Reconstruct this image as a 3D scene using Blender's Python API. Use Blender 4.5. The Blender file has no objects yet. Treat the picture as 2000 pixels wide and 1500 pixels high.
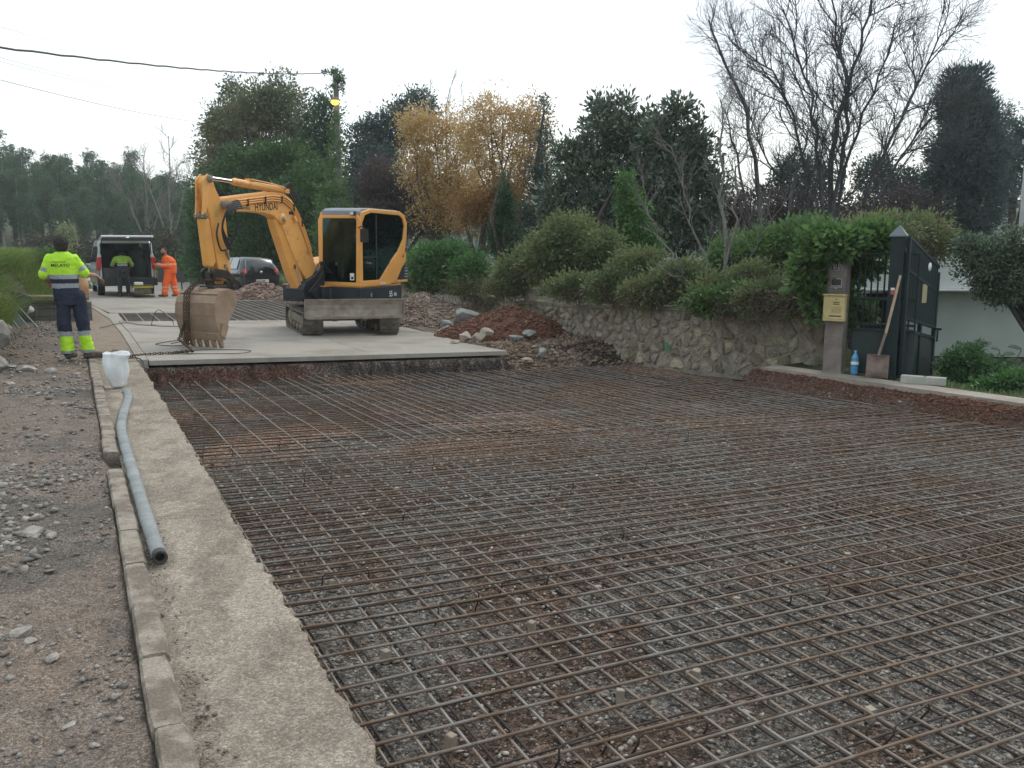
import bpy, bmesh, math, random
import numpy as np
from mathutils import Vector, Matrix, noise as mnoise

# ------------------------------------------------------------------ camera, world, sun, exposure
S = bpy.context.scene
cd = bpy.data.cameras.new("camera"); cam = bpy.data.objects.new("camera", cd)
S.collection.objects.link(cam); S.camera = cam
cd.sensor_width = 36.0; cd.lens = 36.0 * 1690 / 2000; cd.clip_start = 0.05; cd.clip_end = 2000
PITCH = math.atan(266 / 1690)
cam.location = (0, 0, 1.62); cam.rotation_euler = (math.pi / 2 - PITCH, 0, 0)
S.render.resolution_x, S.render.resolution_y = 1024, 768

W = bpy.data.worlds.new("World"); S.world = W; W.use_nodes = True
nt = W.node_tree; nt.nodes.clear()
wo = nt.nodes.new("ShaderNodeOutputWorld"); add = nt.nodes.new("ShaderNodeAddShader")
sky = nt.nodes.new("ShaderNodeTexSky"); sky.sky_type = 'NISHITA'; sky.sun_disc = False
SUN_EL, SUN_AZ = math.radians(48), math.radians(35)      # azimuth from +Y towards +X
sky.sun_elevation = SUN_EL; sky.sun_rotation = SUN_AZ; sky.air_density = 1.0; sky.dust_density = 3.0
b1 = nt.nodes.new("ShaderNodeBackground"); b1.inputs[1].default_value = 0.05
b2 = nt.nodes.new("ShaderNodeBackground"); b2.inputs[1].default_value = 0.84
tc = nt.nodes.new("ShaderNodeTexCoord"); mp = nt.nodes.new("ShaderNodeMapping"); mp.inputs['Scale'].default_value = (1, 1, 2.6)
mp.inputs['Location'].default_value = (0.35, 0.0, 0.2)
cl = nt.nodes.new("ShaderNodeTexNoise"); cl.inputs['Scale'].default_value = 1.7; cl.inputs['Detail'].default_value = 7; cl.inputs['Roughness'].default_value = 0.55
cr = nt.nodes.new("ShaderNodeValToRGB")
cr.color_ramp.elements[0].position = 0.38; cr.color_ramp.elements[0].color = (0.58, 0.66, 0.69, 1)
cr.color_ramp.elements[1].position = 0.60; cr.color_ramp.elements[1].color = (0.96, 1.0, 1.0, 1)
nt.links.new(tc.outputs['Generated'], mp.inputs[0]); nt.links.new(mp.outputs[0], cl.inputs['Vector'])
nt.links.new(cl.outputs['Fac'], cr.inputs[0]); nt.links.new(cr.outputs[0], b2.inputs[0])
nt.links.new(sky.outputs[0], b1.inputs[0]); nt.links.new(b1.outputs[0], add.inputs[0]); nt.links.new(b2.outputs[0], add.inputs[1])
nt.links.new(add.outputs[0], wo.inputs[0])

sd = bpy.data.lights.new("sun", 'SUN'); sd.energy = 0.9; sd.angle = math.radians(25); sd.color = (1, 0.97, 0.92)
sun = bpy.data.objects.new("sun", sd); S.collection.objects.link(sun)
dv = Vector((math.cos(SUN_EL) * math.sin(SUN_AZ), math.cos(SUN_EL) * math.cos(SUN_AZ), math.sin(SUN_EL)))
sun.rotation_euler = dv.to_track_quat('Z', 'Y').to_euler()
S.view_settings.view_transform = 'Standard'; S.view_settings.look = 'None'
S.view_settings.exposure = 0.36; S.view_settings.gamma = 1.0; S.view_settings.use_curve_mapping = False

# ------------------------------------------------------------------ helpers
RD = random.Random(7)
rng = np.random.default_rng(11)
A0 = math.radians(26.8)
ER = Vector((-math.sin(A0), math.cos(A0), 0)); ES = Vector((math.cos(A0), math.sin(A0), 0))   # along / across the road

def zp(s): return -0.03 * max(min(s, 12) - 0.8, 0)
def P(r, s, z=0.0): return ER * r + ES * s + Vector((0, 0, z))
def Pg(r, s, dz=0.0): return P(r, s, zp(s) + dz)

def tag(o, label=None, cat=None, group=None, kind=None):
    if label: o['label'] = label
    if cat: o['category'] = cat
    if group: o['group'] = group
    if kind: o['kind'] = kind
    return o

def empty(name, loc=(0, 0, 0), rz=0.0, **k):
    o = bpy.data.objects.new(name, None); S.collection.objects.link(o)
    o.location = loc; o.rotation_euler = (0, 0, rz); o.empty_display_size = 0.1
    return tag(o, **k)

def link(o, parent=None):
    S.collection.objects.link(o)
    if parent is not None: o.parent = parent
    return o

def setmats(me, mats):
    for m in (mats if isinstance(mats, (list, tuple)) else [mats]): me.materials.append(m)

def npmesh(name, V, F, mats, parent=None, smooth=False, col=None, fm=None, **k):
    V = np.asarray(V, np.float32); F = np.asarray(F, np.int32); n = F.shape[1]
    me = bpy.data.meshes.new(name)
    me.vertices.add(len(V)); me.vertices.foreach_set('co', V.ravel())
    me.loops.add(F.size); me.loops.foreach_set('vertex_index', F.ravel())
    me.polygons.add(len(F)); me.polygons.foreach_set('loop_start', np.arange(0, F.size, n, dtype=np.int32))
    me.polygons.foreach_set('loop_total', np.full(len(F), n, np.int32))
    if smooth: me.polygons.foreach_set('use_smooth', np.ones(len(F), bool))
    if fm is not None: me.polygons.foreach_set('material_index', np.asarray(fm, np.int32))
    if col is not None:
        a = me.color_attributes.new('Col', 'FLOAT_COLOR', 'POINT')
        c = np.ones((len(V), 4), np.float32); c[:, :3] = col; a.data.foreach_set('color', c.ravel())
    me.update(calc_edges=True)
    setmats(me, mats)
    return tag(link(bpy.data.objects.new(name, me), parent), **k)

class MB:
    def __init__(s): s.v = []; s.f = []; s.m = []; s.X = Matrix.Identity(4); s.sm = []
    def add(s, vs, fs, m=0, smooth=False):
        o = len(s.v); s.v += [tuple(s.X @ Vector(v)) for v in vs]
        s.f += [tuple(i + o for i in f) for f in fs]; s.m += [m] * len(fs); s.sm += [smooth] * len(fs)
    def box(s, c, d, m=0, R=None):
        x, y, z = d[0] / 2, d[1] / 2, d[2] / 2
        vs = [Vector((a * x, b * y, e * z)) for a in (-1, 1) for b in (-1, 1) for e in (-1, 1)]
        if R is not None: vs = [R @ v for v in vs]
        vs = [v + Vector(c) for v in vs]
        s.add(vs, [(0, 1, 3, 2), (4, 6, 7, 5), (0, 4, 5, 1), (2, 3, 7, 6), (0, 2, 6, 4), (1, 5, 7, 3)], m)
    def tube(s, pts, r, n=8, caps=True, m=0, smooth=True, up=None):
        pts = [Vector(p) for p in pts]; N = len(pts)
        if not isinstance(r, (list, tuple)): r = [r] * N
        vs = []; prev = None
        for i, p in enumerate(pts):
            d = (pts[min(i + 1, N - 1)] - pts[max(i - 1, 0)])
            d = d.normalized() if d.length > 1e-9 else Vector((0, 0, 1))
            if prev is None:
                a = d.orthogonal().normalized() if up is None else (Vector(up) - d * d.dot(Vector(up))).normalized()
            else:
                a = prev - d * d.dot(prev); a = a.normalized() if a.length > 1e-6 else d.orthogonal().normalized()
            prev = a; b = d.cross(a)
            for k in range(n):
                t = 2 * math.pi * k / n; vs.append(p + (a * math.cos(t) + b * math.sin(t)) * r[i])
        fs = []
        for i in range(N - 1):
            for k in range(n):
                q = (k + 1) % n; fs.append((i * n + k, i * n + q, (i + 1) * n + q, (i + 1) * n + k))
        s.add(vs, fs, m, smooth)
        if caps: s.add(vs[:n], [tuple(reversed(range(n)))], m); s.add(vs[-n:], [tuple(range(n))], m)
    def prism(s, pts, w0, w1, m=0, f=lambda u, v, w: (u, w, v), pts1=None):
        n = len(pts); q = pts1 or pts
        vs = [f(u, v, w0) for u, v in pts] + [f(u, v, w1) for u, v in q]
        fs = [tuple(range(n)), tuple(range(2 * n - 1, n - 1, -1))] + [(i, i + n, (i + 1) % n + n, (i + 1) % n) for i in range(n)]
        s.add(vs, fs, m)
    def ring(s, out, inn, w0, w1, m=0, f=lambda u, v, w: (u, w, v)):
        n = len(out)
        vs = [f(u, v, w) for w in (w0, w1) for L in (out, inn) for u, v in L]
        fs = []
        for i in range(n):
            j = (i + 1) % n
            fs += [(i, j, n + j, n + i), (2 * n + i, 3 * n + i, 3 * n + j, 2 * n + j), (i, 2 * n + i, 2 * n + j, j), (n + i, n + j, 3 * n + j, 3 * n + i)]
        s.add(vs, fs, m)
    def lathe(s, prof, c=(0, 0, 0), n=16, m=0, axis='z', smooth=True):
        vs = []; fs = []; c = Vector(c)
        for r, h in prof:
            for k in range(n):
                t = 2 * math.pi * k / n; x, y = r * math.cos(t), r * math.sin(t)
                vs.append(c + Vector({'z': (x, y, h), 'y': (x, h, y), 'x': (h, x, y)}[axis]))
        for i in range(len(prof) - 1):
            for k in range(n):
                q = (k + 1) % n; fs.append((i * n + k, i * n + q, (i + 1) * n + q, (i + 1) * n + k))
        s.add(vs, fs, m, smooth)
    def ball(s, c, r, m=0, n=8, k=6):
        c = Vector(c); r = Vector((r, r, r)) if not hasattr(r, '__len__') else Vector(r)
        vs = []; fs = []
        for i in range(k + 1):
            a = math.pi * i / k
            for j in range(n):
                t = 2 * math.pi * j / n
                vs.append(c + Vector((r.x * math.sin(a) * math.cos(t), r.y * math.sin(a) * math.sin(t), r.z * math.cos(a))))
        for i in range(k):
            for j in range(n):
                q = (j + 1) % n; fs.append((i * n + j, (i + 1) * n + j, (i + 1) * n + q, i * n + q))
        s.add(vs, fs, m, True)
    def build(s, name, mats, parent=None, bevel=0, seg=2, fix=True, **k):
        me = bpy.data.meshes.new(name); me.from_pydata(s.v, [], s.f); setmats(me, mats)
        me.polygons.foreach_set('material_index', s.m); me.polygons.foreach_set('use_smooth', s.sm)
        if fix:
            bm = bmesh.new(); bm.from_mesh(me); bmesh.ops.recalc_face_normals(bm, faces=bm.faces); bm.to_mesh(me); bm.free()
        me.update()
        o = link(bpy.data.objects.new(name, me), parent)
        if bevel:
            b = o.modifiers.new('b', 'BEVEL'); b.width = bevel; b.segments = seg; b.limit_method = 'ANGLE'; b.angle_limit = math.radians(35)
        return tag(o, **k)

def dup(o, parent=None, first=True):
    c = o.copy(); S.collection.objects.link(c)
    if parent is not None: c.parent = parent
    for ch in o.children: dup(ch, c)
    return c

def eval_mesh(t):      # evaluate one helper object in a scratch scene of its own, then drop both
    sc = bpy.data.scenes.new('scratch'); sc.collection.objects.link(t); vl = sc.view_layers[0]; vl.update()
    dg = vl.depsgraph; dg.update(); me = bpy.data.meshes.new_from_object(t.evaluated_get(dg))
    bpy.data.objects.remove(t); bpy.data.scenes.remove(sc); return me

def text_mesh(name, s, size, org, xd, yd, mat, parent=None, squeeze=1.0, ext=0.001):
    cu = bpy.data.curves.new(name, 'FONT'); cu.body = s; cu.size = size; cu.extrude = ext; cu.offset = size * 0.012
    t = bpy.data.objects.new(name, cu); me = eval_mesh(t)
    xd = Vector(xd).normalized(); yd = Vector(yd); yd = (yd - xd * xd.dot(yd)).normalized(); zd = xd.cross(yd)
    o = Vector(org)
    for v in me.vertices:
        c = v.co.copy(); v.co = o + xd * (c.x * squeeze) + yd * c.y + zd * c.z
    me.materials.clear(); me.materials.append(mat); me.name = name
    return link(bpy.data.objects.new(name, me), parent)

# ------------------------------------------------------------------ numpy noise
def _h(i, j, sd):
    n = (i.astype(np.int64) * 374761393 + j.astype(np.int64) * 668265263 + sd * 1442695041) & 0x7fffffff
    n = ((n ^ (n >> 13)) * 1274126177) & 0x7fffffff
    return ((n ^ (n >> 16)) & 0xffff) / 65535.0
def vn(x, y, sd=0):
    i, j = np.floor(x), np.floor(y); fx, fy = x - i, y - j; fx = fx * fx * (3 - 2 * fx); fy = fy * fy * (3 - 2 * fy)
    i = i.astype(np.int64); j = j.astype(np.int64)
    return (_h(i, j, sd) * (1 - fx) + _h(i + 1, j, sd) * fx) * (1 - fy) + (_h(i, j + 1, sd) * (1 - fx) + _h(i + 1, j + 1, sd) * fx) * fy
def fbm(x, y, sd=0, o=4, g=0.5):
    t = 0; a = 1; w = 0
    for k in range(o): t = t + a * vn(x * 2 ** k, y * 2 ** k, sd + k * 17); w += a; a *= g
    return t / w
def sst(a, b, x): t = np.clip((x - a) / (b - a), 0, 1); return t * t * (3 - 2 * t)

# ------------------------------------------------------------------ materials
def M(name, col, rough=0.8, metal=0.0, col2=None, sc=6.0, amt=0.5, bump=0.0, bsc=60.0, detail=6, spec=0.4, island=0.0, vcol=False, extra=None, coat=0.0, lo=0.35, hi=0.65, grain=None):
    m = bpy.data.materials.new(name); m.use_nodes = True; t = m.node_tree; b = t.nodes['Principled BSDF']
    b.inputs['Roughness'].default_value = rough; b.inputs['Metallic'].default_value = metal
    b.inputs['Specular IOR Level'].default_value = spec; b.inputs['Coat Weight'].default_value = coat
    N = t.nodes.new; L = t.links.new
    c = N('ShaderNodeTexCoord')
    src = None
    if vcol:
        a = N('ShaderNodeAttribute'); a.attribute_name = 'Col'; src = a.outputs['Color']
    if col2 is not None or vcol:
        n = N('ShaderNodeTexNoise'); n.inputs['Scale'].default_value = sc; n.inputs['Detail'].default_value = detail; n.inputs['Roughness'].default_value = 0.62
        L(c.outputs['Object'], n.inputs['Vector'])
        r = N('ShaderNodeMapRange'); r.inputs[1].default_value = lo; r.inputs[2].default_value = hi; L(n.outputs['Fac'], r.inputs[0])
        x = N('ShaderNodeMix'); x.data_type = 'RGBA'
        if vcol:
            x.blend_type = 'MULTIPLY'; x.inputs[0].default_value = 1.0
            rr = N('ShaderNodeMapRange'); L(n.outputs['Fac'], rr.inputs[0]); rr.inputs[1].default_value = 0.25; rr.inputs[2].default_value = 0.75
            rr.inputs[3].default_value = 1 - amt; rr.inputs[4].default_value = 1 + amt
            L(src, x.inputs[6]); L(rr.outputs[0], x.inputs[7])
        else:
            L(r.outputs[0], x.inputs[0]); x.inputs[6].default_value = (*col, 1); x.inputs[7].default_value = (*col2, 1)
        src = x.outputs[2]
    if island:
        g = N('ShaderNodeNewGeometry'); h = N('ShaderNodeHueSaturation')
        rr = N('ShaderNodeMapRange'); rr.inputs[3].default_value = 1 - island; rr.inputs[4].default_value = 1 + island
        L(g.outputs['Random Per Island'], rr.inputs[0]); L(rr.outputs[0], h.inputs['Value'])
        if src is None: h.inputs['Color'].default_value = (*col, 1)
        else: L(src, h.inputs['Color'])
        src = h.outputs[0]
    if grain:      # small stones / exposed aggregate: cells with their own tone and relief
        gs, ga, gb = grain; c2_ = N('ShaderNodeTexCoord'); hts = []
        nz = N('ShaderNodeTexNoise'); nz.inputs['Scale'].default_value = gs * .6; nz.inputs['Detail'].default_value = 1; L(c2_.outputs['Object'], nz.inputs['Vector'])
        va = N('ShaderNodeVectorMath'); va.operation = 'MULTIPLY_ADD'; va.inputs[1].default_value = (1.2 / gs,) * 3; L(nz.outputs['Color'], va.inputs[0]); L(c2_.outputs['Object'], va.inputs[2])
        for f_, w_ in ((1.0, 1.0), (2.3, .8)):
            v = N('ShaderNodeTexVoronoi'); v.inputs['Scale'].default_value = gs * f_; L(va.outputs[0], v.inputs['Vector'])
            sp = N('ShaderNodeSeparateColor'); L(v.outputs['Color'], sp.inputs[0]); rr = N('ShaderNodeMapRange'); rr.inputs[3].default_value = 1 - ga * w_; rr.inputs[4].default_value = 1 + ga * w_ * 1.25
            pw = N('ShaderNodeMath'); pw.operation = 'POWER'; pw.inputs[1].default_value = 1.6; L(sp.outputs[0], pw.inputs[0]); L(pw.outputs[0], rr.inputs[0])
            h = N('ShaderNodeHueSaturation'); L(rr.outputs[0], h.inputs['Value']); hh = N('ShaderNodeMapRange'); hh.inputs[3].default_value = .8; hh.inputs[4].default_value = 1.1; L(sp.outputs[1], hh.inputs[0]); L(hh.outputs[0], h.inputs['Saturation'])
            L(src, h.inputs['Color']); src = h.outputs[0]; hts.append(v.outputs['Distance'])
        m1 = N('ShaderNodeMath'); m1.operation = 'MULTIPLY_ADD'; m1.inputs[1].default_value = .4; L(hts[1], m1.inputs[0]); L(hts[0], m1.inputs[2])
        gb_ = N('ShaderNodeBump'); gb_.invert = True; gb_.inputs['Strength'].default_value = gb; gb_.inputs['Distance'].default_value = .6 / gs; L(m1.outputs[0], gb_.inputs['Height']); L(gb_.outputs[0], b.inputs['Normal'])
    if src is None: b.inputs['Base Color'].default_value = (*col, 1)
    else: L(src, b.inputs['Base Color'])
    if bump:
        n2 = N('ShaderNodeTexNoise'); n2.inputs['Scale'].default_value = bsc; n2.inputs['Detail'].default_value = 5; L(c.outputs['Object'], n2.inputs['Vector'])
        bp = N('ShaderNodeBump'); bp.inputs['Strength'].default_value = bump; bp.inputs['Distance'].default_value = 0.02
        L(n2.outputs['Fac'], bp.inputs['Height'])
        if grain: L(gb_.outputs[0], bp.inputs['Normal'])
        L(bp.outputs[0], b.inputs['Normal'])
    return m

def LEAF(name, cols, trans=0.35, rough=0.55, spec=0.35, patch=0.0, psc=0.5, gain=2.0):
    """leaf faces: each leaf its own tone (random per island), thin and translucent"""
    m = bpy.data.materials.new(name); m.use_nodes = True; t = m.node_tree; b = t.nodes['Principled BSDF']; N = t.nodes.new; L = t.links.new
    cols = [tuple(c * gain for c in q) for q in cols]
    g = N('ShaderNodeNewGeometry'); r = N('ShaderNodeValToRGB'); e = r.color_ramp.elements
    for i, c in enumerate(cols):
        p = i / max(len(cols) - 1, 1)
        q = e[i] if i < 2 else e.new(p)
        q.position = p; q.color = (*c, 1)
    e[0].position = 0; 
    src = g.outputs['Random Per Island']
    if patch:
        c = N('ShaderNodeTexCoord'); n = N('ShaderNodeTexNoise'); n.inputs['Scale'].default_value = psc; n.inputs['Detail'].default_value = 2; L(c.outputs['Object'], n.inputs['Vector'])
        mr = N('ShaderNodeMapRange'); mr.inputs[1].default_value = 0.3; mr.inputs[2].default_value = 0.7; L(n.outputs['Fac'], mr.inputs[0])
        mx = N('ShaderNodeMix'); mx.inputs[0].default_value = patch; L(src, mx.inputs[2]); L(mr.outputs[0], mx.inputs[3]); src = mx.outputs[0]
    L(src, r.inputs[0]); L(r.outputs[0], b.inputs['Base Color'])
    b.inputs['Roughness'].default_value = rough; b.inputs['Specular IOR Level'].default_value = spec
    tr = N('ShaderNodeBsdfTranslucent'); L(r.outputs[0], tr.inputs[0]); mx = N('ShaderNodeMixShader'); mx.inputs[0].default_value = trans
    L(b.outputs[0], mx.inputs[1]); L(tr.outputs[0], mx.inputs[2]); L(mx.outputs[0], t.nodes['Material Output'].inputs[0])
    return m

def GLASS(name, tint, alpha=0.5, rough=0.03):
    m = bpy.data.materials.new(name); m.use_nodes = True; t = m.node_tree; t.nodes.clear(); N = t.nodes.new; L = t.links.new
    o = N('ShaderNodeOutputMaterial'); tr = N('ShaderNodeBsdfTransparent'); tr.inputs[0].default_value = (*tint, 1)
    g = N('ShaderNodeBsdfGlossy'); g.inputs['Roughness'].default_value = rough; g.inputs['Color'].default_value = (.40, .82, .95, 1); fr = N('ShaderNodeFresnel'); fr.inputs[0].default_value = 1.5
    mx = N('ShaderNodeMixShader'); mr = N('ShaderNodeMath'); mr.operation = 'MULTIPLY_ADD'; mr.inputs[1].default_value = 1.2; mr.inputs[2].default_value = 0.015
    L(fr.outputs[0], mr.inputs[0]); gg = N('ShaderNodeNewGeometry'); iv = N('ShaderNodeMath'); iv.operation = 'SUBTRACT'; iv.inputs[0].default_value = 1; L(gg.outputs['Backfacing'], iv.inputs[1]); mu = N('ShaderNodeMath'); mu.operation = 'MULTIPLY'; L(mr.outputs[0], mu.inputs[0]); L(iv.outputs[0], mu.inputs[1]); L(mu.outputs[0], mx.inputs[0]); L(tr.outputs[0], mx.inputs[1]); L(g.outputs[0], mx.inputs[2]); L(mx.outputs[0], o.inputs[0])
    return m
# ------------------------------------------------------------------ ground
m_ground = M('ground_soil', (0, 0, 0), 0.95, vcol=True, sc=9, amt=0.35, bump=0.5, bsc=45, detail=9, spec=0.2, grain=(62, .60, .9))
m_conc = M('road_concrete', (0.25, 0.222, 0.180), 0.85, col2=(0.34, 0.315, 0.268), sc=.9, bump=0.2, bsc=80, spec=0.25, lo=.36, hi=.54, detail=10, grain=(70, .07, .08))
m_gutter = M('worn_gutter_concrete', (0, 0, 0), 0.92, vcol=True, sc=14, amt=0.22, bump=.5, bsc=60, spec=0.2, detail=8, grain=(105, .26, .6))
m_kerb = M('kerb_concrete', (0.19, 0.155, 0.118), 0.85, col2=(0.34, 0.295, 0.235), sc=6, bump=0.7, bsc=70, spec=0.2, detail=10, lo=.42, hi=.58, grain=(150, .12, .2))
m_road_edge = M('pale_road_edge', (0.27, 0.245, 0.20), 0.85, col2=(0.36, 0.335, 0.285), sc=4, bump=0.3, bsc=60)
m_rock = M('grey_rock', (0.17, 0.155, 0.135), 0.9, col2=(0.33, 0.31, 0.28), sc=7, bump=0.6, bsc=30, island=0.3)
m_pebble = M('pebbles', (0.17, 0.148, 0.125), 0.9, col2=(0.45, 0.41, 0.355), sc=40, island=0.5, spec=0.25)
m_redpeb = M('red_soil_lumps', (0.105, 0.050, 0.032), 0.95, col2=(0.22, 0.125, 0.085), sc=20, island=0.4, spec=0.15)

def axis(segs):
    a = []
    for lo, hi, st in segs: a.append(np.arange(lo, hi - 1e-6, st))
    a.append(np.array([segs[-1][1]])); return np.concatenate(a)
ra = axis([(-120, -20, 20), (-20, -4, 2), (-4, 1.6, 0.2), (1.6, 6.0, 0.03), (6.0, 15.6, 0.05), (15.6, 34, 0.3), (34, 120, 2.0), (120, 700, 20)])
sa = axis([(-420, -60, 20), (-60, -14, 2), (-14, -2.4, 0.3), (-2.4, 0.66, 0.045), (0.66, 0.96, 0.02), (0.96, 5.0, 0.035), (5.0, 10.6, 0.055), (10.6, 22, 0.4), (22, 80, 3), (80, 500, 30)])
Rg, Sg = np.meshgrid(ra, sa, indexing='ij')
def wall_s(r): return np.interp(r, [9.6, 11.07, 12.6, 15.58, 20.54, 25.76, 40], [10.0, 9.79, 9.28, 9.09, 9.62, 10.27, 12.0])
def ground_h(R, Q):
    zpl = -0.03 * np.maximum(np.minimum(Q, 12) - 0.8, 0)
    X = R * ER.x + Q * ES.x; Y = R * ER.y + Q * ES.y
    n1 = fbm(X * 1.3, Y * 1.3, 3, 4) - .5; n2 = fbm(X * 9, Y * 9, 9, 4) - .5; n3 = fbm(X * 28, Y * 28, 5, 2) - .5
    fade = 1 - sst(14, 40, np.abs(R))
    rough = (n2 * .05 + n3 * .022) * fade
    # dirt verge to the left of the kerb, rising to the bank behind it
    left = 0.0 + n1 * .07 * fade + rough + sst(-.1, -.6, Q) * .03
    s0_ = np.where(R < 22.2, -1.05, -.5); bank = sst(0, -.75, Q - s0_) * (sst(8, 13, R)) * (1.0 + 0.9 * sst(-2, -7, Q)) * (1 - sst(44, 60, R))
    left = left + bank
    pitf = zpl - 0.20 - 0.19 * sst(6.5, 13, R) + n1 * .035 + rough * .8
    z = zpl - 0.03 + rough * .3
    z = np.where(Q < .13, left - .012, z)
    z = np.where((Q >= .13) & (Q < .8), -.09, z)
    # pit, far bank
    farw = sst(13.36, 13.56, R + n2 * .25) * (Q < 6.75) + sst(13.0, 14.6, R + (n1 * .8)) * (Q >= 6.75)
    inpit = (Q >= .8)
    back = np.where(Q < 6.75, -0.115 + zpl, zpl + 0.0 + n1 * .09 + rough * 1.2)
    zz = pitf * (1 - farw) + back * farw
    z = np.where(inpit, zz, z)
    # right bank up to the gate pavement
    e = 9.22 + (9.16 - 9.3) * 0 + (8.63 - R) * 0.136 - .06
    gz = sst(10.05, 9.75, R)
    up = sst(-.42, -.03, Q - e + n1 * .25) * gz
    top = -0.165 + n1 * .02
    z = np.where(inpit, z * (1 - up) + top * up, z)
    garden = -0.15 - 0.5 * sst(9.9, 13.2, Q)
    gm = sst(.15, .5, Q - e) * gz
    z = z * (1 - gm) + garden * gm
    # garden behind the stone wall stands higher
    ws = wall_s(R)
    wm = sst(9.85, 10.0, R) * (Q > ws + .22)
    house_side = sst(5.2, 6.4, X) * (R < 40); z = np.where(wm > .5, (.12 + n1 * .1) * (1 - house_side) + house_side * -.62, z)
    wf = sst(9.3, 9.9, R) * sst(-.75, -.05, Q - ws) * (Q <= ws + .22)
    z = z + wf * (.02 + .08 * sst(10.6, 12.5, R) + rough * 1.5)
    # far pit for the second mat
    p2 = (R > 21.15) & (R < 30.2) & (Q > .9) & (Q < 7.2)
    z = np.where(p2, zpl - .10, z)
    # countryside
    D_ = np.hypot(X, Y)
    hill = sst(80, 190, D_) * 7 * sst(-10, -60, X + (Y - 60) * .25) + sst(150, 420, D_) * 18 + sst(60, 400, D_) * (fbm(X * .02, Y * .02, 5, 3) - .4) * 8
    z = z + hill * (R > 0)
    z = np.where(R <= 0, z * 1.0, z)
    return z, X, Y, n1, n2, e, up, farw
Zg, Xg, Yg, n1, n2, eE, upG, farW = ground_h(Rg, Sg)
def mixc(c, t, d): t = np.clip(t, 0, 1)[..., None]; return c * (1 - t) + np.array(d) * t
C_ = np.zeros(Rg.shape + (3,)) + np.array([.195, .155, .122])
blot = fbm(Xg * 2.1, Yg * 2.1, 31, 4)
C_ = mixc(C_, sst(.5, .66, blot), (.135, .118, .10))
C_ = mixc(C_, sst(.56, .72, fbm(Xg * 1.2, Yg * 1.2, 77, 3)) * (Sg < .2), (.215, .162, .122))
pit = (Sg > .8) & (Rg < 13.4) & (Sg < 9.4)
C_ = np.where(pit[..., None], mixc(mixc(np.zeros(Rg.shape + (3,)) + np.array([.15, .135, .118]), sst(.46, .62, blot), (.12, .078, .055)), sst(.55, .62, fbm(Xg * .9 + 4, Yg * .9, 55, 3)) * sst(6, 9, Rg), (.34, .19, .115)), C_)
C_ = mixc(C_, upG * (Sg > 3) * (1 - sst(.05, .3, Sg - eE)), (.12, .052, .033))
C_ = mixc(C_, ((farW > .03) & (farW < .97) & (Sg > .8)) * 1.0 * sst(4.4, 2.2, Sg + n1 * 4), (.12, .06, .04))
C_ = mixc(C_, ((farW > .03) & (farW < .97) & (Sg > .8)) * 1.0 * sst(3.4, 5.2, Sg + n1 * 4), (.06, .05, .045))  # cut face: lit left and shaded right put into the soil colour
C_ = mixc(C_, ((Sg > 6.8) & (Rg > 13.2) & (Rg < 30) & (Sg < 10)) * 1.0 * sst(.4, .6, blot), (.22, .155, .11))
grass = ((Sg - eE > .2) & (Rg < 9.9)) | ((Sg > wall_s(Rg) + .2) & (Rg > 9.9)) | (Sg < -1.45) | (Rg > 36)
C_ = np.where(grass[..., None], mixc(np.zeros(Rg.shape + (3,)) + np.array([.045, .075, .025]), sst(.4, .6, blot), (.075, .085, .035)), C_)
nr, ns = Rg.shape
idx = np.arange(nr * ns).reshape(nr, ns)
Fg = np.stack([idx[:-1, :-1], idx[1:, :-1], idx[1:, 1:], idx[:-1, 1:]], -1).reshape(-1, 4)[:, ::-1]
m_verge = M('verge_soil', (0, 0, 0), 0.95, vcol=True, sc=7, amt=0.30, bump=0.8, bsc=38, detail=10, spec=0.2, grain=(125, .38, .55))
m_bank = M('cut_bank_soil', (0, 0, 0), 0.95, vcol=True, sc=12, amt=0.4, bump=1.0, bsc=40, detail=9, spec=0.15, grain=(90, .4, .8))
fz = np.where(Sg[:-1, :-1] < .13, 1, np.where(upG[:-1, :-1] * (Sg[:-1, :-1] > 3) > .05, 2, 0)).reshape(-1)
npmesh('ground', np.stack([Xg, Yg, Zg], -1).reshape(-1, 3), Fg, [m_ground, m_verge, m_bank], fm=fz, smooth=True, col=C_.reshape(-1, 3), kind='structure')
def gh(r, s): return float(ground_h(np.array([[float(r)]]), np.array([[float(s)]]))[0][0, 0])

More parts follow.
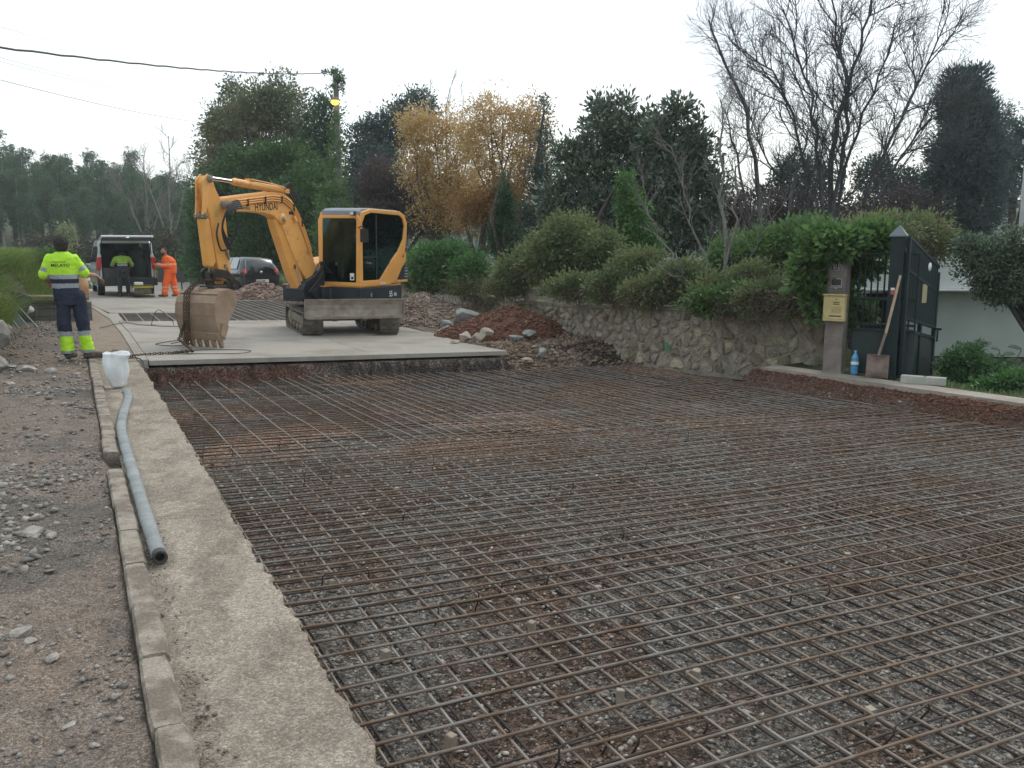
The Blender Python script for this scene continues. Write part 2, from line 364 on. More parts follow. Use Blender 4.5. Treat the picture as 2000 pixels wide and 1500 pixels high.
# concrete gutter strip (broken right edge) between kerb and pit
def strip():
    rs_ = np.concatenate([np.arange(-4, 1.8, .1), np.arange(1.8, 6, .025), np.arange(6, 13.6, .05)]); k = 26
    V = []; Cc = []
    t = np.linspace(0, 1, k)
    edge = .775 + (fbm(rs_ * 2.2, rs_ * 0, 3, 3) - .5) * .035 + (fbm(rs_ * 22, rs_ * 0 + 3, 8, 3) - .5) * .05
    R2 = np.repeat(rs_[:, None], k, 1); S2 = .235 + (edge[:, None] - .235) * t[None]
    Z2 = .0 - .012 * (1 - t)[None] + (fbm(R2 * 16, S2 * 16, 4, 4) - .5) * .014 + (fbm(R2 * 3, S2 * 3, 14, 3) - .5) * .016
    dirt = sst(.5, .62, fbm(R2 * 4, S2 * 6, 21, 4) + .22 * sst(.40, .26, S2) * (.4 + .9 * sst(5, 3.4, R2)))
    col = np.zeros(R2.shape + (3,)) + np.array([.30, .25, .192])
    col = mixc(col, sst(.45, .6, fbm(R2 * 1.3, S2 * 5, 2, 4)), (.345, .295, .23))
    col = mixc(col, dirt * .55, (.20, .163, .125)); col = mixc(col, sst(3.9, 2.9, R2) * .25, (.22, .18, .14))
    X = R2 * ER.x + S2 * ES.x; Y = R2 * ER.y + S2 * ES.y
    V = np.stack([X, Y, Z2], -1)
    low = V[:, -1].copy(); low[:, 2] = -.30; far = V[-1].copy()
    V = np.concatenate([V, low[:, None]], 1); col = np.concatenate([col, (col[:, -1:] * .75)], 1)
    n, q = V.shape[:2]; I = np.arange(n * q).reshape(n, q)
    F = np.stack([I[:-1, :-1], I[:-1, 1:], I[1:, 1:], I[1:, :-1]], -1).reshape(-1, 4)
    npmesh('gutter_strip', V.reshape(-1, 3), F, m_gutter, smooth=True, col=col.reshape(-1, 3), kind='structure')
strip()
# gutter further on beside the road slab (brown dusty strip)
mb = MB()
pts = [(13.58, .24, .765), (18, .22, .765), (22, .12, .70), (26, -.15, .45), (30, -.6, .1), (36, -1.6, -.8)]
for (a, b) in zip(pts[:-1], pts[1:]):
    mb.add([P(a[0], a[1], -.004), P(a[0], a[2], -.004), P(b[0], b[2], -.004), P(b[0], b[1], -.004), P(a[0], a[1], -.3), P(a[0], a[2], -.3), P(b[0], b[2], -.3), P(b[0], b[1], -.3)],
           [(0, 1, 2, 3), (0, 4, 5, 1), (1, 5, 6, 2)])
mb.build('dusty_gutter', M('dusty_gutter', (.20, .155, .115), .95, col2=(.29, .235, .18), sc=5, bump=.5, bsc=50), kind='structure')
# pale raised edge strip of the road slab
mb = MB(); e2 = [(13.58, .77), (18, .77), (22, .70), (26, .45), (30, .1), (36, -.8), (46, -3.6), (60, -9)]
for a, b in zip(e2[:-1], e2[1:]):
    w = .14
    mb.add([P(a[0], a[1], .012), P(a[0], a[1] + w, .012), P(b[0], b[1] + w, .012), P(b[0], b[1], .012), P(a[0], a[1], -.2), P(a[0], a[1] + w, -.2), P(b[0], b[1] + w, -.2), P(b[0], b[1], -.2)],
           [(0, 1, 2, 3), (0, 4, 5, 1), (0, 3, 7, 4), (1, 5, 6, 2)])
mb.build('road_edge_strip', m_road_edge, kind='structure', bevel=.008)

# road slab pieces (crossfall plane) with a saw-cut front edge
def slab(name, poly, t=.075, mat=m_conc, dz=0.0):
    mb = MB(); n = len(poly)
    mb.add([Pg(r, s, dz) for r, s in poly] + [Pg(r, s, dz - t) for r, s in poly],
           [tuple(range(n)), tuple(range(2 * n - 1, n - 1, -1))] + [(i, (i + 1) % n, (i + 1) % n + n, i + n) for i in range(n)])
    return mb.build(name, mat, kind='structure', bevel=.006)
slab('road_slab', [(13.55, .92), (13.55, 4.3), (21.2, 4.3), (21.2, .88), (18, .93)])
slab('road_slab', [(13.57, 4.306), (13.6, 6.78), (15.2, 6.6), (18, 6.9), (21.2, 7.0), (21.2, 4.306)])
slab('road_slab', [(24.1, 2.7), (30.2, 4.25), (30.2, 2.0), (30.2, .28), (26, .62), (24.0, .80)])
slab('road_slab', [(21.206, .80), (21.206, .97), (23.9, .97), (23.9, .72)], dz=-.002)
slab('road_slab', [(30.206, .25), (30.206, 6.2), (38, 8.0), (46, 6), (60, 2), (75, -6), (90, -18), (86, -24), (68, -13), (60, -8.6), (46, -3.3), (36, -.6)], dz=0.0)

# kerb stones, each one a stone; the gap is where two are missing
kerb = empty('kerb', (0, 0, 0), kind='structure')
J = [16.2, 15.3, 14.4, 13.5, 12.7, 11.9, 10.95, 10.1, 9.55, 9.04, 8.52, 7.99, 7.38, None, 6.80, 6.33, 5.77, 5.22, 4.65, 4.07, 3.5, 2.94, 2.4, 1.8, 1.2, .6, 0]
for a, b in zip(J[:-1], J[1:]):
    if a is None or b is None: continue
    nseg = 8; rr = np.linspace(a - .004, b + .004, nseg); vs = []; fs = []
    top = .028 + RD.uniform(-.006, .01); sh = RD.uniform(-.006, .006)
    for i, r in enumerate(rr):
        w = .004 * RD.random(); c = .004 if i in (0, nseg - 1) else 0
        row = [(.128 + w + sh, -.1), (.130 + w + c + sh, top - .012), (.142 + c + sh, top - RD.uniform(0, .0015)), (.185, top), (.232 - c + sh, top - RD.uniform(0.002, .004)),
               (.248 - w - c + sh, top - .022 - RD.uniform(0, .01)), (.256 + sh, -.1)]
        vs += [P(r, s, z) for s, z in row]
    m_ = 7
    for i in range(nseg - 1):
        for k in range(m_ - 1): fs.append((i * m_ + k, i * m_ + k + 1, (i + 1) * m_ + k + 1, (i + 1) * m_ + k))
    fs += [tuple(range(m_)), tuple(range(m_ * nseg - 1, m_ * nseg - m_ - 1, -1))]
    q = MB(); q.add(vs, fs); q.build('kerb_stone', m_kerb, kerb)

# stones -------------------------------------------------------------
ICO_V, ICO_F = None, None
def _ico():
    bm = bmesh.new(); bmesh.ops.create_icosphere(bm, subdivisions=1, radius=1)
    v = np.array([x.co[:] for x in bm.verts]); f = np.array([[y.index for y in x.verts] for x in bm.faces]); bm.free(); return v, f
ICO_V, ICO_F = _ico()
OCT_V = np.array([[1, 0, 0], [-1, 0, 0], [0, 1, 0], [0, -1, 0], [0, 0, 1], [0, 0, -1.]]); OCT_F = np.array([[0, 2, 4], [2, 1, 4], [1, 3, 4], [3, 0, 4], [2, 0, 5], [1, 2, 5], [3, 1, 5], [0, 3, 5]])
def stones(name, C, size, mats, low=True, flat=.6, parent=None, **k):
    V0, F0 = (OCT_V, OCT_F) if low else (ICO_V, ICO_F); n = len(C); nv = len(V0)
    sc = size[:, None, None] * (0.55 + .8 * rng.random((n, 1, 3))) * (0.55 + .75 * rng.random((n, nv, 1)))
    V = V0[None] * sc
    a = rng.random(n) * 6.283; ca, sa_ = np.cos(a)[:, None], np.sin(a)[:, None]
    til = rng.normal(0, .5, n)[:, None]; ct, st = np.cos(til), np.sin(til)
    x, y, z = V[..., 0], V[..., 1] * ct - V[..., 2] * st, V[..., 1] * st + V[..., 2] * ct
    V = np.stack([x * ca - y * sa_, x * sa_ + y * ca, z * flat], -1) + np.asarray(C)[:, None]
    F = (F0[None] + (np.arange(n) * nv)[:, None, None]).reshape(-1, 3)
    return npmesh(name, V.reshape(-1, 3), F, mats, parent, **k)
def scatter(n, r0, r1, s0, s1, smin, smax, pw=2.5, sink=.25, dens=None, rp=1.0):
    r = r0 + (r1 - r0) * rng.random(n) ** rp; s = s0 + (s1 - s0) * rng.random(n)
    if dens is not None:
        kk = rng.random(n) < dens(r, s); r, s = r[kk], s[kk]
    z = ground_h(r[:, None], s[:, None])[0][:, 0]; sz = smin + (smax - smin) * rng.random(len(r)) ** pw
    C = np.stack([r * ER.x + s * ES.x, r * ER.y + s * ES.y, z + sz * sink], -1); return C, sz
C, z_ = scatter(34000, 1.5, 8.5, .84, 6.8, .004, .019, 3, rp=1.5); stones('pit_gravel', C, z_, m_pebble, kind='stuff')
C, z_ = scatter(9000, 5.5, 13.2, .85, 9.2, .009, .028, 3); stones('pit_gravel', C, z_, m_pebble, kind='stuff')
m_vg = M('verge_stones', (.15, .135, .12), .9, col2=(.32, .30, .275), sc=30, island=.35, spec=.25)
cl2 = lambda r, s: .25 + .75 * sst(.42, .55, fbm(r * 3, s * 3, 12, 3))
cl_ = lambda r, s: sst(.47, .62, fbm(r * 1.7, s * 1.9 + 9, 41, 3))
C, z_ = scatter(14000, 2.2, 8, -1.4, .11, .004, .022, 4, dens=lambda r, s: .12 + .88 * cl_(r, s)); stones('verge_gravel', C, z_, m_vg, kind='stuff')
C, z_ = scatter(7000, 8, 22, -1.3, .1, .010, .045, 3.5, dens=lambda r, s: .2 + .8 * cl_(r, s)); stones('verge_gravel', C, z_, m_vg, kind='stuff')
C, z_ = scatter(8500, 4.8, 7.6, -1.3, -.12, .008, .046, 3.4, dens=lambda r, s: np.exp(-((r - 6.0) / .75) ** 2 - ((s + .52) / .30) ** 2) * cl2(r, s)); stones('verge_rubble', C, z_, m_rock, low=True, kind='stuff')
C, z_ = scatter(2600, 1.6, 5.5, .255, .40, .003, .012, 3, dens=lambda r, s: np.exp(-((s - .27) / .06) ** 2) * (.2 + .8 * sst(.45, .6, fbm(r * 4, s * 4, 71, 3)))); C[:, 2] += .088; stones('dirt_crumbs', C, z_, M('dirt_crumbs', (.10, .078, .06), .95, col2=(.19, .155, .12), sc=40, island=.3), kind='stuff')
# lumpy red earth of the bank below the gate pavement
def bank_pts(n):
    r = 4.5 + 5.4 * rng.random(n); e = 9.22 + (8.63 - r) * .136 - .06; s = e - .42 + .46 * rng.random(n); return r, s
r_, s_ = bank_pts(7000); zz_ = ground_h(r_[:, None], s_[:, None])[0][:, 0]; sz = .006 + .022 * rng.random(7000) ** 3
stones('bank_earth', np.stack([r_ * ER.x + s_ * ES.x, r_ * ER.y + s_ * ES.y, zz_ + sz * .2], -1), sz, m_redpeb, kind='stuff')
r_ = 13.25 + .30 * rng.random(5000); s_ = .85 + 6.2 * rng.random(5000); zz_ = ground_h(r_[:, None], s_[:, None])[0][:, 0]; sz = .005 + .018 * rng.random(5000) ** 3
stones('bank_earth', np.stack([r_ * ER.x + s_ * ES.x, r_ * ER.y + s_ * ES.y, zz_ + sz * .2], -1), sz, M('dark_bank_lumps', (.06, .038, .028), .95, col2=(.15, .085, .06), sc=3, island=.4), kind='stuff')
r_ = 12.9 + 2.4 * rng.random(5000); s_ = 6.85 + 2.4 * rng.random(5000); zz_ = ground_h(r_[:, None], s_[:, None])[0][:, 0]; sz = .01 + .06 * rng.random(5000) ** 4
stones('spill_rubble', np.stack([r_ * ER.x + s_ * ES.x, r_ * ER.y + s_ * ES.y, zz_ + sz * .2], -1), sz, M('spill_lumps', (.12, .075, .052), .95, col2=(.26, .20, .15), sc=2, island=.4), kind='stuff')

# gate pavement slab with dirt-stained side
mb = MB()
for k in range(10):
    r0, r1 = 9.65 - k * .75, 9.65 - (k + 1) * .75
    e0, e1 = 9.22 + (8.63 - r0) * .136 - .06 + RD.uniform(-.01, .01), 9.22 + (8.63 - r1) * .136 - .06
    if k == 0: ee = e0
    e0 = ee; ee = e1 + RD.uniform(-.015, .015)
    mb.add([P(r0, e0, -.12), P(r1, ee, -.12), P(r1, ee + .34, -.115), P(r0, e0 + .34, -.115), P(r0, e0, -.24), P(r1, ee, -.24), P(r1, ee + .34, -.24), P(r0, e0 + .34, -.24)],
           [(0, 1, 2, 3), (0, 4, 5, 1), (3, 2, 6, 7)])
mb.build('gate_pavement', M('old_pavement', (.25, .215, .175), .9, col2=(.36, .32, .27), sc=3, bump=.6, bsc=40), kind='structure')

# rocks one can tell apart on the dirt verge
def rock(r, s, size, label, flat=.6, seed=0, mat=m_rock, dz=0, cat='rock', sub=2):
    bm = bmesh.new(); bmesh.ops.create_icosphere(bm, subdivisions=sub, radius=1)
    rr = random.Random(seed); off = Vector((rr.random() * 50, 0, 0))
    planes = [(Vector((rr.gauss(0, 1), rr.gauss(0, 1), rr.gauss(0, 1))).normalized(), rr.uniform(.55, .85)) for _ in range(9)]
    for v in bm.verts:
        for n, d in planes:
            t = v.co.dot(n)
            if t > d: v.co -= n * (t - d)
        v.co *= 1 + .12 * mnoise.noise(v.co * 2.2 + off)
        v.co.x *= 1.25; v.co.z *= flat; v.co *= size
    me = bpy.data.meshes.new('rock'); bm.to_mesh(me); bm.free(); me.materials.append(mat)
    o = link(bpy.data.objects.new('rock', me)); o.location = P(r, s, gh(r, s) + size * flat * .35 + dz); o.rotation_euler = (0, 0, rr.random() * 6)
    return tag(o, label, cat)
rock(12.9, -.63, .12, 'grey rock left of the worker\'s boots at the top of the dirt verge', seed=1)
rock(12.75, -.34, .075, 'small square dark stone near the far end of the kerb stones', seed=2, flat=.8)
rock(5.45, -.30, .055, 'jagged pale rock at the lower end of the grey rubble patch', seed=3, flat=.8)
rock(5.32, -.20, .036, 'pale chip of rock just below the jagged rock by the rubble patch', seed=4)
rock(4.05, -.30, .042, 'rounded pale stone at the left edge of the frame on bare dirt', seed=5, flat=.75)
rock(3.95, -.265, .032, 'flat bluish stone tucked under the rounded pale stone', seed=6, flat=.4)
rock(3.76, -.18, .028, 'lone dark grey rock on brown dirt left of the kerb', seed=7, flat=.8)
rock(3.2, -.12, .024, 'grey flat stone in the lowest gravel patch of the verge', seed=8)
rock(11.6, -.75, .07, 'pale flat stone at the foot of the rock bank', seed=9, flat=.4)
rock(13.4, -.86, .10, 'long pale stone lying near the rock bank beside the worker', seed=10, flat=.4)
rock(12.6, -.05, .06, 'brown stone beside the first kerb stone at the worker\'s feet', seed=12)
# ------------------------------------------------------------------ steel mats in the pit
def steelmat(name, c1, c2, c3):
    m = M(name, c1, .62, metal=.25, col2=c2, sc=.9, bump=.0, lo=.42, hi=.58)
    t = m.node_tree; b = t.nodes['Principled BSDF']; N = t.nodes.new; L = t.links.new
    src = b.inputs['Base Color'].links[0].from_socket
    c = N('ShaderNodeNewGeometry'); n = N('ShaderNodeTexNoise'); n.inputs['Scale'].default_value = 7; n.inputs['Detail'].default_value = 6
    L(c.outputs['Position'], n.inputs['Vector']); r = N('ShaderNodeMapRange'); r.inputs[1].default_value = .45; r.inputs[2].default_value = .62; L(n.outputs['Fac'], r.inputs[0])
    x = N('ShaderNodeMix'); x.data_type = 'RGBA'; L(r.outputs[0], x.inputs[0]); L(src, x.inputs[6]); x.inputs[7].default_value = (*c3, 1); L(x.outputs[2], b.inputs['Base Color'])
    # transverse ribs of the bars
    w = N('ShaderNodeTexNoise'); w.inputs['Scale'].default_value = 160; L(c.outputs['Position'], w.inputs['Vector'])
    bp = N('ShaderNodeBump'); bp.inputs['Strength'].default_value = .55; bp.inputs['Distance'].default_value = .004; L(w.outputs['Fac'], bp.inputs['Height']); L(bp.outputs[0], b.inputs['Normal'])
    return m
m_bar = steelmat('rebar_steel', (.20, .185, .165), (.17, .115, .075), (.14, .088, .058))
m_bar2 = steelmat('rebar_steel_shaded', (.065, .06, .055), (.06, .042, .032), (.065, .045, .035))  # darker copy of the steel: shade below the upper bars put into the colour
m_bartop = steelmat('rebar_steel_highlit', (.28, .26, .235), (.23, .18, .14), (.19, .13, .085))  # paler copy of the steel: highlights on the long bars put into the colour
mat_root = empty('rebar_mat', P(6, 4, -.2), label='rusty double steel reinforcement mat filling the dug-out road pit', cat='rebar mat')
mat_root.location = (0, 0, 0)
def bar(p0, p1, rad, mat, parent, name='steel_bar', seg=None, sag=.006, wig=.010, n=5, zf=None):
    p0, p1 = Vector(p0), Vector(p1); L = (p1 - p0).length; seg = seg or max(3, int(L / .45)); ph = RD.random() * 50; q = (p1 - p0).normalized().cross(Vector((0, 0, 1)))
    pts = []
    for i in range(seg + 1):
        t = i / seg; p = p0.lerp(p1, t)
        p = p + q * wig * (mnoise.noise(Vector((t * L * .35, ph, 0))) * 1.6) + Vector((0, 0, sag * mnoise.noise(Vector((t * L * .9, ph, 7))) * 1.5))
        if zf: p.z += zf(p)
        pts.append(p)
    mb = MB(); mb.tube(pts, rad, n=n, m=0); return mb.build(name, mat, parent, fix=False)
def zmat(r, s): return zp(s) - .095 - .175 * float(sst(6.5, 13, np.array(r)))
def gentle(p): return .018 * mnoise.noise(Vector((p.x * .5, p.y * .5, 3))) + .008 * mnoise.noise(Vector((p.x * 1.9, p.y * 1.9, 8)))
bars = []
def eright(r): return min(9.22 + (8.63 - r) * .136 - .42 if r < 9.9 else float(wall_s(np.array(r))) - .75, 9.4)
# upper layer: bars across the road above bars along it; lower layer the same, shifted
r = 1.66
k = 0
while r < 13.12:
    jit = RD.uniform(-.012, .012); s1 = eright(r) + RD.uniform(-.1, .12)
    if r > 12.3: s1 = min(s1, 8.9)
    bars.append((P(r + jit, .80 + RD.uniform(-.015, .03), zmat(r, .8)), P(r + jit + RD.uniform(-.05, .05), s1, zmat(r, s1)), .0068 if r < 7.5 else .0058, m_bar, r))
    r += .15; k += 1
s = .84; kk = 0
while s < 9.1:
    s_end = 13.1 - RD.uniform(0, .12); rm = 7.45 + RD.uniform(-.04, .04)
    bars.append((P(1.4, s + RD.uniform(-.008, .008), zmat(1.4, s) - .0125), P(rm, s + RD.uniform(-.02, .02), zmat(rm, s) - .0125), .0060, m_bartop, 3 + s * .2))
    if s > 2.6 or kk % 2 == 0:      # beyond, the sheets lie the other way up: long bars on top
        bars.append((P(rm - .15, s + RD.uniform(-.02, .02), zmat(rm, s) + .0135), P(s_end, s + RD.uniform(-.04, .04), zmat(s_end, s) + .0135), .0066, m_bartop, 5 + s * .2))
    s += .15; kk += 1
r = 1.60
while r < 13.1:
    s1 = eright(r) + RD.uniform(-.25, .1)
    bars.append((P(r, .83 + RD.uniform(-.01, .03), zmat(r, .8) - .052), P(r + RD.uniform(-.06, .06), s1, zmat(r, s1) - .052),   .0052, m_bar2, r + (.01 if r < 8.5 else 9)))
    r += .15
s = .915
while s < 9.0:
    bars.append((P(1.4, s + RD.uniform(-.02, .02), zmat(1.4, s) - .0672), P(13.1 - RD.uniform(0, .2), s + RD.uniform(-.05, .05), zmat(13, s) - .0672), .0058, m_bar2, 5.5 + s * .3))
    s += .15
# short lap bars where two fabric sheets overlap
for r0, r1, s0 in [(4.2, 5.1, 5.9), (6.6, 7.7, 3.8), (2.4, 4.6, 4.4), (8.1, 9.6, 6.1)]:
    for k in range(7): bars.append((P(r0, s0 + .15 * k + .05, zmat(r0, s0 + .15 * k) + .003), P(r1, s0 + .15 * k + .06, zmat(r1, s0 + .15 * k) + .003), .0050, m_bar, 6))
bars.sort(key=lambda b: b[4])
for i, (a, b, rad, m, _) in enumerate(bars[:298]): bar(a, b, rad, m, mat_root, zf=gentle)
rest = MB()
for a, b, rad, m, _ in bars[298:]:
    pts = [Vector(a).lerp(Vector(b), t / 12) for t in range(13)]; rest.tube([p + Vector((0, 0, gentle(p))) for p in pts], rad, n=4)
if rest.v: rest.build('steel_bars', m_bar2, mat_root, fix=False, kind='stuff')
# bent chairs that carry the upper mat
def chair(r, s, w=.30, h=.07, ang=0.0, up=.045):
    d = (ES * math.cos(ang) + ER * math.sin(ang)); base = P(r, s, zmat(r, s))
    u = Vector((0, 0, 1)); a = base - d * w / 2; b = base + d * w / 2
    pts = [a - u * .1 + ER * .05, a - u * .02, a + u * (up - .015), a + u * up + d * .015, b + u * up - d * .015, b + u * (up - .015), b - u * .02, b - u * .1 + ER * .05]
    mb = MB(); mb.tube(pts, .0045, n=6); mb.build('bar_chair', m_bar2, mat_root, fix=False)
for q in [(9.9, 1.2), (9.85, 1.95), (7.85, 1.05), (8.0, 1.75), (6.5, 1.6), (6.6, 2.5), (5.5, 3.2), (5.35, 2.0), (4.3, 4.7), (3.3, 5.0), (3.15, 3.35), (3.75, 1.6), (4.35, 1.2),
          (2.35, 1.85), (2.4, 1.5), (2.05, 2.75), (4.35, 2.9), (5.0, 6.0), (6.8, 5.3), (5.9, 4.4), (8.8, 3.6), (7.6, 6.6), (3.9, 2.05)]:
    chair(q[0], q[1], w=RD.uniform(.2, .32), ang=RD.uniform(-.15, .3), up=RD.uniform(.012, .04))
m_block = M('spacer_concrete', (.30, .25, .19), .9, col2=(.38, .33, .26), sc=30)
for q in [(3.49, 1.13), (2.74, 1.13), (2.77, 1.9), (2.78, 2.3), (3.51, 1.88), (4.36, 1.13), (3.64, 4.17), (3.34, 3.02), (5.48, 2.94), (3.77, 2.43), (4.9, 3.9), (6.1, 2.1), (2.2, 2.7), (2.0, 3.6)]:
    mb = MB(); mb.box((0, 0, 0), (.034, .034, .06)); o = mb.build('spacer_block', m_block, mat_root, bevel=.003)
    o.location = P(q[0], q[1], gh(*q) + .03); o.rotation_euler = (RD.uniform(-.1, .1), RD.uniform(-.1, .1), RD.random() * 3)
# tie wires on near crossings
mb = MB()
for _ in range(120):
    r = 1.66 + .15 * RD.randint(0, 30); s = .84 + .15 * RD.randint(0, 30); b = P(r, s, zmat(r, s) + .004)
    mb.tube([b + Vector((-.012, -.01, -.01)), b + Vector((0, 0, .009)), b + Vector((.012, .01, -.01)), b + Vector((RD.uniform(-.02, .02), .01, .018))], .0012, n=4, caps=False)
mb.build('tie_wires', m_bar2, mat_root, fix=False, kind='stuff')

# second mat further up the road
root2 = empty('rebar_mat', (0, 0, 0), label='smaller steel mat in the shallow cut behind the yellow excavator', cat='rebar mat')
m_bar3 = M('far_rebar', (.20, .19, .17), .6, metal=.2, col2=(.14, .11, .09), sc=1)
r = 21.3
while r < 30.1:
    s1 = 6.9; s0 = 1.0 if r < 24 else 1.9 + (r - 24) * .38
    bar(P(r, s0, zp(s0) - .02), P(r, s1, zp(s1) - .02), .007, m_bar3, root2, seg=6, n=4); r += .2
s = 1.05
while s < 6.9:
    r1 = 24.0 + max(0, (s - 1.9)) / .38 if s > 1.9 else 23.95; r1 = min(r1, 30)
    bar(P(21.25, s, zp(s) - .008), P(r1, s, zp(s) - .008), .010, M('bright_rebar', (.34, .33, .30), .5, metal=.2) if s == 1.05 else bpy.data.materials['bright_rebar'], root2, seg=6, n=4); s += .34 if s < 2.6 else .24
# ------------------------------------------------------------------ excavator
EXC = Vector((-3.68, 18.5, -0.02)); ex_yaw = math.atan2(-.933, -.36)
ex = empty('excavator', EXC, ex_yaw, label='yellow mini excavator with dark cab resting its toothed bucket on the road slab', cat='excavator')
m_yel = M('excavator_yellow', (.80, .385, .095), .42, col2=(.70, .33, .085), sc=2.2, spec=.5, bump=.05, bsc=30)
m_yelw = M('excavator_yellow_worn', (.79, .39, .11), .5, col2=(.50, .25, .10), sc=7, spec=.45, lo=.55, hi=.72)
m_navy = M('excavator_dark_blue', (.016, .024, .034), .4, col2=(.03, .04, .05), sc=3, spec=.5)
m_blk = M('black_rubber', (.02, .02, .022), .55)
m_trk = M('dusty_track_rubber', (.085, .075, .064), .9, col2=(.17, .15, .125), sc=8, bump=.4, bsc=40)
m_tfr = M('muddy_steel', (.15, .125, .095), .8, col2=(.28, .24, .19), sc=6, bump=.4, bsc=30)
m_buck = M('worn_bucket_steel', (.25, .17, .115), .62, metal=.1, col2=(.37, .275, .195), sc=3.5, bump=.3, bsc=25, spec=.4)
m_chrome = M('chrome_rod', (.75, .76, .78), .12, metal=1.0)
m_grey = M('roof_grey', (.22, .25, .28), .45, col2=(.26, .29, .32), sc=2)
m_glass = GLASS('cab_glass', (.32, .52, .52)); m_glassd = GLASS('dark_cab_glass', (.035, .055, .085))
m_int = M('cab_interior', (.03, .035, .04), .7); m_white = M('white_print', (.75, .75, .74), .5); m_blackp = M('black_print', (.025, .022, .022), .5)
m_greyp = M('grey_print', (.12, .09, .07), .6)
# tracks and blade stand turned 45 degrees to the upper body
UC0 = Matrix.Rotation(math.radians(43.5), 4, 'Z'); UC = Matrix.Translation((0, 0, -.11)) @ UC0
def track(cy):
    L2, r, w = 1.24, .255, .40; th = .05; oc = []
    n = 14
    for i in range(n + 1): a = -math.pi / 2 + math.pi * i / n; oc.append((L2 - r + r * math.cos(a), r + r * math.sin(a)))
    # upper run sags, rear idler a little higher
    oc += [(.4, 2 * r - .015), (-.4, 2 * r - .015)]
    for i in range(n + 1): a = math.pi / 2 + math.pi * i / n; oc.append((-L2 + r + r * math.cos(a), r + r * math.sin(a)))
    c = Vector((0, r)); inn = []
    for x, z in oc:
        cx = max(-L2 + r, min(L2 - r, x)); d = Vector((x - cx, z - r)); inn.append((cx + d.x * (1 - th / r), r + d.y * (1 - th / r)))
    mb = MB(); mb.X = UC; mb.ring(oc, inn, cy - w / 2, cy + w / 2); t = mb.build('track', m_trk, ex, bevel=.006)
    # lugs on the belt
    lg = MB(); lg.X = UC; pts = [Vector((x, z)) for x, z in oc] + [Vector(oc[0])]; acc = 0; step = .105
    for a, b in zip(pts[:-1], pts[1:]):
        d = (b - a); L = d.length
        while acc < L:
            p = a + d * (acc / L); tn = d.normalized(); nn = Vector((tn.y, -tn.x)); ang = math.atan2(tn.y, tn.x)
            R = Matrix.Rotation(-ang, 3, 'Y')
            for sgn in (-1, 1): lg.box((p.x + nn.x * .012, cy + sgn * .095, p.y + nn.y * .012), (.045, .17, .030), R=R)
            acc += step
        acc -= L
    lg.build('track_lugs', m_trk, t)
    f = MB(); f.X = UC
    f.box((0, cy, r + .03), (1.75, w * .62, .17)); f.box((0, cy, r - .06), (1.5, w * .5, .1)); f.build('track_frame', m_tfr, t, bevel=.015)
    for x in (-.62, -.21, .21, .62):
        q = MB(); q.X = UC; q.lathe([(0, cy - .17), (.085, cy - .17), (.085, cy - .12), (.06, cy - .11), (.06, cy + .11), (.085, cy + .12), (.085, cy + .17), (0, cy + .17)], (x, 0, .125), n=12, axis='y'); q.build('roller', m_tfr, t)
    for x in (L2 - r, -L2 + r):
        q = MB(); q.X = UC; q.lathe([(0, cy - .15), (.12, cy - .15), (.19, cy - .11), (.195, cy - .03), (.195, cy + .03), (.19, cy + .11), (.12, cy + .15), (0, cy + .15)], (x, 0, r), n=18, axis='y'); q.build('sprocket' if x < 0 else 'idler', m_tfr, t)
track(.775); track(-.775)
q = MB(); q.X = UC; q.box((0, 0, .36), (1.0, 1.15, .2)); q.box((.55, .3, .36), (.9, .12, .14)); q.box((.55, -.3, .36), (.9, .12, .14)); q.box((0, 0, .3), (.5, 1.3, .14)); q.build('undercarriage', m_tfr, ex, bevel=.02)
q = MB(); q.X = UC0; q.lathe([(0, .36), (.46, .44), (.46, .56), (0, .56)], n=28); q.build('slew_ring', m_blk, ex)
q = MB(); q.X = UC0
prof = [(1.60, .30), (1.50, .34), (1.47, .45), (1.49, .56), (1.56, .66), (1.60, .665), (1.53, .55), (1.515, .45), (1.54, .36), (1.63, .30)]
q.prism(prof, -.975, .975); bl = q.build('dozer_blade', M('blade_steel', (.20, .165, .125), .7, metal=.1, col2=(.36, .32, .27), sc=4, bump=.3, bsc=25), ex, bevel=.004)
q = MB(); q.X = UC0
q.box((1.545, .975, .48), (.11, .022, .37)); q.box((1.545, -.975, .48), (.11, .022, .37)); q.box((1.62, 0, .307), (.03, 1.95, .05)); q.box((1.575, 0, .655), (.05, 1.95, .025)); q.build('blade_edge', m_tfr, bl, bevel=.004)
q = MB(); q.X = UC0
for y in (-.35, .35): q.tube([(.6, y, .36), (1.49, y, .40)], .055, n=8)
q.tube([(.5, 0, .42), (1.0, 0, .45)], .06); q.tube([(1.0, 0, .45), (1.48, 0, .46)], .03); q.build('blade_arm', m_tfr, ex)
# lower body band and counterweight (plan outline extruded)
def plan(pts, z0, z1, name, mat, bevel=.02, par=ex, shrink=None):
    q = MB(); q.prism(pts, z0, z1, f=lambda u, v, w: (u, v, w), pts1=shrink); return q.build(name, mat, par, bevel=bevel)
po = [(.74, .97), (.74, .25), (.95, .22), (.95, -.3), (.72, -.35), (.72, -.93), (-.75, -.95), (-1.12, -.82), (-1.30, -.5), (-1.35, 0), (-1.32, .5), (-1.20, .82), (-.95, .97)]
plan(po, .53, .86, 'swing_body', m_navy, .025)
plan([(x * .992, y * .985) for x, y in po], .862, .885, 'body_seam', m_yel, .004)
plan([(-.70, .93), (-.70, -.90), (-1.08, -.82), (-1.27, -.5), (-1.32, 0), (-1.29, .5), (-1.15, .80), (-.98, .93)], .40, .53, 'counterweight', m_navy, .03)
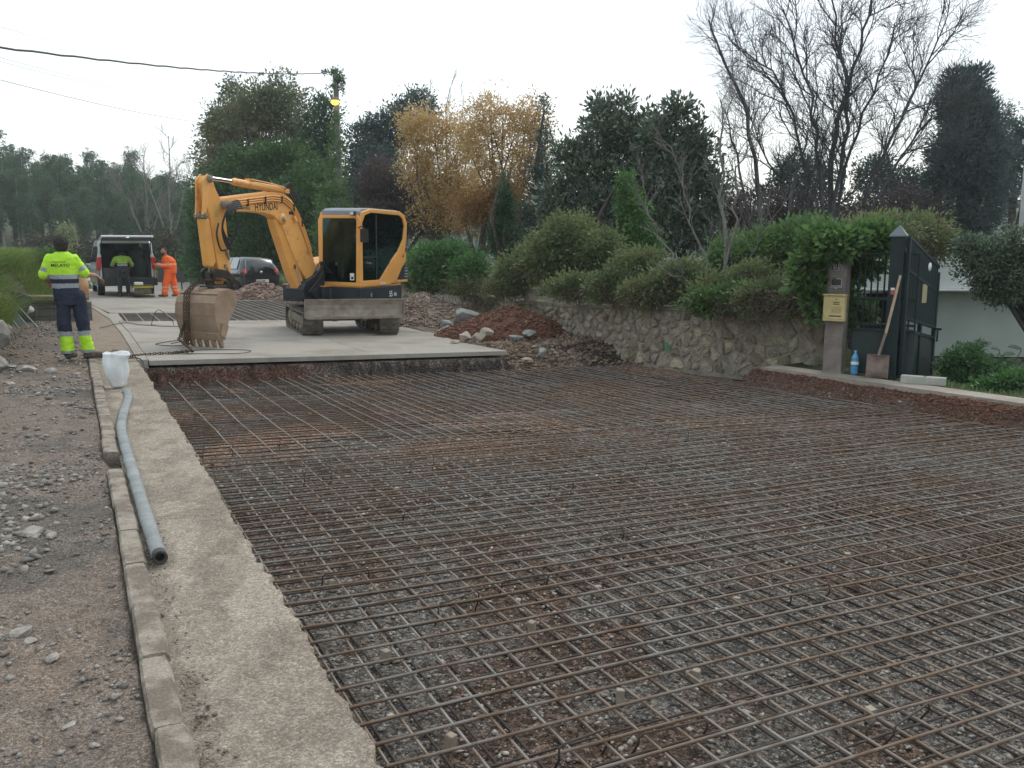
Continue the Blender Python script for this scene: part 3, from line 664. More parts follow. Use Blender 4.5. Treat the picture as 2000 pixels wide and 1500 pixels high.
# engine hood, orange, rounded top at rear and right side
q = MB()
sidep = [(-.60, .89), (-.62, 1.30), (-.80, 1.50), (-1.0, 1.56), (-1.18, 1.52), (-1.28, 1.42), (-1.31, 1.26), (-1.27, .89)]
q.prism(sidep, -.80, .82, f=lambda u, v, w: (u + (.10 * (abs(w) / .82) ** 3 if u < -1 else 0), w, v)); q.build('engine_hood', m_yel, ex, bevel=.05, seg=3)
q = MB(); q.prism([(.60, .89), (.60, 1.22), (.50, 1.33), (.1, 1.40), (-.62, 1.44), (-.62, .89)], -.90, -.20); q.build('tank_cover', m_yel, ex, bevel=.04, seg=3)
q = MB()
q.prism([(-.14, .90), (-.20, 1.10), (-.52, 1.40), (-.76, 1.56), (-.98, 1.62), (-1.13, 1.60), (-1.20, 1.50), (-1.18, 1.36), (-1.0, 1.23), (-.78, .98), (-.86, .90)], .90, .965)
q.build('side_cover', m_yel, ex, bevel=.018)
q = MB(); q.prism([(-.80, .98), (-1.02, 1.23), (-1.18, 1.34), (-1.22, .98)], .86, .945); vg = q.build('vent_panel', m_navy, ex, bevel=.01)
for i in range(5):
    q = MB(); q.box((-1.19 + .0 * i, .93, 1.03 + i * .062), (.14, .06, .014)); q.build('vent_slat', m_chrome if i > 3 else M('slat_grey', (.35, .37, .38), .4) if i == 0 else bpy.data.materials['slat_grey'], vg, bevel=.003)
q = MB(); q.box((-.95, .94, .94), (.60, .05, .045)); q.build('cover_sill', m_yel, ex, bevel=.008)
# cab
O_ = [(.75, .885), (.76, 2.16), (.66, 2.36), (.34, 2.435), (-.88, 2.43), (-1.10, 2.36), (-1.21, 2.2), (-1.19, 1.85), (-1.10, 1.56), (-.90, 1.40), (-.45, .885), (.2, .885)]
I_ = [(.665, 1.0), (.675, 2.14), (.57, 2.30), (.32, 2.36), (-.86, 2.345), (-1.02, 2.28), (-1.10, 2.12), (-1.03, 1.84), (-.78, 1.56), (-.50, 1.38), (-.02, 1.0), (.22, 1.0)]
cab = MB(); cab.ring(O_, I_, .915, .975); cabo = cab.build('cab', m_yel, ex, bevel=.012)
q = MB(); q.ring(O_, I_, -.005, .05)
q.box((-1.13, .46, 1.96), (.08, .83, .06)); q.box((-1.09, .46, 2.30), (.08, .83, .10)); q.box((-1.08, .46, 1.60), (.08, .83, .10))
fo = [(-.005, .885), (-.005, 2.2), (.06, 2.30), (.915, 2.30), (.977, 2.2), (.977, .885)]; fi = [(.075, .965), (.10, 2.20), (.12, 2.235), (.865, 2.235), (.885, 2.20), (.86, .965)]
q.ring(fo, fi, .715, .762, f=lambda u, v, w: (w, u, v)); q.build('cab_frame', m_yel, cabo, bevel=.012)
q = MB(); q.prism([(.70, 2.285), (.72, 2.36), (.60, 2.43), (.34, 2.452), (-.86, 2.448), (-1.08, 2.375), (-1.05, 2.33), (-.8, 2.39), (.3, 2.395), (.5, 2.37)], .05, .915); q.build('roof', m_grey, cabo, bevel=.015)
q = MB(); q.box((.735, .50, 2.335), (.05, .82, .115)); q.build('roof_visor', m_grey, cabo, bevel=.02)
q = MB(); q.prism([(.745, .97), (.74, 2.24), (.735, 2.24), (.74, .97)], .085, .875); q.build('windscreen', m_glass, cabo)
q = MB(); q.prism(I_, .944, .950); dr = q.build('door_window', m_glassd, cabo)
q = MB(); q.prism(I_, .018, .024); q.build('side_window', m_glassd, cabo)
q = MB(); q.box((-1.075, .46, 2.12), (.008, .82, .28)); q.build('rear_window', m_glassd, cabo)
q = MB(); q.box((.1, .952, 1.66), (.05, .02, 1.34)); q.box((.33, .952, 1.47), (.62, .012, .03)); q.build('door_frame', m_blk, cabo)
q = MB(); q.box((.46, .975, 1.36), (.17, .03, .03)); q.box((.38, .985, 1.345), (.10, .02, .03)); q.build('door_handle', m_chrome, cabo, bevel=.006)
q = MB(); q.box((0, .46, .93), (1.3, .84, .05)); q.box((-.35, .46, 1.1), (.5, .5, .3)); q.box((-.35, .46, 1.35), (.48, .48, .12)); q.box((-.58, .46, 1.72), (.12, .46, .70)); q.box((-.60, .46, 2.10), (.08, .26, .16))
q.box((-.2, .12, 1.25), (.7, .16, .6)); q.box((-.2, .82, 1.2), (.6, .14, .5)); q.box((.50, .46, 1.02), (.14, .35, .12)); q.ring(O_, I_, .052, .06); q.ring(O_, I_, .90, .912); q.box((-.75, .46, 1.25), (.04, .84, .7)); q.box((.05, .905, 1.05), (1.1, .012, .3)); q.build('seat_and_console', m_int, cabo, bevel=.03)
q = MB(); q.tube([(.15, .2, 1.4), (.22, .2, 1.68)], .02); q.ball((.22, .2, 1.70), .045); q.tube([(.2, .75, 1.4), (.25, .75, 1.66)], .02); q.ball((.25, .75, 1.68), .045); q.ball((.36, .22, 1.55), (.13, .12, .16)); q.build('control_lever', m_int, cabo)
q = MB(); q.tube([(.76, .93, 2.05), (.84, 1.06, 2.08), (.83, 1.10, 2.02)], .012); q.box((.82, 1.10, 1.90), (.035, .17, .26)); q.build('wing_mirror', m_blk, cabo, bevel=.01)
q = MB(); q.box((.80, .83, 2.33), (.07, .10, .085)); wl = q.build('work_lamp', m_blk, cabo, bevel=.01); q = MB(); q.box((.838, .83, 2.33), (.006, .08, .065)); q.build('lamp_lens', M('lamp_lens', (.6, .62, .62), .1, spec=.8), wl)
q = MB(); q.box((.768, .78, 1.08), (.004, .095, .14)); q.build('sticker', m_white, cabo); q = MB(); q.box((.771, .785, 1.055), (.003, .05, .05)); q.build('sticker_print', m_blackp, cabo)
q = MB(); q.box((.768, .42, 1.33), (.003, .05, .06)); q.build('sticker', m_greyp, cabo)
q = MB(); q.box((-1.02, .968, 1.50), (.11, .004, .09)); q.build('warning_label', M('red_label', (.35, .08, .04), .5), ex)
q = MB(); q.box((.72, .915, .72), (.006, .05, .10)); q.box((.35, .978, .70), (.05, .006, .08)); q.build('latch', m_grey, ex)
X_, Y_ = (-1, 0, 0), (0, 0, 1)
text_mesh('dealer_lettering', 'Biurrarena', .105, (-.40, .969, 1.27), X_, Y_, m_greyp, ex, squeeze=.9)
text_mesh('series_lettering', 'Robex', .085, (-.02, .979, .905), X_, Y_, m_white, ex)
text_mesh('model_lettering', '55', .17, (-.40, .974, .63), X_, Y_, m_white, ex, squeeze=.85); text_mesh('model_lettering', '-9A', .12, (-.58, .974, .63), X_, Y_, m_white, ex, squeeze=.85)
# boom foot, boom, arm, cylinders; (a, z) profiles in the machine's middle plane
YB = -0.07
def beam(name, prof, hw, mat, bevel=.018, y=YB, par=ex):
    q = MB(); q.prism(prof, y - hw, y + hw); return q.build(name, mat, par, bevel=bevel, seg=2)
beam('boom_bracket', [(.80, .60), (.72, 1.12), (.86, 1.26), (1.06, 1.10), (1.42, .98), (1.55, .84), (1.45, .68), (1.10, .56)], .20, m_navy)
boomP = [(.84, .86), (.87, 1.12), (1.09, 1.66), (1.30, 2.05), (1.49, 2.34), (1.68, 2.54), (1.92, 2.655), (2.3, 2.665), (3.04, 2.57), (3.68, 2.485), (3.74, 2.40), (3.70, 2.30), (3.58, 2.26), (2.92, 2.275), (2.52, 2.265), (2.26, 2.22), (2.02, 2.06), (1.84, 1.74), (1.55, 1.31), (1.20, .96), (1.0, .80)]
boom = beam('boom', boomP, .11, m_yelw, .02)
q = MB()   # raised edge flanges and pipes along the boom side
side = [(1.10, 1.60), (1.31, 2.0), (1.50, 2.28), (1.70, 2.47), (1.93, 2.575), (2.3, 2.585), (3.0, 2.495), (3.45, 2.435)]
for k, dz in enumerate((.005, -.038, -.078)): q.tube([(a + .02 * k, YB + .13, z + dz + (-.02 if i < 3 else 0)) for i, (a, z) in enumerate(side)], .017, n=6)
q.build('hydraulic_pipes', m_yel, boom)
for a, z in [(2.05, 2.54), (2.55, 2.50), (3.05, 2.43), (1.42, 2.12), (1.68, 2.40)]: q = MB(); q.box((a, YB + .135, z), (.025, .045, .13)); q.build('pipe_clamp', m_blk, boom)
q = MB(); q.box((2.3, YB, 2.675), (.08, .14, .04)); q.tube([(1.68, YB + .13, 2.24), (1.61, YB + .14, 2.14)], .035); q.build('pipe_boss', m_yelw, boom)
q = MB(); q.lathe([(0, -.14), (.10, -.14), (.10, .14), (0, .14)], (2.02, YB, 2.18), n=14, axis='y'); q.lathe([(0, -.15), (.045, -.15), (.045, .15), (0, .15)], (2.02, YB, 2.18), n=12, axis='y', m=1); q.build('pivot_pin', [m_yelw, m_tfr], boom)
q = MB(); q.box((1.74, YB + .12, 2.30), (.12, .03, .055), m=0); q.build('boom_lamp', m_blk, boom, bevel=.01)
text_mesh('dealer_lettering', 'Biurrarena', .085, (3.26, YB + .1115, 2.31), X_, (0.06, 0, 1), m_greyp, boom, squeeze=.85)
text_mesh('maker_lettering', 'HYUNDAI', .19, (2.82, YB + .1115, 2.295), (-1, 0, .08), (.10, 0, 1), m_blackp, boom, squeeze=.80)
# boom cylinder with its guard
cyl = beam('boom_cylinder', [(2.20, 2.16), (2.02, 2.24), (1.86, 2.12), (1.70, 1.78), (1.50, 1.38), (1.30, .98), (1.36, .82), (1.50, .84), (1.70, 1.12), (1.96, 1.64), (2.13, 1.98)], .085, m_yel, .02)
cyl.location = (.03, 0, 0)
q = MB(); q.tube([(1.42, .03, .92), (1.56, .03, 1.25)], .018); q.box((1.62, .02, 1.28), (.05, .05, .08)); q.box((1.42, .02, .90), (.06, .06, .10)); q.tube([(1.30, -.07, .80), (1.62, -.07, 1.2)], .045); q.build('cylinder_rod', m_chrome, cyl)
# arm with tapered plate box
armP = [(4.17, 2.70), (4.12, 2.80), (4.03, 2.835), (3.94, 2.80), (3.87, 2.62), (3.72, 2.42), (3.64, 2.26), (3.62, 2.0), (3.54, 1.20), (3.52, 1.0), (3.64, .93), (3.76, 1.02), (3.88, 1.32), (3.97, 1.75), (4.02, 2.1), (4.10, 2.35)]
arm = beam('dipper_arm', armP, .09, m_yel, .015, y=-.03)
q = MB(); q.prism([(4.20, 2.74), (4.08, 2.85), (4.0, 2.80), (4.07, 2.55), (4.10, 2.35), (4.18, 2.14), (4.24, 2.14), (4.21, 2.4)], -.085, -.055); q.prism([(4.20, 2.74), (4.08, 2.85), (4.0, 2.80), (4.07, 2.55), (4.10, 2.35), (4.18, 2.14), (4.24, 2.14), (4.21, 2.4)], .055, .085); q.build('arm_ear', m_yelw, arm, bevel=.005)
q = MB(); q.lathe([(0, -.11), (.05, -.11), (.05, .11), (0, .11)], (4.19, 0, 2.16), n=12, axis='y'); q.build('pivot_pin', m_tfr, arm); q = MB(); q.lathe([(0, -.12), (.06, -.12), (.06, .12), (0, .12)], (4.05, 0, 2.77), n=12, axis='y'); q.build('pivot_pin', m_tfr, arm); q = MB(); q.lathe([(0, -.16), (.07, -.16), (.07, .16), (0, .16)], (3.70, 0, 2.37), n=12, axis='y'); q.build('pivot_pin', m_tfr, arm)
q = MB(); q.prism([(4.20, 2.14), (4.06, 2.12), (3.93, 1.40), (4.03, 1.30), (4.10, 1.34)], -.095, .075); bc = q.build('bucket_cylinder', m_yel, arm, bevel=.03, seg=3)
q = MB(); q.tube([(4.05, 0, 1.4), (4.02, 0, 1.18)], .035); q.build('cylinder_rod', m_chrome, bc)
# arm cylinder on top of the boom
q = MB(); q.tube([(3.38, 0, 2.775), (3.30, 0, 2.775), (3.29, 0, 2.77), (1.98, 0, 2.715), (1.85, 0, 2.71)], [.05, .066, .066, .066, .05], n=14); q.box((2.9, 0, 2.83), (.14, .08, .05)); q.tube([(2.9, .05, 2.84), (2.3, .07, 2.80), (1.95, .07, 2.76)], .014, n=6); q.box((1.88, 0, 2.70), (.14, .16, .08)); ac = q.build('arm_cylinder', m_yelw, ex)
q = MB(); q.tube([(3.36, 0, 2.775), (4.02, 0, 2.795)], .034, n=12); q.build('cylinder_rod', m_chrome, ac)
q = MB()
def hose(pts, r=.016, mb=None):
    p = [Vector(x) for x in pts]; out = []
    for i in range(len(p) - 1):
        a, b, c, d = p[max(i - 1, 0)], p[i], p[i + 1], p[min(i + 2, len(p) - 1)]
        for k in range(6):
            t = k / 6; out.append(.5 * ((2 * b) + (c - a) * t + (2 * a - 5 * b + 4 * c - d) * t * t + (3 * b - a - 3 * c + d) * t ** 3))
    out.append(p[-1]); mb.tube(out, r, n=6); return out
for k in range(5): hose([(3.42, .17 + .018 * k, 2.44 - .03 * k), (3.62, .23 + .02 * k, 2.43 - .03 * k), (3.86, .26, 2.25 - .01 * k), (3.93, .22, 2.0), (3.84 - .02 * k, .17, 1.78), (3.72 - .022 * k, .15, 1.62)], .017, q)
for k in range(2): hose([(3.46, .17, 2.42), (3.56, .2, 2.25), (3.56 - .04 * k, .2, 1.95), (3.66, .16, 1.70)], .014, q)
hose([(3.90, .12, 2.05), (3.98, .14, 1.85), (3.90, .14, 1.62), (3.78, .13, 1.60)], .016, q)
for k in range(4): hose([(1.95, .05 * k - .08, 2.72), (1.78, .05 * k - .1, 2.80 + .02 * k), (1.60, .05 * k - .1, 2.70), (1.50, .05 * k - .05, 2.50)], .014, q)
for k in range(5): hose([(.74, .12 + .04 * k, 1.15), (.90 + .03 * k, .20, 1.36), (1.02, .18 + .02 * k, 1.12), (1.22 + .05 * k, .22, .80), (1.18, .2, .62 + .02 * k), (.95, .2, .62)], .018, q)
q.build('hydraulic_hoses', m_blk, ex)
q = MB()
for k in range(4): q.box((3.68 - .02 * k, .08, 1.58 - .035 * k), (.02, .03, .09))
q.box((3.70, .07, 1.33), (.06, .03, .06)); q.box((3.66, .07, 1.14), (.05, .012, .13)); q.box((3.66, .07, 1.25), (.025, .03, .10)); q.build('hose_fittings', m_tfr, arm)
q = MB(); q.box((3.88, .0615, 2.26), (.10, .003, .22)); q.build('lifting_diagram', M('pale_label', (.62, .42, .13), .6, col2=(.5, .3, .08), sc=60), arm)
# link bars
m_link = M('greasy_steel', (.03, .028, .026), .45, metal=.3, col2=(.07, .055, .045), sc=8)
for y in (-.12, .12):
    q = MB(); q.prism([(4.10, 1.24), (4.02, 1.30), (3.72, 1.26), (3.48, 1.06), (3.46, .95), (3.53, .92), (3.70, 1.12), (4.0, 1.15), (4.06, 1.10)], y - .02, y + .02); q.build('bucket_link', m_link, ex, bevel=.01)
q = MB(); q.prism([(4.09, 1.25), (4.0, 1.22), (3.93, .86), (4.08, .82)], -.06, .06); q.build('bucket_link', m_link, ex, bevel=.02)
q = MB(); q.box((3.95, 0, .93), (.34, .30, .16)); q.box((3.66, 0, .98), (.2, .26, .2)); q.lathe([(0, -.18), (.04, -.18), (.04, .18), (0, .18)], (3.62, 0, .98), n=10, axis='y'); q.lathe([(0, -.18), (.04, -.18), (.04, .18), (0, .18)], (4.0, 0, .95), n=10, axis='y'); q.build('quick_coupler', m_link, ex, bevel=.02)
# bucket: curled shell with open mouth towards the machine
W2 = .40; bo = [(3.90, .93), (4.05, .97), (4.24, .94), (4.36, .84), (4.42, .70), (4.43, .55), (4.39, .38), (4.32, .22), (4.27, .11)]
bi = [(x - .022 * (1 if i > 2 else .2), z - .022 * (1 if i < 4 else .0)) for i, (x, z) in enumerate(bo)]
q = MB(); nb = len(bo)
vs = [(x, y, z) for y in (-W2, W2) for L in (bo, bi) for x, z in L]; fs = []
for i in range(nb - 1): fs += [(i, i + 1, 2 * nb + i + 1, 2 * nb + i), (nb + i, 3 * nb + i, 3 * nb + i + 1, nb + i + 1)]
fs += [(0, 2 * nb, 3 * nb, nb), (nb - 1, 2 * nb - 1, 4 * nb - 1, 3 * nb - 1)]
q.add(vs, fs); bk = q.build('bucket', m_buck, ex)
cheek = bo + [(4.20, .12), (4.10, .40), (3.93, .62), (3.84, .80)]
for y in (-W2, W2):
    q = MB(); q.prism(cheek, y - .012, y + .012); q.build('bucket_cheek', m_buck, bk, bevel=.004)
    q = MB(); q.prism([(4.32, .22), (4.21, .14), (4.12, .34), (4.16, .45), (4.27, .42)], y + math.copysign(.012, y), y + math.copysign(.034, y)); q.build('side_cutter', m_buck, bk, bevel=.004)
q = MB(); q.box((4.405, 0, .72), (.035, .79, .07), R=Matrix.Rotation(.1, 3, 'Y')); q.box((4.31, 0, .895), (.05, .79, .03), R=Matrix.Rotation(.7, 3, 'Y')); q.box((4.32, 0, .19), (.05, .80, .13), R=Matrix.Rotation(.3, 3, 'Y')); q.box((4.0, 0, .955), (.6, .05, .06)); q.build('wear_strip', m_buck, bk, bevel=.006)
for i in range(6):
    y = -W2 + .035 + i * (2 * W2 - .07) / 5; q = MB()
    q.prism([(4.33, .20), (4.24, .20), (4.215, .06), (4.20, -.03), (4.235, -.03), (4.29, .06)], y - .032, y + .032, pts1=None); q.build('tooth', m_buck, bk, bevel=.006)
q = MB(); q.lathe([(.0, -.08), (.012, -.08)], (0, 0, 0), n=4); 
bk.location = (0, 0, 0)
for o_ in (bk,): pass
ex.rotation_euler = (-.018, 0.0, ex_yaw)

# ------------------------------------------------------------------ chain over the bucket, trailing to the left over the slab
def exw(a, b, z):
    return ex.matrix_basis @ Vector((a, b, z))
bpy.context.view_layer.update()
def chain_pts():
    p = [exw(3.98, .12, 1.10), exw(4.20, -.02, 1.10), exw(4.36, -.10, 1.03), exw(4.47, -.16, .90), exw(4.50, -.16, .66), exw(4.50, -.17, .40), exw(4.48, -.17, .14), exw(4.45, -.18, .05)]
    return p
m_chain = M('rusty_chain', (.06, .042, .03), .6, metal=.4, col2=(.13, .08, .05), sc=15)
def chain(mb, pts, lk=.045, w=.020, r=.0055):
    seg = []; acc = 0
    for a, b in zip(pts[:-1], pts[1:]):
        d = b - a; L = d.length
        while acc < L: seg.append((a + d * (acc / L), d.normalized())); acc += lk * .72
        acc -= L
    for i, (c, d) in enumerate(seg):
        s = d.orthogonal().normalized(); s = Matrix.Rotation(math.radians(45 + 90 * (i % 2)), 3, d) @ s
        ring_ = [c + d * (lk / 2) * math.sin(t) + s * w / 1.6 * math.cos(t) for t in [2 * math.pi * k / 8 for k in range(9)]]
        mb.tube(ring_, r, n=4, caps=False)
q = MB(); cp = chain_pts(); 
for off in (0, .035, .07): chain(q, [p + Vector((off, off * .4, -.01 * off)) for p in cp], w=.024, r=.0065)
g0 = cp[-1]; tail = [exw(4.47, -.17, .42), exw(4.50, -.30, .12), P(14.25, 1.60, .03), P(14.35, 1.35, .0), P(14.25, 1.05, .012), P(14.1, .80, .02), P(13.95, .6, .02), P(13.7, .33, .01)]
tail2 = []
for i in range(len(tail) - 1):
    for t in range(4): tail2.append(tail[i].lerp(tail[i + 1], t / 4))
tail2.append(tail[-1]); 
for i in range(9, len(tail2)): tail2[i] = tail2[i] + Vector((.01 * math.sin(i), .012 * math.cos(i * 1.7), .004))
chain(q, tail2, lk=.055, w=.028, r=.0075); chain(q, [p + Vector((.03, -.04, .0)) for p in tail2[:14]], lk=.05, w=.026, r=.0065)
tag(q.build('chain', m_chain), 'rusty steel chain draped over the excavator bucket and trailing across the slab', 'chain')

def wire(pts, r, label, mat, cat='wire', smooth_=True):
    q = MB(); hose(pts, r, q); return tag(q.build('wire', mat), label, cat)
m_wire = M('black_cable', (.02, .02, .022), .5)
wire([P(19.2, .42, .03), P(20.3, .92, .03), P(20.0, 1.25, .0), P(19.5, 1.7, -.01), P(19.4, 2.1, -.02), P(19.3, 2.6, -.03)], .008, 'thin dark cable lying from the dusty gutter across the slab behind the bucket', m_wire)
wire([P(20.1, 1.45, -.02), P(20.15, 1.62, .30), P(20.0, 1.9, -.03), P(20.1, 1.45, -.015)], .007, 'small triangle of bent wire standing on the slab near the far steel mat', m_wire)
wire([P(15.9, 1.45, -.01), P(16.3, 1.75, -.0), P(16.8, 2.0, .01), P(16.0, 1.9, .0), P(15.5, 1.5, -.01), P(15.9, 1.2, -.005), P(16.4, 1.7, 0)], .007, 'loop of dark wire curled on the slab left of the bucket teeth', m_wire)
wire([P(14.5, 1.35, -.0), P(14.75, 1.9, -.02), P(14.5, 2.5, -.035), P(14.1, 2.3, -.03), P(14.15, 1.7, -.01), P(14.5, 1.3, -.01)], .006, 'wide loop of thin wire lying on the slab edge under the bucket', m_wire)
wire([P(13.2, .30, .02), P(13.6, .55, .03), P(13.55, .80, .03), P(13.1, .84, -.12), P(12.6, .86, -.22), P(12.3, .92, -.2)], .009, 'black cable running from the white sack over the slab corner into the pit', m_wire)
wire([P(14.0, .05, .03), P(13.9, .25, .03), P(14.3, .45, .01), P(15.2, .5, .0), P(14.9, .62, .0)], .007, 'thin wire bent across the dusty gutter by the worker\'s boot', m_wire)
# ------------------------------------------------------------------ van with raised tailgate
m_van = M('van_silver_green', (.42, .47, .45), .3, metal=.35, col2=(.47, .52, .50), sc=.8, spec=.6, coat=.5)
m_vdark = M('van_dark_trim', (.022, .028, .03), .55); m_vwhite = M('tailgate_white', (.70, .72, .74), .3, coat=.4)
m_red = M('tail_lamp_red', (.45, .02, .02), .2, spec=.7); m_tyre = M('tyre', (.02, .02, .021), .8); m_rim = M('alloy_rim', (.55, .56, .58), .3, metal=.7)
m_vglass = GLASS('van_glass', (.12, .16, .17)); m_card = M('cardboard', (.36, .25, .14), .9)
def wheel(parent, x, y, r, w, name='wheel'):
    q = MB(); s = 1 if y > 0 else -1
    q.lathe([(r * .62, -w / 2), (r * .95, -w / 2), (r, -w / 2 + .02), (r, w / 2 - .02), (r * .95, w / 2), (r * .62, w / 2)], (x, y, r), n=24, axis='y')
    wo_ = q.build(name, m_tyre, parent)
    q = MB(); q.lathe([(r * .63, -w / 2 + .01), (r * .63, w / 2 - .01)], (x, y, r), n=20, axis='y')
    for k in range(7):
        a = k * 2 * math.pi / 7; q.tube([(x, y + s * (w / 2 - .03), r), (x + r * .6 * math.cos(a), y + s * (w / 2 - .02), r + r * .6 * math.sin(a))], [.05, .03], n=5)
    q.lathe([(0, 0), (.07, 0)], (x, y + s * w / 2 - s * .01, r), n=10, axis='y'); q.build('rim', m_rim, wo_)
# local frame: x forward (up the road), y left; rear bumper at x = 0
vr = empty('van', Pg(32.9, 1.72), math.atan2(ER.y, ER.x) + .03, label='silver green van with its tailgate raised and open load bay facing the camera', cat='van')
side = [(0.05, .42), (.02, .95), (.05, 1.35), (.16, 1.80), (.24, 1.88), (2.6, 1.90), (3.15, 1.84), (3.75, 1.32), (4.05, 1.10), (4.78, .96), (4.95, .72), (4.93, .34), (4.4, .30), (4.35, .55), (4.15, .70), (3.85, .70), (3.62, .55), (3.58, .30), (1.35, .30), (1.30, .55), (1.10, .70), (.82, .70), (.60, .55), (.55, .32), (.12, .36)]
def vy(z): return .945 - (max(z - 1.05, 0)) * .16 - (max(.5 - z, 0)) * .1
for s in (1, -1):
    q = MB(); f = lambda u, v, w: (u, s * (vy(v) - w), v)
    q.prism(side, 0, .05, f=f); b_ = q.build('side_panel', m_van, vr, bevel=.02)
    q = MB(); q.prism([(.30, 1.18), (.30, 1.68), (1.25, 1.70), (1.25, 1.16)], -.006, .0, f=f); q.prism([(1.33, 1.16), (1.33, 1.70), (2.35, 1.70), (2.35, 1.14)], -.006, .0, f=f); q.prism([(2.45, 1.14), (2.45, 1.70), (2.95, 1.70), (3.45, 1.22), (3.4, 1.12)], -.006, 0, f=f); q.build('side_window', m_vglass if s < 0 else M('side_glass_dark', (.02, .028, .03), .08, spec=.8), b_)
    q = MB(); q.prism([(-.03, .90), (-.03, 1.32), (.10, 1.35), (.20, 1.12), (.17, .90)], -.014, .13, f=f); q.build('tail_lamp', m_red, vr, bevel=.01)
    q = MB(); q.box((3.35, s * 1.03, 1.22), (.10, .20, .22)); q.build('wing_mirror', m_vdark, vr, bevel=.02)
    wheel(vr, .95, s * .80, .33, .22); wheel(vr, 3.98, s * .80, .33, .22)
q = MB(); q.box((1.5, 0, 1.885), (2.6, 1.52, .04)); q.build('roof', m_van, vr, bevel=.02)
q = MB(); q.box((.20, 0, 1.84), (.10, 1.55, .08)); q.prism([(.05, 1.55), (.18, 1.82), (.25, 1.82), (.12, 1.5), (.10, .6), (.03, .6)], .78, .86); q.prism([(.05, 1.55), (.18, 1.82), (.25, 1.82), (.12, 1.5), (.10, .6), (.03, .6)], -.86, -.78); q.build('load_bay_frame', m_van, vr, bevel=.015)
q = MB(); q.prism([(3.0, 1.86), (3.72, 1.34), (3.75, 1.30), (3.0, 1.80)], -.72, .72); q.build('windscreen', m_vglass, vr)
q = MB(); q.box((4.3, 0, .78), (1.15, 1.75, .42)); q.build('bonnet', m_van, vr, bevel=.08)
q = MB(); q.box((1.7, 0, .52), (3.3, 1.7, .06)); q.box((2.3, .35, 1.0), (.15, .6, .9)); q.box((2.3, -.4, 1.0), (.15, .7, 1.1)); q.box((3.2, .4, 1.05), (.15, .55, 1.0)); q.box((.3, 0, .40), (.3, 1.6, .1)); q.box((1.4, -.5, 1.05), (1.6, .5, 1.0)); q.build('load_bay_lining', m_int, vr)
q = MB(); q.box((-.03, 0, .48), (.18, 1.90, .26)); q.box((.03, 0, .62), (.2, 1.7, .05)); q.build('rear_bumper', m_vdark, vr, bevel=.04)
q = MB(); q.box((-.04, 0, .63), (.10, 1.3, .02)); q.build('load_sill', M('sill_grey', (.08, .09, .09), .5), vr)
# tailgate raised level behind the roof
tgt = MB(); R_ = Matrix.Rotation(math.radians(4), 3, 'Y')
tgt.box((-.45, 0, 1.985), (1.20, 1.62, .07), R=R_); tg_ = tgt.build('tailgate', m_vwhite, vr, bevel=.03, seg=3)
q = MB(); q.box((-.47, 0, 1.935), (1.10, 1.5, .035), R=R_); q.build('tailgate_lining', m_vdark, tg_)
q = MB(); q.lathe([(.0, 0), (.055, 0), (.055, .01), (0, .01)], (-1.06, 0, 1.965), n=14, axis='x'); q.build('badge', m_chrome, tg_)
q = MB(); q.box((-1.05, 0, 1.93), (.04, 1.5, .09)); q.build('tailgate_edge', m_vdark, tg_, bevel=.01)
q = MB(); q.tube([(.1, .80, 1.40), (-.5, .76, 1.93)], .014, n=6); q.tube([(.1, -.80, 1.40), (-.5, -.76, 1.93)], .014, n=6); q.build('gas_strut', m_vdark, tg_)
# things in the load bay
q = MB(); q.box((0, 0, .2), (.5, .45, .4)); t_ = q.build('box', M('grey_box', (.15, .16, .16), .7), bevel=.01); t_.location = vr.matrix_basis @ Vector((.45, .62, .56)); t_.rotation_euler = (0, 0, 1.1); tag(t_, 'grey plastic crate standing at the left inside the open van', 'box')
q = MB(); q.box((0, 0, .16), (.5, .4, .32)); t_ = q.build('box', m_card, bevel=.006); t_.location = vr.matrix_basis @ Vector((.6, .15, .56)); t_.rotation_euler = (0, 0, .5); tag(t_, 'brown carton in the middle of the van load bay behind the bending worker', 'box')
# dark jacket hanging at the right of the opening
q = MB(); q.ball((0, 0, .35), (.28, .13, .5)); q.ball((0, 0, .85), (.22, .12, .22)); t_ = q.build('bag', m_int); t_.location = vr.matrix_basis @ Vector((.5, -.45, .62)); tag(t_, 'tall black bag standing at the right inside the open van', 'bag')

# ------------------------------------------------------------------ dark hatchback
m_car = M('car_black', (.008, .011, .014), .18, spec=.6, coat=1.0)
cr_ = empty('car', Pg(35.6, 6.75), math.atan2(ER.y, ER.x) + .20, label='small black hatchback parked beside the hedge behind the excavator arm', cat='car')
def sec(x, zl, zb, zt, wl, wb, wt):   # cross-section: sill, belt line, roof
    h = [(0, zl), (wl * .9, zl), (wl, zl + .10), (wb, (zl + zb) * .55), (wb, zb - .05), (wb - .03, zb), (wt + (wb - wt) * .45, zb + (zt - zb) * .5), (wt, zt - .06), (wt - .10, zt), (0, zt + .015)]
    return [(x, y, z) for y, z in h] + [(x, -y, z) for y, z in reversed(h[1:-1])]
secs = [sec(-.03, .38, .78, .80, .60, .66, .50), sec(.02, .26, .90, .98, .72, .78, .60), sec(.18, .22, .95, 1.30, .76, .81, .60), sec(.42, .21, .95, 1.42, .78, .825, .60), sec(.9, .20, .94, 1.46, .79, .83, .62), sec(1.6, .20, .93, 1.46, .79, .83, .62), sec(2.15, .20, .93, 1.38, .79, .83, .60), sec(2.75, .20, .93, 1.02, .79, .82, .62), sec(3.3, .22, .86, .90, .77, .78, .60), sec(3.75, .26, .70, .74, .66, .66, .50), sec(3.82, .34, .60, .62, .5, .5, .4)]
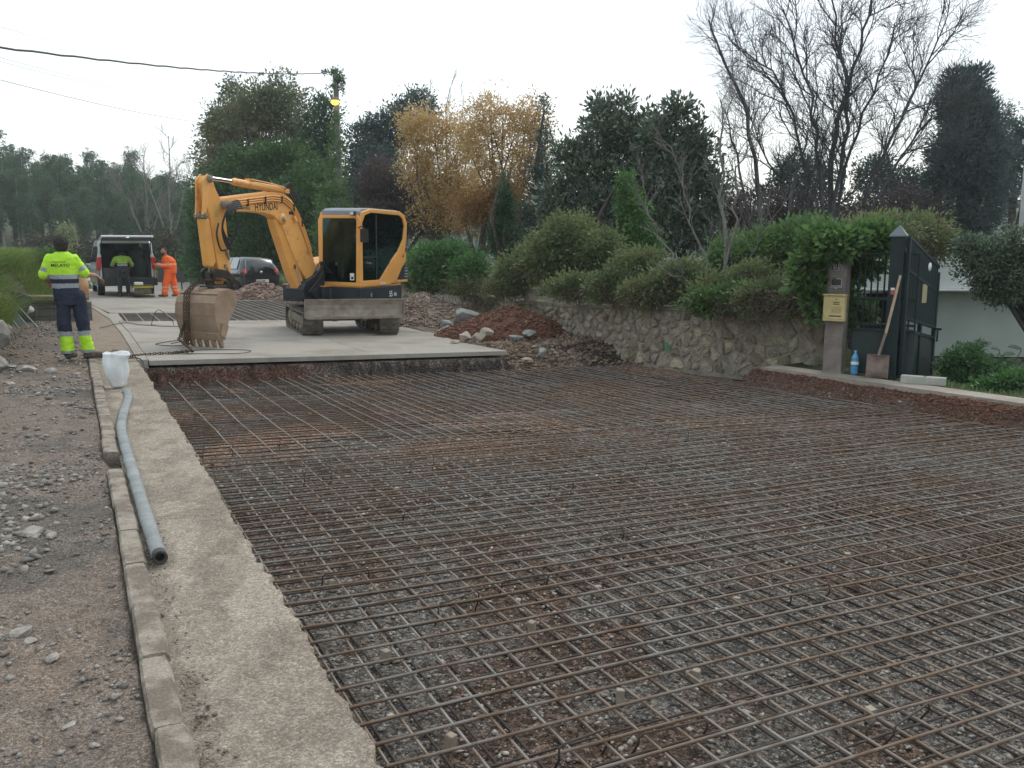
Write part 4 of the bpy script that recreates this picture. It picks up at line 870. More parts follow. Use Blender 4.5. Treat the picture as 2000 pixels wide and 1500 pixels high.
q = MB(); nn_ = len(secs[0]); q.add([p for s_ in secs for p in s_], [(i * nn_ + k, i * nn_ + (k + 1) % nn_, (i + 1) * nn_ + (k + 1) % nn_, (i + 1) * nn_ + k) for i in range(len(secs) - 1) for k in range(nn_)], smooth=True)
q.add(secs[0], [tuple(range(nn_))]); q.add(secs[-1], [tuple(range(nn_))]); cb = q.build('body', m_car, cr_)
m_cgl = M('car_window', (.10, .15, .15), .06, spec=1.0, coat=1.0)
q = MB(); q.prism([(.06, .985), (.215, 1.335), (.225, 1.335), (.07, .985)], -.60, .60, f=lambda u, v, w: (u - .045 + .03 * (abs(w) / .6) ** 2, w * (1 - .12 * (v - .98)), v)); q.build('rear_window', m_cgl, cr_)
for s in (1, -1):
    g = lambda u, v, w: (u, s * (.832 - (v - .93) * .42 + w), v)
    q = MB(); q.prism([(.42, .98), (.50, 1.30), (.62, 1.37), (1.22, 1.385), (1.22, .96)], -.01, .012, f=g); q.prism([(1.30, .96), (1.30, 1.385), (1.75, 1.385), (2.10, 1.32), (2.58, 1.02), (2.5, .96)], -.01, .012, f=g); q.build('side_window', m_cgl, cr_)
    q = MB(); q.ball((-.01, s * .655, .86), (.05, .105, .115)); q.build('tail_lamp', m_red, cr_); q = MB(); q.ball((-.05, s * .655, .85), (.02, .05, .055)); q.build('tail_lamp_lens', M('lamp_pink', (.6, .25, .22), .2) if s > 0 else bpy.data.materials['lamp_pink'], cr_)
    q = MB(); q.box((2.3, s * .93, 1.0), (.12, .16, .12)); q.build('wing_mirror', m_car, cr_, bevel=.03)
    q = MB(); q.box((1.5, s * .84, .46), (1.5, .02, .045)); q.build('side_trim', M('trim_grey', (.2, .2, .2), .4) if s > 0 else bpy.data.materials['trim_grey'], cr_)
    wheel(cr_, .60, s * .74, .28, .19); wheel(cr_, 3.02, s * .74, .28, .19)
q = MB(); q.box((-.055, 0, .40), (.05, 1.36, .24)); q.build('rear_bumper', m_car, cr_, bevel=.05)
q = MB(); q.box((-.088, -.02, .50), (.012, .52, .11)); pl = q.build('number_plate', m_white, cr_); text_mesh('plate_number', '4165 FNK', .10, (-.0955, .215, .465), (0, -1, 0), (0, 0, 1), m_blackp, pl, squeeze=.85, ext=.0005)
q = MB(); q.lathe([(0, 0), (.05, 0), (.05, .012), (0, .012)], (-.062, 0, .84), n=14, axis='x'); q.build('badge', m_chrome, cr_); q = MB(); q.tube([(.16, 0, 1.02), (.20, .22, 1.12)], .012); q.build('rear_wiper', m_blk, cr_)
q = MB(); q.tube([(1.0, 0, 1.47), (.86, 0, 1.62)], .006, n=5); q.build('aerial', m_blk, cr_)
from mathutils.bvhtree import BVHTree
# ------------------------------------------------------------------ people
m_skin = M('skin', (.42, .22, .14), .55, col2=(.36, .17, .10), sc=12); m_hair = M('dark_hair', (.018, .014, .012), .7, col2=(.045, .037, .03), sc=60, bump=.8, bsc=120)
m_hiv = M('hi_vis_yellow', (.50, .85, .04), .75, col2=(.42, .74, .035), sc=4, bump=.25, bsc=14)
m_nvy = M('navy_workwear', (.012, .018, .038), .85, col2=(.02, .028, .052), sc=5, bump=.6, bsc=12); m_refl = M('reflective_band', (.30, .32, .34), .4)
m_boot = M('muddy_boot', (.04, .036, .034), .8, col2=(.16, .12, .085), sc=14); m_org = M('orange_overall', (.95, .16, .03), .75, col2=(.85, .13, .025), sc=4, bump=.5, bsc=12)
m_hivd = M('faded_hi_vis', (.30, .50, .06), .8, col2=(.24, .42, .05), sc=5); m_dkt = M('dark_work_trousers', (.03, .033, .04), .9); m_orefl = M('pink_reflective', (.80, .36, .24), .5)
def capsule(mb, p0, p1, r0, r1, n=12, e=1.0, up=None):
    """tapered limb with rounded ends; e flattens it"""
    p0, p1 = Vector(p0), Vector(p1); d = (p1 - p0); L = d.length; d = d / L if L > 1e-6 else Vector((0, 0, 1)); pts = []; rs = []
    for k in range(4): a = math.pi / 2 * (k / 4); pts.append(p0 - d * r0 * math.cos(a)); rs.append(max(r0 * math.sin(a), .001))
    pts += [p0, p1]; rs += [r0, r1]
    for k in range(3, -1, -1): a = math.pi / 2 * (k / 4); pts.append(p1 + d * r1 * math.cos(a)); rs.append(max(r1 * math.sin(a), .001))
    o = len(mb.v); mb.tube(pts, rs, n=n, up=up)
def blob(mb, pts):
    """loft of elliptical rings: (x, y, z, rx, ry)"""
    n = 16; vs = []; fs = []
    for x, y, z, rx, ry in pts:
        for k in range(n): t = 2 * math.pi * k / n; vs.append((x + rx * math.cos(t), y + ry * math.sin(t), z))
    for i in range(len(pts) - 1):
        for k in range(n): q = (k + 1) % n; fs.append((i * n + k, i * n + q, (i + 1) * n + q, (i + 1) * n + k))
    fs += [tuple(reversed(range(n))), tuple(range((len(pts) - 1) * n, len(pts) * n))]
    mb.add(vs, fs, 0, True)
def remesh(mb, name, mats, parent, vox, fmat=None, smooth=2, disp=0, dsc=12):
    me = bpy.data.meshes.new('t'); me.from_pydata(mb.v, [], mb.f); bm = bmesh.new(); bm.from_mesh(me); bmesh.ops.recalc_face_normals(bm, faces=bm.faces); bm.to_mesh(me); bm.free()
    o = bpy.data.objects.new('t', me)
    r = o.modifiers.new('r', 'REMESH'); r.mode = 'VOXEL'; r.voxel_size = vox
    s_ = o.modifiers.new('s', 'SMOOTH'); s_.iterations = smooth; s_.factor = .6
    m2 = eval_mesh(o)
    m2.name = name; m2.materials.clear(); setmats(m2, mats)
    if disp:
        for v in m2.vertices:
            c = v.co; v.co = c + v.normal * disp * (mnoise.noise(Vector((c.x * dsc, c.y * dsc, c.z * dsc * .55))) + .5 * mnoise.noise(c * dsc * 2.3))
    if fmat:
        for p in m2.polygons: p.material_index = fmat(p.center)
    m2.polygons.foreach_set('use_smooth', [True] * len(m2.polygons))
    return link(bpy.data.objects.new(name, m2), parent)
def hand(mb, wrist, d, palm_n, side, L=.18, curl=.5, sp=.0):
    """palm, four unequal bent fingers and a thumb"""
    w = Vector(wrist); d = Vector(d).normalized(); n = Vector(palm_n); n = (n - d * d.dot(n)).normalized(); s = d.cross(n) * side
    pe = w + d * L * .48
    for k in (-1, -.33, .33, 1): capsule(mb, w + s * k * .018, pe + s * k * .032, .017, .0145, n=8)
    for k, fl in zip((-1, -.33, .33, 1), (.40, .47, .50, .44)):
        b0 = pe + s * k * .031; a = Vector(b0); dd = Vector(d) + s * k * (.10 + sp)
        for j, f in enumerate((.45, .32, .23)):
            ang = curl * (.35 + .65 * j); q = (dd * math.cos(ang) + n * math.sin(ang)).normalized(); e_ = a + q * L * fl * f * 1.05; capsule(mb, a, e_, .0095 - .0008 * j, .009 - .001 * j, n=7); a = e_
    t0 = w + d * L * .12 - s * .030; t1 = t0 + (d * .55 - s * .75 + n * .35).normalized() * L * .24; t2 = t1 + (d * .9 - s * .1 + n * .4).normalized() * L * .19
    capsule(mb, t0, t1, .014, .011, n=8); capsule(mb, t1, t2, .011, .0085, n=8)
def face(mb, c, r, f):
    """nose, brow, ears, chin on the head sphere; f = facing direction"""
    c = Vector(c); f = Vector(f).normalized(); s = f.cross(Vector((0, 0, 1))).normalized(); u = Vector((0, 0, 1))
    capsule(mb, c + f * r * .80 + u * r * .12, c + f * r * 1.12 - u * r * .22, .008, .014, n=8)
    capsule(mb, c + f * r * .45 - u * r * .75, c + f * r * .72 - u * r * .80, .045, .026, n=10)
    for k in (-1, 1):
        mb.ball(c + s * k * r * .92 - u * r * .10 - f * .01, (.018, .022, .034)); capsule(mb, c + f * r * .86 + s * k * .03 + u * r * .22, c + f * r * .84 + s * k * .055 + u * r * .2, .009, .008, n=6)
    capsule(mb, c + f * r * .87 - u * r * .50 - s * .022, c + f * r * .87 - u * r * .50 + s * .022, .008, .008, n=6)
def frame_for(pos, toward=None):
    d = Vector((pos.x, pos.y, 0)).normalized(); return math.atan2(-d.x, d.y)     # local +y points away from the camera

# worker seen from behind on the verge -----------------------------------
w1p = P(14.02, -.02, .03)
p1 = empty('person', w1p, frame_for(w1p), label='worker in yellow and navy hi-vis shirt standing on the verge with his back turned', cat='person')
B = MB()
hd = Vector((-.075, .03, 1.635))
B.ball(hd, (.078, .095, .115), n=14, k=10); face(B, hd, .09, (.75, .66, -.25))
capsule(B, (-.085, .015, 1.50), (-.078, .022, 1.58), .058, .052)
blob(B, [(-.03, .02, .88, .15, .11), (-.04, .03, 1.05, .15, .105), (-.07, .03, 1.25, .165, .11), (-.085, .02, 1.42, .175, .105), (-.09, .015, 1.50, .12, .08), (-.085, .015, 1.54, .06, .06)])
eR = Vector((.185, .06, 1.215)); wR = Vector((.335, .26, 1.185)); shR = Vector((.080, .02, 1.43)); shL = Vector((-.258, .02, 1.43)); eL = Vector((-.335, .04, 1.19)); wL = Vector((-.26, .24, 1.08))
capsule(B, shR, eR, .052, .043); capsule(B, eR, wR, .045, .028)
capsule(B, shL, eL, .052, .043); capsule(B, eL, wL, .043, .028)
hand(B, wR, (.55, .35, -.42), (-.3, -.1, -1), 1, L=.19, curl=.75, sp=.22); hand(B, wL, (.3, .8, -.3), (.5, 0, -1), -1, curl=.6)
hipL, hipR = Vector((-.115, .02, .90)), Vector((.075, .02, .90)); kL, kR = Vector((-.125, -.01, .50)), Vector((.115, -.01, .50)); aL, aR = Vector((-.105, .02, .09)), Vector((.150, .02, .09))
for h, k, a in ((hipL, kL, aL), (hipR, kR, aR)): capsule(B, h, k, .085, .06); capsule(B, k, a, .06, .04)
remesh(B, 'body', m_skin, p1, .0095, smooth=2)
H = MB(); H.ball(hd + Vector((-.012, -.012, .022)), (.098, .112, .118), n=16, k=12); H.ball(hd + Vector((-.01, -.05, -.03)), (.082, .065, .085), n=14, k=10)
remesh(H, 'hair', m_hair, p1, .009, smooth=1, disp=.012, dsc=40)
T = MB()
blob(T, [(-.055, .03, .84, .175, .135), (-.06, .03, 1.0, .178, .132), (-.075, .03, 1.15, .185, .135), (-.085, .025, 1.30, .195, .135), (-.09, .02, 1.40, .215, .13), (-.09, .02, 1.46, .195, .115), (-.089, .02, 1.50, .145, .095), (-.087, .02, 1.53, .09, .078), (-.085, .02, 1.55, .066, .066)])
capsule(T, shR + Vector((-.01, 0, .01)), shR.lerp(eR, .90), .068, .080); capsule(T, shL + Vector((.01, 0, .01)), shL.lerp(eL, .90), .068, .076)
def shirt(c):
    x, y, z = c
    for sh, el in ((shR, eR), (shL, eL)):
        out = (x > .125) if el.x > 0 else (x < -.292)
        t = (Vector(c) - sh).dot(el - sh) / (el - sh).length_squared
        if out and t > .1:
            return 2 if .50 < t < .72 else 0
    if z > 1.535: return 1
    return 0 if z > 1.215 else (2 if z > 1.155 else (1 if z > 1.085 else (2 if z > 1.02 else 1)))
shirt_o = remesh(T, 'shirt', [m_hiv, m_nvy, m_refl], p1, .0105, fmat=shirt, smooth=2, disp=.014, dsc=10)
Q = MB()
blob(Q, [(-.035, .02, .78, .17, .13), (-.04, .025, .88, .178, .138), (-.05, .03, .98, .165, .125), (-.05, .03, 1.02, .155, .118)])
for h, k, a in ((hipL, kL, aL), (hipR, kR, aR)):
    capsule(Q, h, k, .105, .088); capsule(Q, k, a + Vector((0, 0, .05)), .088, .082); blob(Q, [(a.x, a.y, .07, .085, .085), (a.x, a.y, .12, .088, .09), (a.x, a.y, .22, .085, .088)])
Q.ball((kR.x + .055, 0, .62), (.04, .06, .09))
def trous(c):
    z = c[2]; return 1 if .12 > z > .075 or .40 > z > .335 else (2 if .335 >= z >= .12 else 0)
remesh(Q, 'trousers', [m_nvy, m_refl, m_hiv], p1, .0105, fmat=trous, smooth=2, disp=.017, dsc=9)
for a, d in ((aL, Vector((.10, .22, 0))), (aR, Vector((.25, -.02, 0)))):
    K = MB(); capsule(K, a + Vector((0, 0, .0)), a + Vector((0, 0, -.03)), .062, .058); capsule(K, a + Vector((-.02 * (d.x > .2), -.03 * (d.y > .1), -.055)), a + d.normalized() * .06 + Vector((0, 0, -.04)), .045, .055); capsule(K, a + d.normalized() * .06 + Vector((0, 0, -.045)), a + d.normalized() * .19 + Vector((0, 0, -.055)), .05, .044)
    remesh(K, 'boot', m_boot, p1, .009, fmat=None, smooth=1)
# print on the back, laid on the shirt surface
def backprint(txt, size, x0, z0, sq):
    o = text_mesh('back_print', txt, size, (0, 0, 0), (1, 0, 0), (0, 0, 1), m_nvy, p1, squeeze=sq, ext=0)
    bm = bmesh.new(); bm.from_mesh(o.data); bmesh.ops.subdivide_edges(bm, edges=bm.edges, cuts=2); bm.to_mesh(o.data); bm.free()
    sh_ = shirt_o.data; bvh = BVHTree.FromPolygons([v.co[:] for v in sh_.vertices], [p.vertices[:] for p in sh_.polygons])
    for v in o.data.vertices:
        x, z = x0 + v.co.x, z0 + v.co.z
        loc = bvh.ray_cast(Vector((x, -1, z)), Vector((0, 1, 0)))[0]; ok = loc is not None
        v.co = Vector((x, (loc.y if ok else -.1) - .006, z))
backprint('MELAYO', .062, -.235, 1.325, 1.0); backprint('CONSTRUCCIONES', .022, -.235, 1.385, 1.0)

# bending worker at the van -----------------------------------
w2p = vr.matrix_basis @ Vector((-.42, .17, 0)); w2p.z = zp(1.6)
p2 = empty('person', w2p, frame_for(w2p), label='worker in green hi-vis jacket bending forward into the open van', cat='person')
B = MB(); hd = Vector((.03, .62, 1.38))
B.ball(hd, (.078, .11, .09), n=12, k=8); face(B, hd, .09, (0, .9, -.5)); capsule(B, (.0, .42, 1.30), (.02, .53, 1.35), .055, .05)
sR, sL = Vector((.19, .38, 1.27)), Vector((-.19, .38, 1.27)); eR, eL = Vector((.30, .55, 1.05)), Vector((-.32, .52, 1.06)); wR, wL = Vector((.2, .78, .98)), Vector((-.25, .78, .98))
for a, b, c in ((sR, eR, wR), (sL, eL, wL)): capsule(B, a, b, .05, .042); capsule(B, b, c, .042, .03)
capsule(B, (0, .02, .95), (0, .38, 1.24), .13, .15); hand(B, wR, (0, 1, -.2), (0, 0, -1), 1); hand(B, wL, (0, 1, -.2), (0, 0, -1), -1)
L2 = [(Vector((-.10, .0, .92)), Vector((-.12, -.04, .50)), Vector((-.13, .02, .09))), (Vector((.10, .0, .92)), Vector((.13, -.02, .50)), Vector((.14, .10, .09)))]
for h, k, a in L2: capsule(B, h, k, .085, .06); capsule(B, k, a, .06, .04)
remesh(B, 'body', m_skin, p2, .014); H = MB(); H.ball(hd + Vector((0, -.02, .02)), (.092, .12, .10), n=12, k=8); remesh(H, 'hair', m_hair, p2, .012, disp=.008, dsc=30)
T = MB(); capsule(T, (0, .10, 1.02), (0, .34, 1.22), .165, .17, n=16); capsule(T, (-.10, .36, 1.25), (.10, .36, 1.25), .13, .13)
for a, b in ((sR, eR), (sL, eL)): capsule(T, a, b, .09, .075)
def jk(c):
    t = (c[2] - 1.0) * .55 + (c[1] - .1) * .8
    if abs(c[0]) > .2: return 2 if .5 < abs(c[0]) * 2 and 1.10 < c[2] < 1.16 else 0
    return 1 if c[2] < 1.04 else (2 if c[2] < 1.09 else (1 if c[2] < 1.115 else 0))
remesh(T, 'jacket', [m_hivd, m_nvy, m_refl], p2, .014, fmat=jk, disp=.01, dsc=9)
Q = MB(); capsule(Q, (0, .0, .90), (0, .10, 1.0), .155, .15)
for h, k, a in L2: capsule(Q, h, k, .105, .082); capsule(Q, k, a, .08, .07)
remesh(Q, 'trousers', m_dkt, p2, .014, disp=.01)
for h, k, a in L2: K = MB(); capsule(K, a + Vector((0, -.03, -.04)), a + Vector((0, .17, -.045)), .048, .043); remesh(K, 'boot', m_boot, p2, .012)

# worker in orange beside the van -----------------------------------
w3p = vr.matrix_basis @ Vector((-.35, -1.28, 0)); w3p.z = zp(3)
p3 = empty('person', w3p, frame_for(w3p), label='worker in an orange overall standing beside the van and reaching into it', cat='person')
B = MB(); hd = Vector((-.09, -.02, 1.56)); B.ball(hd, (.082, .085, .112), n=14, k=10); face(B, hd, .088, (-.55, -.8, -.05)); capsule(B, (-.03, .02, 1.40), (-.07, 0, 1.50), .056, .052)
sF, sB = Vector((.03, -.14, 1.31)), Vector((-.02, .16, 1.32)); eF, eB = Vector((.05, -.20, 1.04)), Vector((-.1, .2, 1.06)); wF, wB = Vector((-.22, -.16, 1.08)), Vector((-.3, .1, 1.12))
for a, b, c in ((sF, eF, wF), (sB, eB, wB)): capsule(B, a, b, .052, .043); capsule(B, b, c, .043, .03)
hand(B, wF, (-1, .1, .1), (0, .2, -1), 1, curl=.8); hand(B, wB, (-1, 0, .1), (0, .2, -1), -1, curl=.8)
blob(B, [(.06, 0, .85, .12, .15), (.06, 0, 1.0, .12, .15), (.03, 0, 1.2, .13, .17), (0, .01, 1.35, .10, .14), (-.01, .01, 1.40, .05, .06)])
L3 = [(Vector((.03, -.09, .88)), Vector((-.07, -.10, .48)), Vector((-.13, -.10, .09))), (Vector((.07, .09, .88)), Vector((.13, .06, .47)), Vector((.19, .05, .09)))]
for h, k, a in L3: capsule(B, h, k, .085, .06); capsule(B, k, a, .06, .04)
remesh(B, 'body', m_skin, p3, .012); H = MB(); H.ball(hd + Vector((.02, .022, .028)), (.088, .092, .105), n=14, k=10); remesh(H, 'hair', m_hair, p3, .010, disp=.008, dsc=30)
H = MB(); H.ball(hd + Vector((-.03, -.045, -.075)), (.062, .06, .045), n=12, k=8); remesh(H, 'beard', m_hair, p3, .010, disp=.004, dsc=40)
T = MB(); blob(T, [(.06, 0, .80, .185, .20), (.065, 0, .95, .195, .20), (.055, 0, 1.1, .20, .21), (.03, 0, 1.25, .20, .22), (.0, .01, 1.36, .155, .18), (-.02, .01, 1.42, .07, .08)])
for a, b, c in ((sF, eF, wF), (sB, eB, wB)): capsule(T, a, b, .08, .07); capsule(T, b, b.lerp(c, .88), .068, .055)
for h, k, a in L3: capsule(T, h, k, .125, .105); capsule(T, k, a + Vector((0, 0, .02)), .10, .095)
def og(c):
    z = c[2]
    return 1 if (.20 < z < .245 or .31 < z < .355 or (1.10 < z < 1.15)) else 0
remesh(T, 'overall', [m_org, m_orefl], p3, .013, fmat=og, disp=.012, dsc=9)
for h, k, a in L3: K = MB(); d_ = Vector((-1, -.25, 0)).normalized() if a.x < 0 else Vector((-.6, -.8, 0)).normalized(); capsule(K, a + Vector((0, 0, -.04)) - d_ * .05, a + d_ * .15 + Vector((0, 0, -.045)), .050, .042); remesh(K, 'boot', m_boot, p3, .012)

p3.scale = (1.16, 1.1, 1.0)
# ------------------------------------------------------------------ stone wall: every stone its own piece
def wpt(r):   # point on the wall face and its outward normal (towards the road)
    s = float(wall_s(r)); s2 = float(wall_s(r + .25)); s1 = float(wall_s(r - .25))
    t = (ER * .5 + ES * (s2 - s1)).normalized(); n = Vector((-t.y, t.x, 0)); n = n if n.dot(ES) < 0 else -n
    return P(r, s), t, n
def wtop(r): return float(np.interp(r, [9.6, 11, 12.6, 15.5, 20.5, 26, 34], [.60, .585, .55, .43, .33, .28, .2]))
wall = empty('stone_wall', (0, 0, 0), label='low rubble stone retaining wall along the right side of the road', cat='wall')
m_mort = M('wall_mortar', (.20, .175, .14), .95, col2=(.36, .32, .25), sc=5, bump=.8, bsc=25)
m_st = [M('wall_stone', (.26, .225, .165), .9, col2=(.42, .375, .29), sc=5, bump=1.0, bsc=22, detail=10), M('wall_stone_grey', (.22, .20, .165), .9, col2=(.38, .35, .28), sc=6, bump=1.0, bsc=24, detail=10), M('wall_stone_dark', (.16, .13, .09), .9, col2=(.29, .245, .18), sc=6, bump=1.0, bsc=24, detail=10), M('wall_stone_pale', (.35, .31, .22), .9, col2=(.48, .43, .33), sc=5, bump=.6, bsc=20)]
mb = MB(); rr = np.arange(9.62, 34, .4); vs = []; fs = []
for r in rr:
    p, t, n = wpt(r); zt = wtop(r)
    vs += [p + Vector((0, 0, -.55)), p + Vector((0, 0, zt)), p - n * .32 + Vector((0, 0, zt)), p - n * .32 + Vector((0, 0, -.55))]
for i in range(len(rr) - 1):
    for k in range(3): fs.append((4 * i + k, 4 * i + k + 1, 4 * i + 4 + k + 1, 4 * i + 4 + k))
fs += [(0, 1, 2, 3), tuple(4 * (len(rr) - 1) + k for k in (3, 2, 1, 0))]
mb.add(vs, fs); mb.build('mortar', m_mort, wall)
# coping: a thin rendered ledge
mb = MB(); vs = []; fs = []
for i, r in enumerate(rr):
    p, t, n = wpt(r); zt = wtop(r); o_ = .03 + .012 * math.sin(i * 2.3)
    vs += [p + n * o_ + Vector((0, 0, zt - .02)), p + n * o_ + Vector((0, 0, zt + .035)), p - n * .35 + Vector((0, 0, zt + .045)), p - n * .35 + Vector((0, 0, zt - .02))]
for i in range(len(rr) - 1):
    for k in range(4): fs.append((4 * i + k, 4 * i + (k + 1) % 4, 4 * i + 4 + (k + 1) % 4, 4 * i + 4 + k))
fs += [(0, 1, 2, 3)]; mb.add(vs, fs); mb.build('coping', m_mort, wall)
def clip(poly, p, q):
    m = ((p[0] + q[0]) / 2, (p[1] + q[1]) / 2); d = (q[0] - p[0], q[1] - p[1]); out = []
    f = lambda a: (a[0] - m[0]) * d[0] + (a[1] - m[1]) * d[1]
    for i in range(len(poly)):
        a, b = poly[i], poly[(i + 1) % len(poly)]; fa, fb = f(a), f(b)
        if fa <= 0: out.append(a)
        if fa * fb < 0: t = fa / (fa - fb); out.append((a[0] + (b[0] - a[0]) * t, a[1] + (b[1] - a[1]) * t))
    return out
WR = random.Random(5)
sites = []
u = 9.70
while u < 23.5:
    st = .21 if u < 17 else .27; v = 0.0
    z0 = -.42
    H_ = wtop(u) - z0; nrow = 6 if u < 17 else 4
    for k in range(nrow):
        if WR.random() < .08: continue
        sites.append((u + WR.uniform(-.09, .09), z0 + H_ * (k + .5) / nrow + WR.uniform(-.05, .05)))
    u += st
cnt = 0
for i, c in enumerate(sites):
    poly = [(c[0] - .22, max(c[1] - .17, -.5)), (c[0] + .22, max(c[1] - .17, -.5)), (c[0] + .22, min(c[1] + .17, wtop(c[0]) - .015)), (c[0] - .22, min(c[1] + .17, wtop(c[0]) - .015))]
    for q in sites:
        if q is not c and abs(q[0] - c[0]) < .5 and abs(q[1] - c[1]) < .45: poly = clip(poly, c, q)
        if len(poly) < 3: break
    if len(poly) < 3: continue
    cx = sum(p[0] for p in poly) / len(poly); cy = sum(p[1] for p in poly) / len(poly)
    # round the outline: midpoints + pulled-in corners, and a jagged edge
    out = []
    for k in range(len(poly)):
        a, b = poly[k], poly[(k + 1) % len(poly)]
        for t in (.22, .5, .78): out.append((a[0] + (b[0] - a[0]) * t, a[1] + (b[1] - a[1]) * t))
    g = .013
    def inset(p, d, j=0):
        L = math.hypot(p[0] - cx, p[1] - cy) + 1e-6; k = max(L - d, L * .2) / L * (1 + WR.uniform(-j, j)); return (cx + (p[0] - cx) * k, cy + (p[1] - cy) * k)
    ring0 = [inset(p, g, .03) for p in out]; dep = WR.uniform(.015, .055); ring1 = [inset(p, g + .012, .03) for p in out]; ring2 = [inset(p, g + .045, .16) for p in out]
    tx, ty = WR.uniform(-.16, .16), WR.uniform(-.2, .1)
    bp, bt, bn = wpt(cx); vs = []
    for ring, dd in ((ring0, -.03), (ring1, dep * .62), (ring2, dep)):
        for x, y in ring:
            h = dd + ((x - cx) * tx + (y - cy) * ty + WR.uniform(-.016, .016) if dd > 0 else 0)
            vs.append(bp + bt * (x - cx) + bn * h + Vector((0, 0, y)))
    m_ = len(out); vs.append(bp + bn * (dep + WR.uniform(.0, .02)) + Vector((0, 0, cy))); fs = []
    for a in range(2):
        for k in range(m_): q2 = (k + 1) % m_; fs.append((a * m_ + k, a * m_ + q2, (a + 1) * m_ + q2, (a + 1) * m_ + k))
    for k in range(m_): fs.append((2 * m_ + k, 2 * m_ + (k + 1) % m_, 3 * m_))
    if cnt < 299: q = MB(); q.add(vs, fs); q.build('stone', m_st[WR.choice((0, 0, 0, 1, 1, 2, 3))], wall); cnt += 1
    else:
        if cnt == 299: restw = MB(); cnt += 1
        restw.add(vs, fs)
if cnt > 299: restw.build('stones', m_st[1], wall, kind='stuff')
# sprayed green mark at the foot of the wall
p, t, n = wpt(12.35); mg = M('green_spray', (.03, .30, .12), .7, col2=(.06, .2, .1), sc=30)
q = MB()
for a, b, w_, h in ((0, 0, .05, .14), (.04, .05, .07, .03), (-.03, -.06, .05, .04)): c = p + t * a + n * .066 + Vector((0, 0, -.10 + b)); q.add([c + t * w_ / 2 + Vector((0, 0, h / 2)), c - t * w_ / 2 + Vector((0, 0, h / 2)), c - t * w_ / 2 - Vector((0, 0, h / 2)) + n * .006, c + t * w_ / 2 - Vector((0, 0, h / 2)) + n * .006], [(0, 1, 2, 3)])
q.build('spray_mark', mg, wall)
# utility box set over the wall on a small ledge
p, t, n = wpt(17.6); bx = empty('utility_box', p + Vector((0, 0, wtop(17.6))), math.atan2(t.y, t.x), label='cream meter cabinet standing on a concrete ledge over the stone wall', cat='meter cabinet')
mcr = M('cream_paint', (.50, .47, .38), .6, col2=(.42, .38, .30), sc=8)
q = MB(); q.box((0, .06, .17), (.30, .22, .30)); bb_ = q.build('cabinet', mcr, bx, bevel=.01); q = MB(); q.box((0, -.055 + .0, .17), (.24, .012, .24)); q.build('cabinet_door', mcr, bb_, bevel=.004)
q = MB(); q.box((-.12, .02, -.02), (.95, .36, .06)); q.build('ledge', m_kerb, bx, bevel=.012)
bx.rotation_euler = (0, 0, math.atan2(t.y, t.x) + (math.pi if (Matrix.Rotation(math.atan2(t.y, t.x), 3, 'Z') @ Vector((0, -1, 0))).dot(n) < 0 else 0))
q = MB(); q.box((0, 0, 0), (.34, .035, .34)); o_ = q.build('concrete_panel', M('plain_grey_concrete', (.20, .20, .18), .85, col2=(.27, .27, .25), sc=6), wall, bevel=.004); p, t, n = wpt(17.0); o_.location = p + n * .06 + Vector((0, 0, .10)); o_.rotation_euler = (0, 0, math.atan2(t.y, t.x))

# ------------------------------------------------------------------ pillar, letter box, gate
g0 = P(8.82, 9.36); g1 = P(8.60, 9.55)
gd = (P(8.02, 9.84) - P(8.82, 9.36)).normalized(); gy = math.atan2(gd.y, gd.x)       # along the gate line, to the right
m_pil = M('pillar_concrete', (.16, .135, .115), .9, col2=(.26, .225, .20), sc=4, bump=.5, bsc=30)
m_gate = M('gate_green_black', (.008, .020, .023), .5, col2=(.014, .028, .030), sc=3, spec=.3); m_sheet = M('gate_sheet_dusty', (.014, .028, .028), .55, col2=(.035, .048, .043), sc=2.5)
pil = empty('gate_pillar', P(8.82, 9.36, -.12), gy, label='square concrete gate pillar carrying the house number and the letter box', cat='pillar')
q = MB(); q.box((.12, .17, .85), (.25, .30, 1.75)); q.build('shaft', m_pil, pil, bevel=.012)
q = MB(); q.box((.12, .16, .0), (.27, .32, .06)); q.build('footing', m_pil, pil, bevel=.02)
m_plq = M('plaque_dark', (.05, .035, .05), .5)
def plate(x, z, w, h, txt, par, frame=(.45, .43, .46), ts=.08):
    q = MB(); q.box((x, .012, z), (w, .008, h)); o = q.build('number_tile', M('tile_frame', frame, .5), par)
    q = MB(); q.box((x, .007, z), (w - .016, .006, h - .016)); q.build('tile_face', m_plq, o)
    if txt: text_mesh('tile_digits', txt, ts, (x - w * .44, .002, z - ts * .36), (1, 0, 0), (0, 0, 1), bpy.data.materials['tile_frame'], o, squeeze=.8)
plate(.05, 1.49, .055, .12, '1', pil, ts=.10); plate(.11, 1.49, .055, .12, '1', pil, ts=.10); plate(.17, 1.49, .055, .12, '3', pil, ts=.10)
plate(.12, 1.27, .145, .10, '', pil)
q = MB(); q.box((.12, .006, 1.205), (.16, .010, .012)); q.box((.12, .004, 1.19), (.03, .008, .02)); q.build('plaque_rim', bpy.data.materials['tile_frame'], pil)
m_mail = M('aged_yellow_paint', (.47, .38, .17), .6, col2=(.60, .50, .25), sc=5, bump=.2, bsc=40)
ml = empty('letter_box', P(8.82, 9.36, .62) + gd * .14, gy, label='yellowed metal letter box fixed low on the concrete gate pillar', cat='letter box')
q = MB(); q.prism([(-.145, -.03), (.145, -.03), (.145, -.145), (-.145, -.145)], 0, .355, f=lambda u, v, w: (u, v, w)); q.build('case', m_mail, ml, bevel=.012)
q = MB(); q.box((0, -.095, .362), (.31, .15, .02)); q.build('lid', m_mail, ml, bevel=.008)
q = MB(); q.box((.015, -.148, .17), (.23, .008, .28)); dd_ = q.build('door', m_mail, ml, bevel=.004)
